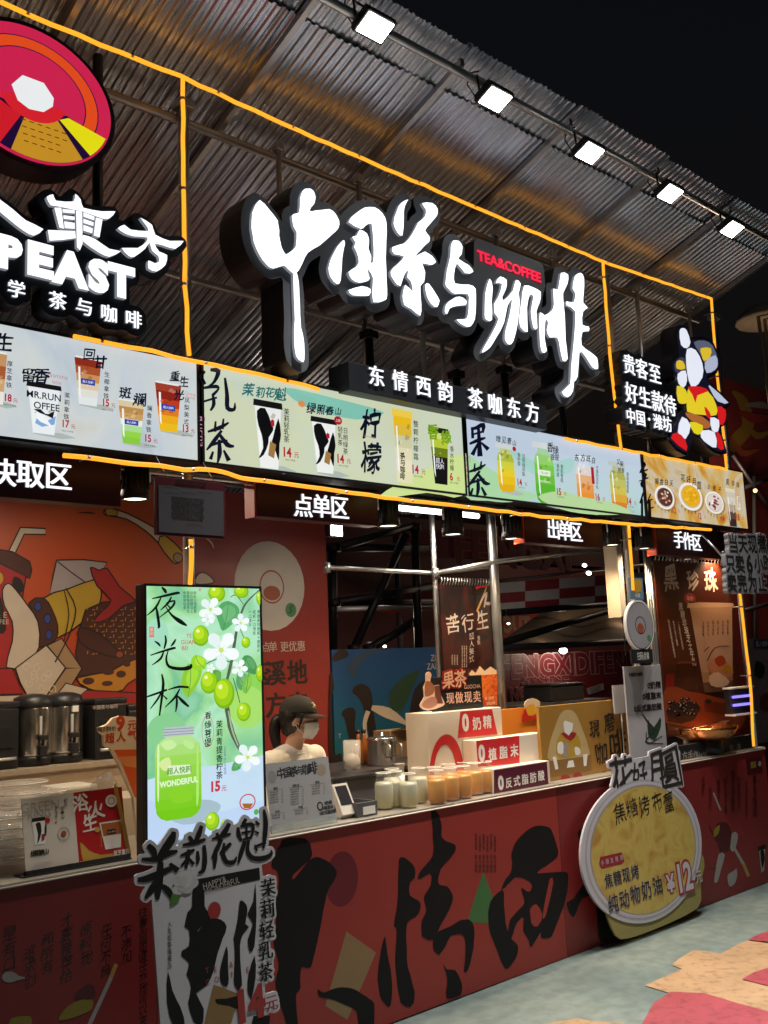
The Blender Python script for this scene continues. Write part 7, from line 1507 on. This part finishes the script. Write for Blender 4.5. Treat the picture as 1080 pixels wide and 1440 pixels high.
# black scaffold truss
def sbar(pts, lab): bar('scaffold_bar', pts, .035, lab, M=BLACKM, cat='scaffold bar', group='black scaffold bars behind the stall')
sbar([at(468, 770, 5.9), at(468, 925, 5.9)], 'upright black scaffold bar at the right edge of the red wall'); sbar([at(583, 742, 5.9), at(589, 920, 5.9)], 'upright black scaffold bar above the blue poster'); sbar([at(470, 770, 5.9), at(582, 738, 5.9)], 'sloping black scaffold bar near the tube light'); sbar([at(470, 770, 6.0), at(600, 770, 6.0)], 'level black scaffold bar near the top')
sbar([at(470, 848, 5.9), at(610, 824, 5.9)], 'sloping black scaffold bar halfway up'); sbar([at(472, 846, 6.0), at(610, 846, 6.0)], 'level black scaffold bar halfway up'); sbar([at(498, 912, 5.9), at(570, 752, 5.9)], 'diagonal black scaffold bar'); sbar([at(520, 912, 6.0), at(586, 872, 6.0)], 'short low diagonal black scaffold bar')
sbar([at(700, 906, 6.3), at(870, 855, 6.3)], 'long sloping black bar in front of the beige tent'); sbar([at(705, 862, 6.4), at(880, 848, 6.4)], 'level black bar along the top of the beige tent')
# far dim stall wall so the scaffold reads
o = root('far_stall_wall', at(550, 860, 9), 'dim maroon stall wall far behind the scaffold', 'wall'); mb = MB(); q0, q1 = at(440, 920, 9), at(700, 740, 9); mb.box((q0.x, 9, 0), (q1.x, 9.1, q1.z), mat('far_wall', (.12, .03, .03), .6, var=.5, scale=.8)); mb.build('wall', o)
mb = MB(); mb.box((q1.x+.01, 11.0, 0), (24, 11.1, 3.2), mat('far_wall', (.12, .03, .03), .6, var=.5, scale=.8)); mb.build('wall', o)
# distant small lamps
for k, (px, py, r_, lb) in enumerate([(524, 908, .045, 'small white lamp above the blue poster'), (541, 909, .02, 'tiny white lamp beside it above the blue poster'), (792, 915, .06, 'warm white lamp above the banner with pink outlined capitals'), (822, 795, .035, 'small bluish lamp behind the serving zone sign, upper'), (828, 806, .04, 'small bluish lamp behind the serving zone sign, lower'), (715, 877, .02, 'tiny lamp among the letters left of the beige tent')]):
    p = at(px, py, 6.9); o = root('distant_lamp', p, lb, 'lamp', 'distant lamps behind the stall'); mb = MB(); mb.ell(p, (r_, r_*.6, r_*.6), mat('lamp_glow', (1, .93, .8), .3, em=10), 10, 6); mb.build('bulb', o); mb = MB(); mb.box((p.x-r_, p.y+.02, p.z+r_*.6), (p.x+r_, p.y+.05, p.z+r_*.8), BLACK); mb.build('cap', o)
pl = bpy.data.lights.new('far_lamp', 'POINT'); pl.energy = 14; pl.color = (1, .8, .6); pl.shadow_soft_size = .1
for px, py in ((524, 908), (792, 915)):
    lo_ = bpy.data.objects.new('far_lamp_light', pl); COL.objects.link(lo_); lo_.location = at(px, py, 6.75)-Vector((0, .05, -.05))

# ---- right side: neighbour backdrop, umbrella, poster
NY = 9.0; P = FP(NY); zR = (820, 430, 4.154)
o = root('red_backdrop', P.px(1050, 600), 'dim red backdrop with yellow and white swirls beyond the right end of the stall', 'backdrop'); q0 = P.uv(1000, 600); q1 = P.uv(1110, 540)
mb = MB(); mb.box((q0[0], NY, 0), (q1[0]+2, NY+.1, P.uv(1060, 545)[1]), mat('backdrop_red', (.22, .03, .03), .55, var=.3, scale=.8)); mb.build('sheet', o)
a = Art(P, zR, base=.01, step=.004)
for st, c in [([(870, 500, 20), (930, 560, 60), (960, 700, 70), (900, 780, 80), (860, 850, 40)], (.35, .2, .03)), ([(940, 580, 15), (1040, 580, 40), (1079, 600, 10)], (.35, .28, .26)), ([(960, 700, 10), (1010, 760, 40), (1079, 740, 20)], (.35, .2, .03)), ([(900, 620, 10), (1000, 660, 60), (1079, 650, 20)], (.35, .04, .03)), ([(850, 760, 10), (920, 860, 40), (1020, 840, 10)], (.4, .1, .04))]: a.stroke(st, mat('swirl%d' % int(c[1]*1000), c, .5), 4)
a.build('swirl_print', o)
o = root('market_umbrella', at(1075, 700, 7.2), 'closed beige market umbrella with its pole at the right edge', 'umbrella'); c = at(1082, 440, 7.2)
mb = MB(); mb.lathe((c.x, 7.2, c.z-.15), [(.55, 0), (.56, .05), (.4, .22), (.1, .32), (.0001, .34)], mat('umbrella_cloth', (.40, .33, .24), .7, var=.2, bump=.1), 16); mb.build('canopy', o)
mb = MB(); mb.tube([(c.x, 7.2, 0), (c.x, 7.2, c.z)], .035, WHITEP, 10); mb.build('pole', o)
for dx in (-.42, -.2, .2): mb = MB(); mb.tube([(c.x+dx, 7.2, c.z-.15), (c.x+dx*.75, 7.2, c.z-1.6), (c.x+dx*.2, 7.2, c.z-2.6)], [.03, .035, .02], mat('umbrella_cloth', (.40, .33, .24), .7), 8); mb.build('strap', o)
o = root('neighbour_stall_front', at(1075, 1000, 5.0), 'neighbouring stall poster with a purple header and dark red lower part at the right edge', 'poster'); P = FP(5.0); q0 = P.uv(1060, 1000)[0]
mb = MB(); mb.box((q0, 5.0, 0), (q0+1.6, 5.05, P.uv(1070, 898)[1]), mat('neighbour_pink', (.42, .30, .30), .5, var=.1)); mb.build('board', o); mb = MB(); mb.box((q0, 4.985, 0), (q0+1.6, 4.999, P.uv(1070, 1045)[1]), CRED2); mb.build('lower_panel', o)
a = Art(P, z7, base=.016); a.rect(908, 755, 1100, 800, mat('purple_head', (.08, .06, .22), .5)); a.text(945, 778, '超人快跑', 30, SWH, bold=.03); a.ell(975, 1090, 80, 100, mat('neigh_red', (.30, .08, .04), .5)); a.poly([(915, 870), (960, 900), (950, 960), (910, 950)], mat('dark_green_print', (.02, .05, .025), .5), 2); a.build('print', o)
o = root('dark_rear_stall', (9.5, 8.2, 0), 'dark stall frame with cables seen through the gap above the neighbour poster', 'stall'); 
for k, (pa, pb) in enumerate([((1035, 690), (1085, 672)), ((1040, 860), (1085, 848)), ((1060, 670), (1062, 1000)), ((1030, 640), (1085, 720)), ((1045, 900), (1085, 940))]): mb = MB(); mb.tube([at(*pa, 8.2), at(*pb, 8.2)], .035, DARKSTEEL, 6); mb.build('bar', o)
p = at(1062, 690, 7.9); o = root('distant_lamp', p, 'warm blurred lamp at the right edge above the white text sign', 'lamp', 'distant lamps behind the stall'); mb = MB(); mb.ell(p, (.035, .035, .035), mat('warm_bulb', (1, .6, .25), .3, em=3), 10, 6); mb.build('bulb', o)

# ================================================================== THE WORKER
PO = at(411, 1018, 4.08); PO = Vector((PO.x, PO.y, 0)); HZ = at(411, 1010, 4.08).z
PR = Matrix.Rotation(math.atan2(.20, .98), 3, 'Z'); HR = Matrix.Rotation(math.atan2(.62, .78), 3, 'Z') @ Matrix.Rotation(R(5), 3, 'X')
o = root('person', PO, 'worker in a black cap, white face mask and cream t-shirt standing behind the counter', 'person')
# figure's own axes: x sideways, -y forward, z up
def W_(p): return PO + PR @ Vector(p)
HC = Vector((0, -.045, HZ))
def Hh(p): return W_(HC) + HR @ (Vector(p)*.93)
def remesh(build, M, name, parent, vox, smooth=6, label=None):
    mb = MB(); build(mb); me = bpy.data.meshes.new('t'); me.from_pydata([Vector(v) for v in mb.v], [], mb.f); t = bpy.data.objects.new('t', me); COL.objects.link(t)
    r_ = t.modifiers.new('r', 'REMESH'); r_.mode = 'VOXEL'; r_.voxel_size = vox; s_ = t.modifiers.new('s', 'SMOOTH'); s_.iterations = smooth; s_.factor = .5
    dg = bpy.context.evaluated_depsgraph_get(); m2 = bpy.data.meshes.new_from_object(t.evaluated_get(dg)); bpy.data.objects.remove(t)
    q = MB(); q.add([v.co.copy() for v in m2.vertices], [tuple(p.vertices) for p in m2.polygons], M, True); return q.build(name, parent, label=label)
def limb(mb, pts, rs, M=INK):
    P_ = cr([(*p, r_) for p, r_ in zip(pts, rs)], 4, False); mb.tube([p[:3] for p in P_], [p[3] for p in P_], M, 14)
    mb.ell(P_[0][:3], (P_[0][3],)*3, M, 12, 8); mb.ell(P_[-1][:3], (P_[-1][3],)*3, M, 12, 8)
SH = HZ-.200
def arms(s_): return [W_((s_*.165, 0, SH)), W_((s_*.20, .01, SH-.13)), W_((s_*.205, .0, SH-.26))], [W_((s_*.205, .0, SH-.26)), W_((s_*.17, -.12, SH-.29)), W_((s_*.12, -.23, SH-.25))]
SKIN = mat('skin', (.58, .34, .24), .5, var=.06); 
def body(mb):
    mb.ell(W_((0, .0, SH-.17)), (.135, .085, .19), INK); mb.ell(W_((0, .0, SH-.40)), (.13, .09, .14), INK)
    limb(mb, [W_((0, .01, SH-.02)), W_((0, -.005, SH+.06)), W_((0, -.025, HZ-.09))], [.065, .047, .046])
    mb.ell(Hh((0, .005, .025)), (.071, .090, .088), INK, rot=(HR)); mb.ell(Hh((0, -.028, -.045)), (.052, .056, .060), INK, rot=HR); mb.ell(Hh((0, -.052, -.085)), (.026, .024, .018), INK, rot=HR)
    mb.ell(Hh((0, -.094, -.018)), (.011, .016, .018), INK, rot=HR); mb.ell(Hh((0, -.085, .01)), (.008, .014, .026), INK, rot=HR)
    for s_ in (-1, 1):
        mb.ell(Hh((s_*.072, .008, -.012)), (.008, .017, .028), INK, rot=HR); mb.ell(Hh((s_*.03, -.082, .012)), (.014, .008, .01), INK, rot=HR)
        u_, l_ = arms(s_); limb(mb, u_, [.042, .038, .034]); limb(mb, l_, [.034, .030, .021])
        hnd = l_[-1]; pr_ = PR; mb.ell(hnd+pr_ @ Vector((0, -.045, -.005)), (.034, .045, .014), INK, rot=PR)
        for k, (dx, L_) in enumerate(((-.026, .062), (-.009, .072), (.009, .068), (.025, .054))):
            b_ = hnd+pr_ @ Vector((dx, -.080, -.004)); limb(mb, [b_, b_+pr_ @ Vector((dx*.2, -L_*.55, -.004)), b_+pr_ @ Vector((dx*.3, -L_, -.018))], [.0088, .008, .007])
        b_ = hnd+pr_ @ Vector((-s_*.025, -.02, -.004)); limb(mb, [b_, b_+pr_ @ Vector((-s_*.028, -.025, -.004)), b_+pr_ @ Vector((-s_*.036, -.052, -.010))], [.011, .010, .008])
        limb(mb, [W_((s_*.075, 0, SH-.46)), W_((s_*.08, -.01, .42)), W_((s_*.085, .01, .07))], [.085, .055, .036]); 
remesh(body, SKIN, 'body', o, .0055, 3)
def shirt(mb):
    mb.ell(W_((0, .0, SH-.15)), (.155, .105, .21), INK); mb.ell(W_((0, .0, SH-.38)), (.152, .11, .18), INK)
    limb(mb, [W_((-.15, 0, SH-.005)), W_((0, .01, SH+.015)), W_((.15, 0, SH-.005))], [.058, .068, .058])
    for s_ in (-1, 1): u_, l_ = arms(s_); limb(mb, u_, [.060, .062, .062])
CREAMT = mat('cream_tshirt', (.85, .82, .76), .85, var=.08, bump=.6, scale=6, bscale=12); so_ = remesh(shirt, CREAMT, 'tshirt', o, .009, 6)
mb = MB(); q = [W_((.062*math.cos(i*math.pi/10), -.003+.052*math.sin(i*math.pi/10), SH+.062-.018*(1-math.sin(i*math.pi/10)))) for i in range(20)]; mb.tube(q, .0065, CREAMT, 8, closed=True); mb.build('collar', so_)
def trous(mb):
    mb.ell(W_((0, 0, SH-.47)), (.155, .115, .12), INK)
    for s_ in (-1, 1): limb(mb, [W_((s_*.075, 0, SH-.50)), W_((s_*.08, -.01, .42)), W_((s_*.085, .01, .06))], [.100, .075, .062])
remesh(trous, mat('dark_trousers', (.02, .02, .025), .8), 'trousers', o, .014)
for s_ in (-1, 1): mb = MB(); mb.ell(W_((s_*.085, -.045, .035)), (.045, .12, .034), mat('shoe_white', (.5, .5, .5), .5), 18, 10, rot=PR); mb.build('shoe', o)
HAIR = mat('black_hair', (.012, .010, .010), .45, var=.3, scale=30, streak=(60, 60, 4), bump=.2)
mb = MB(); mb.ell(Hh((0, .030, .010)), (.079, .074, .088), HAIR, 22, 14, rot=HR); mb.ell(Hh((0, .055, -.045)), (.050, .04, .050), HAIR, 18, 10, rot=HR)
P_ = [Hh((0, .092, .0)), Hh((0, .125, -.02)), Hh((0, .13, -.08)), Hh((.005, .115, -.15)), Hh((.01, .10, -.19))]; mb.tube(cr([tuple(p) for p in P_], 4, False), [.018+.012*math.sin(math.pi*min(1, i/14)) for i in range(17)], HAIR, 12)
for s_ in (-1, 1): mb.tube(cr([tuple(Hh(p)) for p in ((s_*.07, -.035, .03), (s_*.076, -.03, -.01), (s_*.070, -.02, -.05))], 4, False), [.009-.0007*i for i in range(9)], HAIR, 8)
mb.build('hair', o)
CAPM = mat('black_cap_cloth', (.035, .032, .028), .85, var=.2, bump=.2, scale=20, bscale=80)
mb = MB(); prof = [(math.cos(t_)*1.0, math.sin(t_)) for t_ in [i*math.pi/2/10 for i in range(11)]]; mx = HR @ Matrix.Rotation(R(-3), 3, 'X') @ Matrix.Diagonal((.078, .097, .076)); mb.lathe(Hh((0, .008, .040)), [(1.0, -.12)]+[(max(a_, 1e-5), b_) for a_, b_ in prof], CAPM, 30, mx)
mb.ell(Hh((0, .008, .122)), (.008, .008, .005), CAPM, 10, 6); cap = mb.build('cap', o)
mb = MB(); n = 14; V = []
for k in range(2):
    for i in range(n+1):
        t_ = math.pi*(i/n); c, s2 = math.cos(t_), math.sin(t_)
        V += [Hh((c*.078, .0-s2*.088, .030+.0-k*.004)), Hh((c*.078, -.008-s2*.142, .028-.016*abs(c)**2-.010*s2-k*.004))]
L_ = 2*(n+1); F_ = []
for i in range(n): F_ += [(2*i, 2*i+1, 2*i+3, 2*i+2), (L_+2*i, L_+2*i+2, L_+2*i+3, L_+2*i+1), (2*i+1, L_+2*i+1, L_+2*i+3, 2*i+3)]
mb.add(V, F_, CAPM, True); mb.build('brim', cap)
mb = MB()
LOG = mat('cap_emblem_thread', (.6, .48, .28), .7)
for (a0, z0_, w_) in ((-.3, .085, .010), (-.22, .075, .012), (-.32, .065, .010), (-.2, .058, .010), (-.12, .07, .008)):
    mb.ell(Hh((math.sin(a0)*.083, .008-math.cos(a0)*.099*(1-(z0_-.04)**2*60), z0_)), (w_, .004, .005), LOG, 10, 6, rot=HR @ Matrix.Rotation(a0, 3, 'Z'))
mb.build('emblem', cap)
MSK = mat('white_face_mask', (.85, .83, .8), .8, var=.04, bump=.15, scale=10, bscale=30)
mb = MB(); V = []; nu, nv = 16, 10
for j in range(nv+1):
    for i in range(nu+1):
        t_ = -1.15+2.3*i/nu; z_ = -.012-.094*j/nv; rr = 1-.30*(j/nv)**2; bul = .012*math.cos(t_)*math.sin(math.pi*(j+.6)/(nv+1.2))
        V.append(Hh((math.sin(t_)*(.071*rr+.002), -math.cos(t_)*(.088*rr+.010)-bul-.006+.006*math.cos(j*2.2)*.25, z_+.020*(1-math.cos(t_))*(-1 if j > nv/2 else -.9)*(1 if j < nv/2 else -.8))))
mb.add(V, [(j*(nu+1)+i, (j+1)*(nu+1)+i, (j+1)*(nu+1)+i+1, j*(nu+1)+i+1) for j in range(nv) for i in range(nu)], MSK, True); msk = mb.build('face_mask', o)
mb = MB()
for s_ in (-1, 1):
    for z_ in (-.035, -.075): mb.tube([Hh((s_*.066, -.045, z_)), Hh((s_*.073, -.015, (z_-.01)*.6)), Hh((s_*.076, .012, -.006))], .0012, MSK, 5)
mb.build('ear_loop', msk)
mb = MB()
for s_ in (-1, 1):
    c_ = (s_*.030, -.098, .006); mb.tube([Hh((c_[0]+.023*math.cos(i*math.pi/9), c_[1]+.006*abs(math.cos(i*math.pi/9)), c_[2]+.018*math.sin(i*math.pi/9))) for i in range(18)], .0013, mat('dark_wire', (.03, .025, .02), .3), 5, closed=True)
    mb.tube([Hh((s_*.053, -.094, .01)), Hh((s_*.074, -.04, .01)), Hh((s_*.078, .01, .006))], .0013, mat('dark_wire', (.03, .025, .02), .3), 5)
mb.tube([Hh((-.008, -.100, .008)), Hh((0, -.104, .011)), Hh((.008, -.100, .008))], .0013, mat('dark_wire', (.03, .025, .02), .3), 5); mb.build('glasses', o)
for s_ in (-1, 1): mb = MB(); mb.ell(Hh((s_*.030, -.087, .010)), (.010, .005, .006), mat('eye_white', (.6, .58, .55), .3), 12, 8, rot=HR); mb.ell(Hh((s_*.030, -.0915, .009)), (.005, .002, .005), INK, 10, 6, rot=HR); mb.build('eye', o)

for k, (px, py, Y, w) in enumerate([(1062, 690, 7.6, 90), (905, 880, 7.7, 40)]):  # first sits at the right-hand bulb; second is added fill for the rear banner
    q_ = bpy.data.lights.new('rear_lamp_and_fill', 'POINT'); q_.energy = w; q_.color = (1, .72, .5); q_.shadow_soft_size = .08
    lo_ = bpy.data.objects.new('rear_lamp_and_fill_light', q_); COL.objects.link(lo_); lo_.location = at(px, py, Y)

def cyl(name, px, py, Y, r, h, M, label, cat, group=None, lid=None):
    c = at(px, py, Y); o = root(name, c, label, cat, group); mb = MB(); mb.lathe(c, [(r*.85, 0), (r, h*.1), (r, h*.9), (r*.95, h)], M, 18); mb.build('body', o)
    mb = MB(); mb.lathe((c.x, c.y, c.z+h+.0005), [(r*1.03, 0), (r*1.03, .012), (r*.6, .02), (.0001, .022)], lid or BLACK, 18); mb.build('lid', o)
for k, (px, lb) in enumerate([(505, 'first amber syrup bottle on the dark work shelf'), (513, 'second amber syrup bottle on the dark work shelf')]):
    c = at(px, 1078, 4.62); o = root('syrup_bottle', (c.x, 4.62, zi), lb, 'bottle', 'syrup bottles on the inner shelf'); mb = MB(); mb.lathe((c.x, 4.62, zi), [(.03, 0), (.032, .01), (.032, .11), (.012, .15), (.012, .18)], mat('amber_syrup', (.25, .08, .02), .15), 16); mb.build('body', o)
    mb = MB(); mb.lathe((c.x, 4.62, zi+.181), [(.014, 0), (.014, .02), (.0001, .022)], BLACK, 12); mb.build('cap', o)
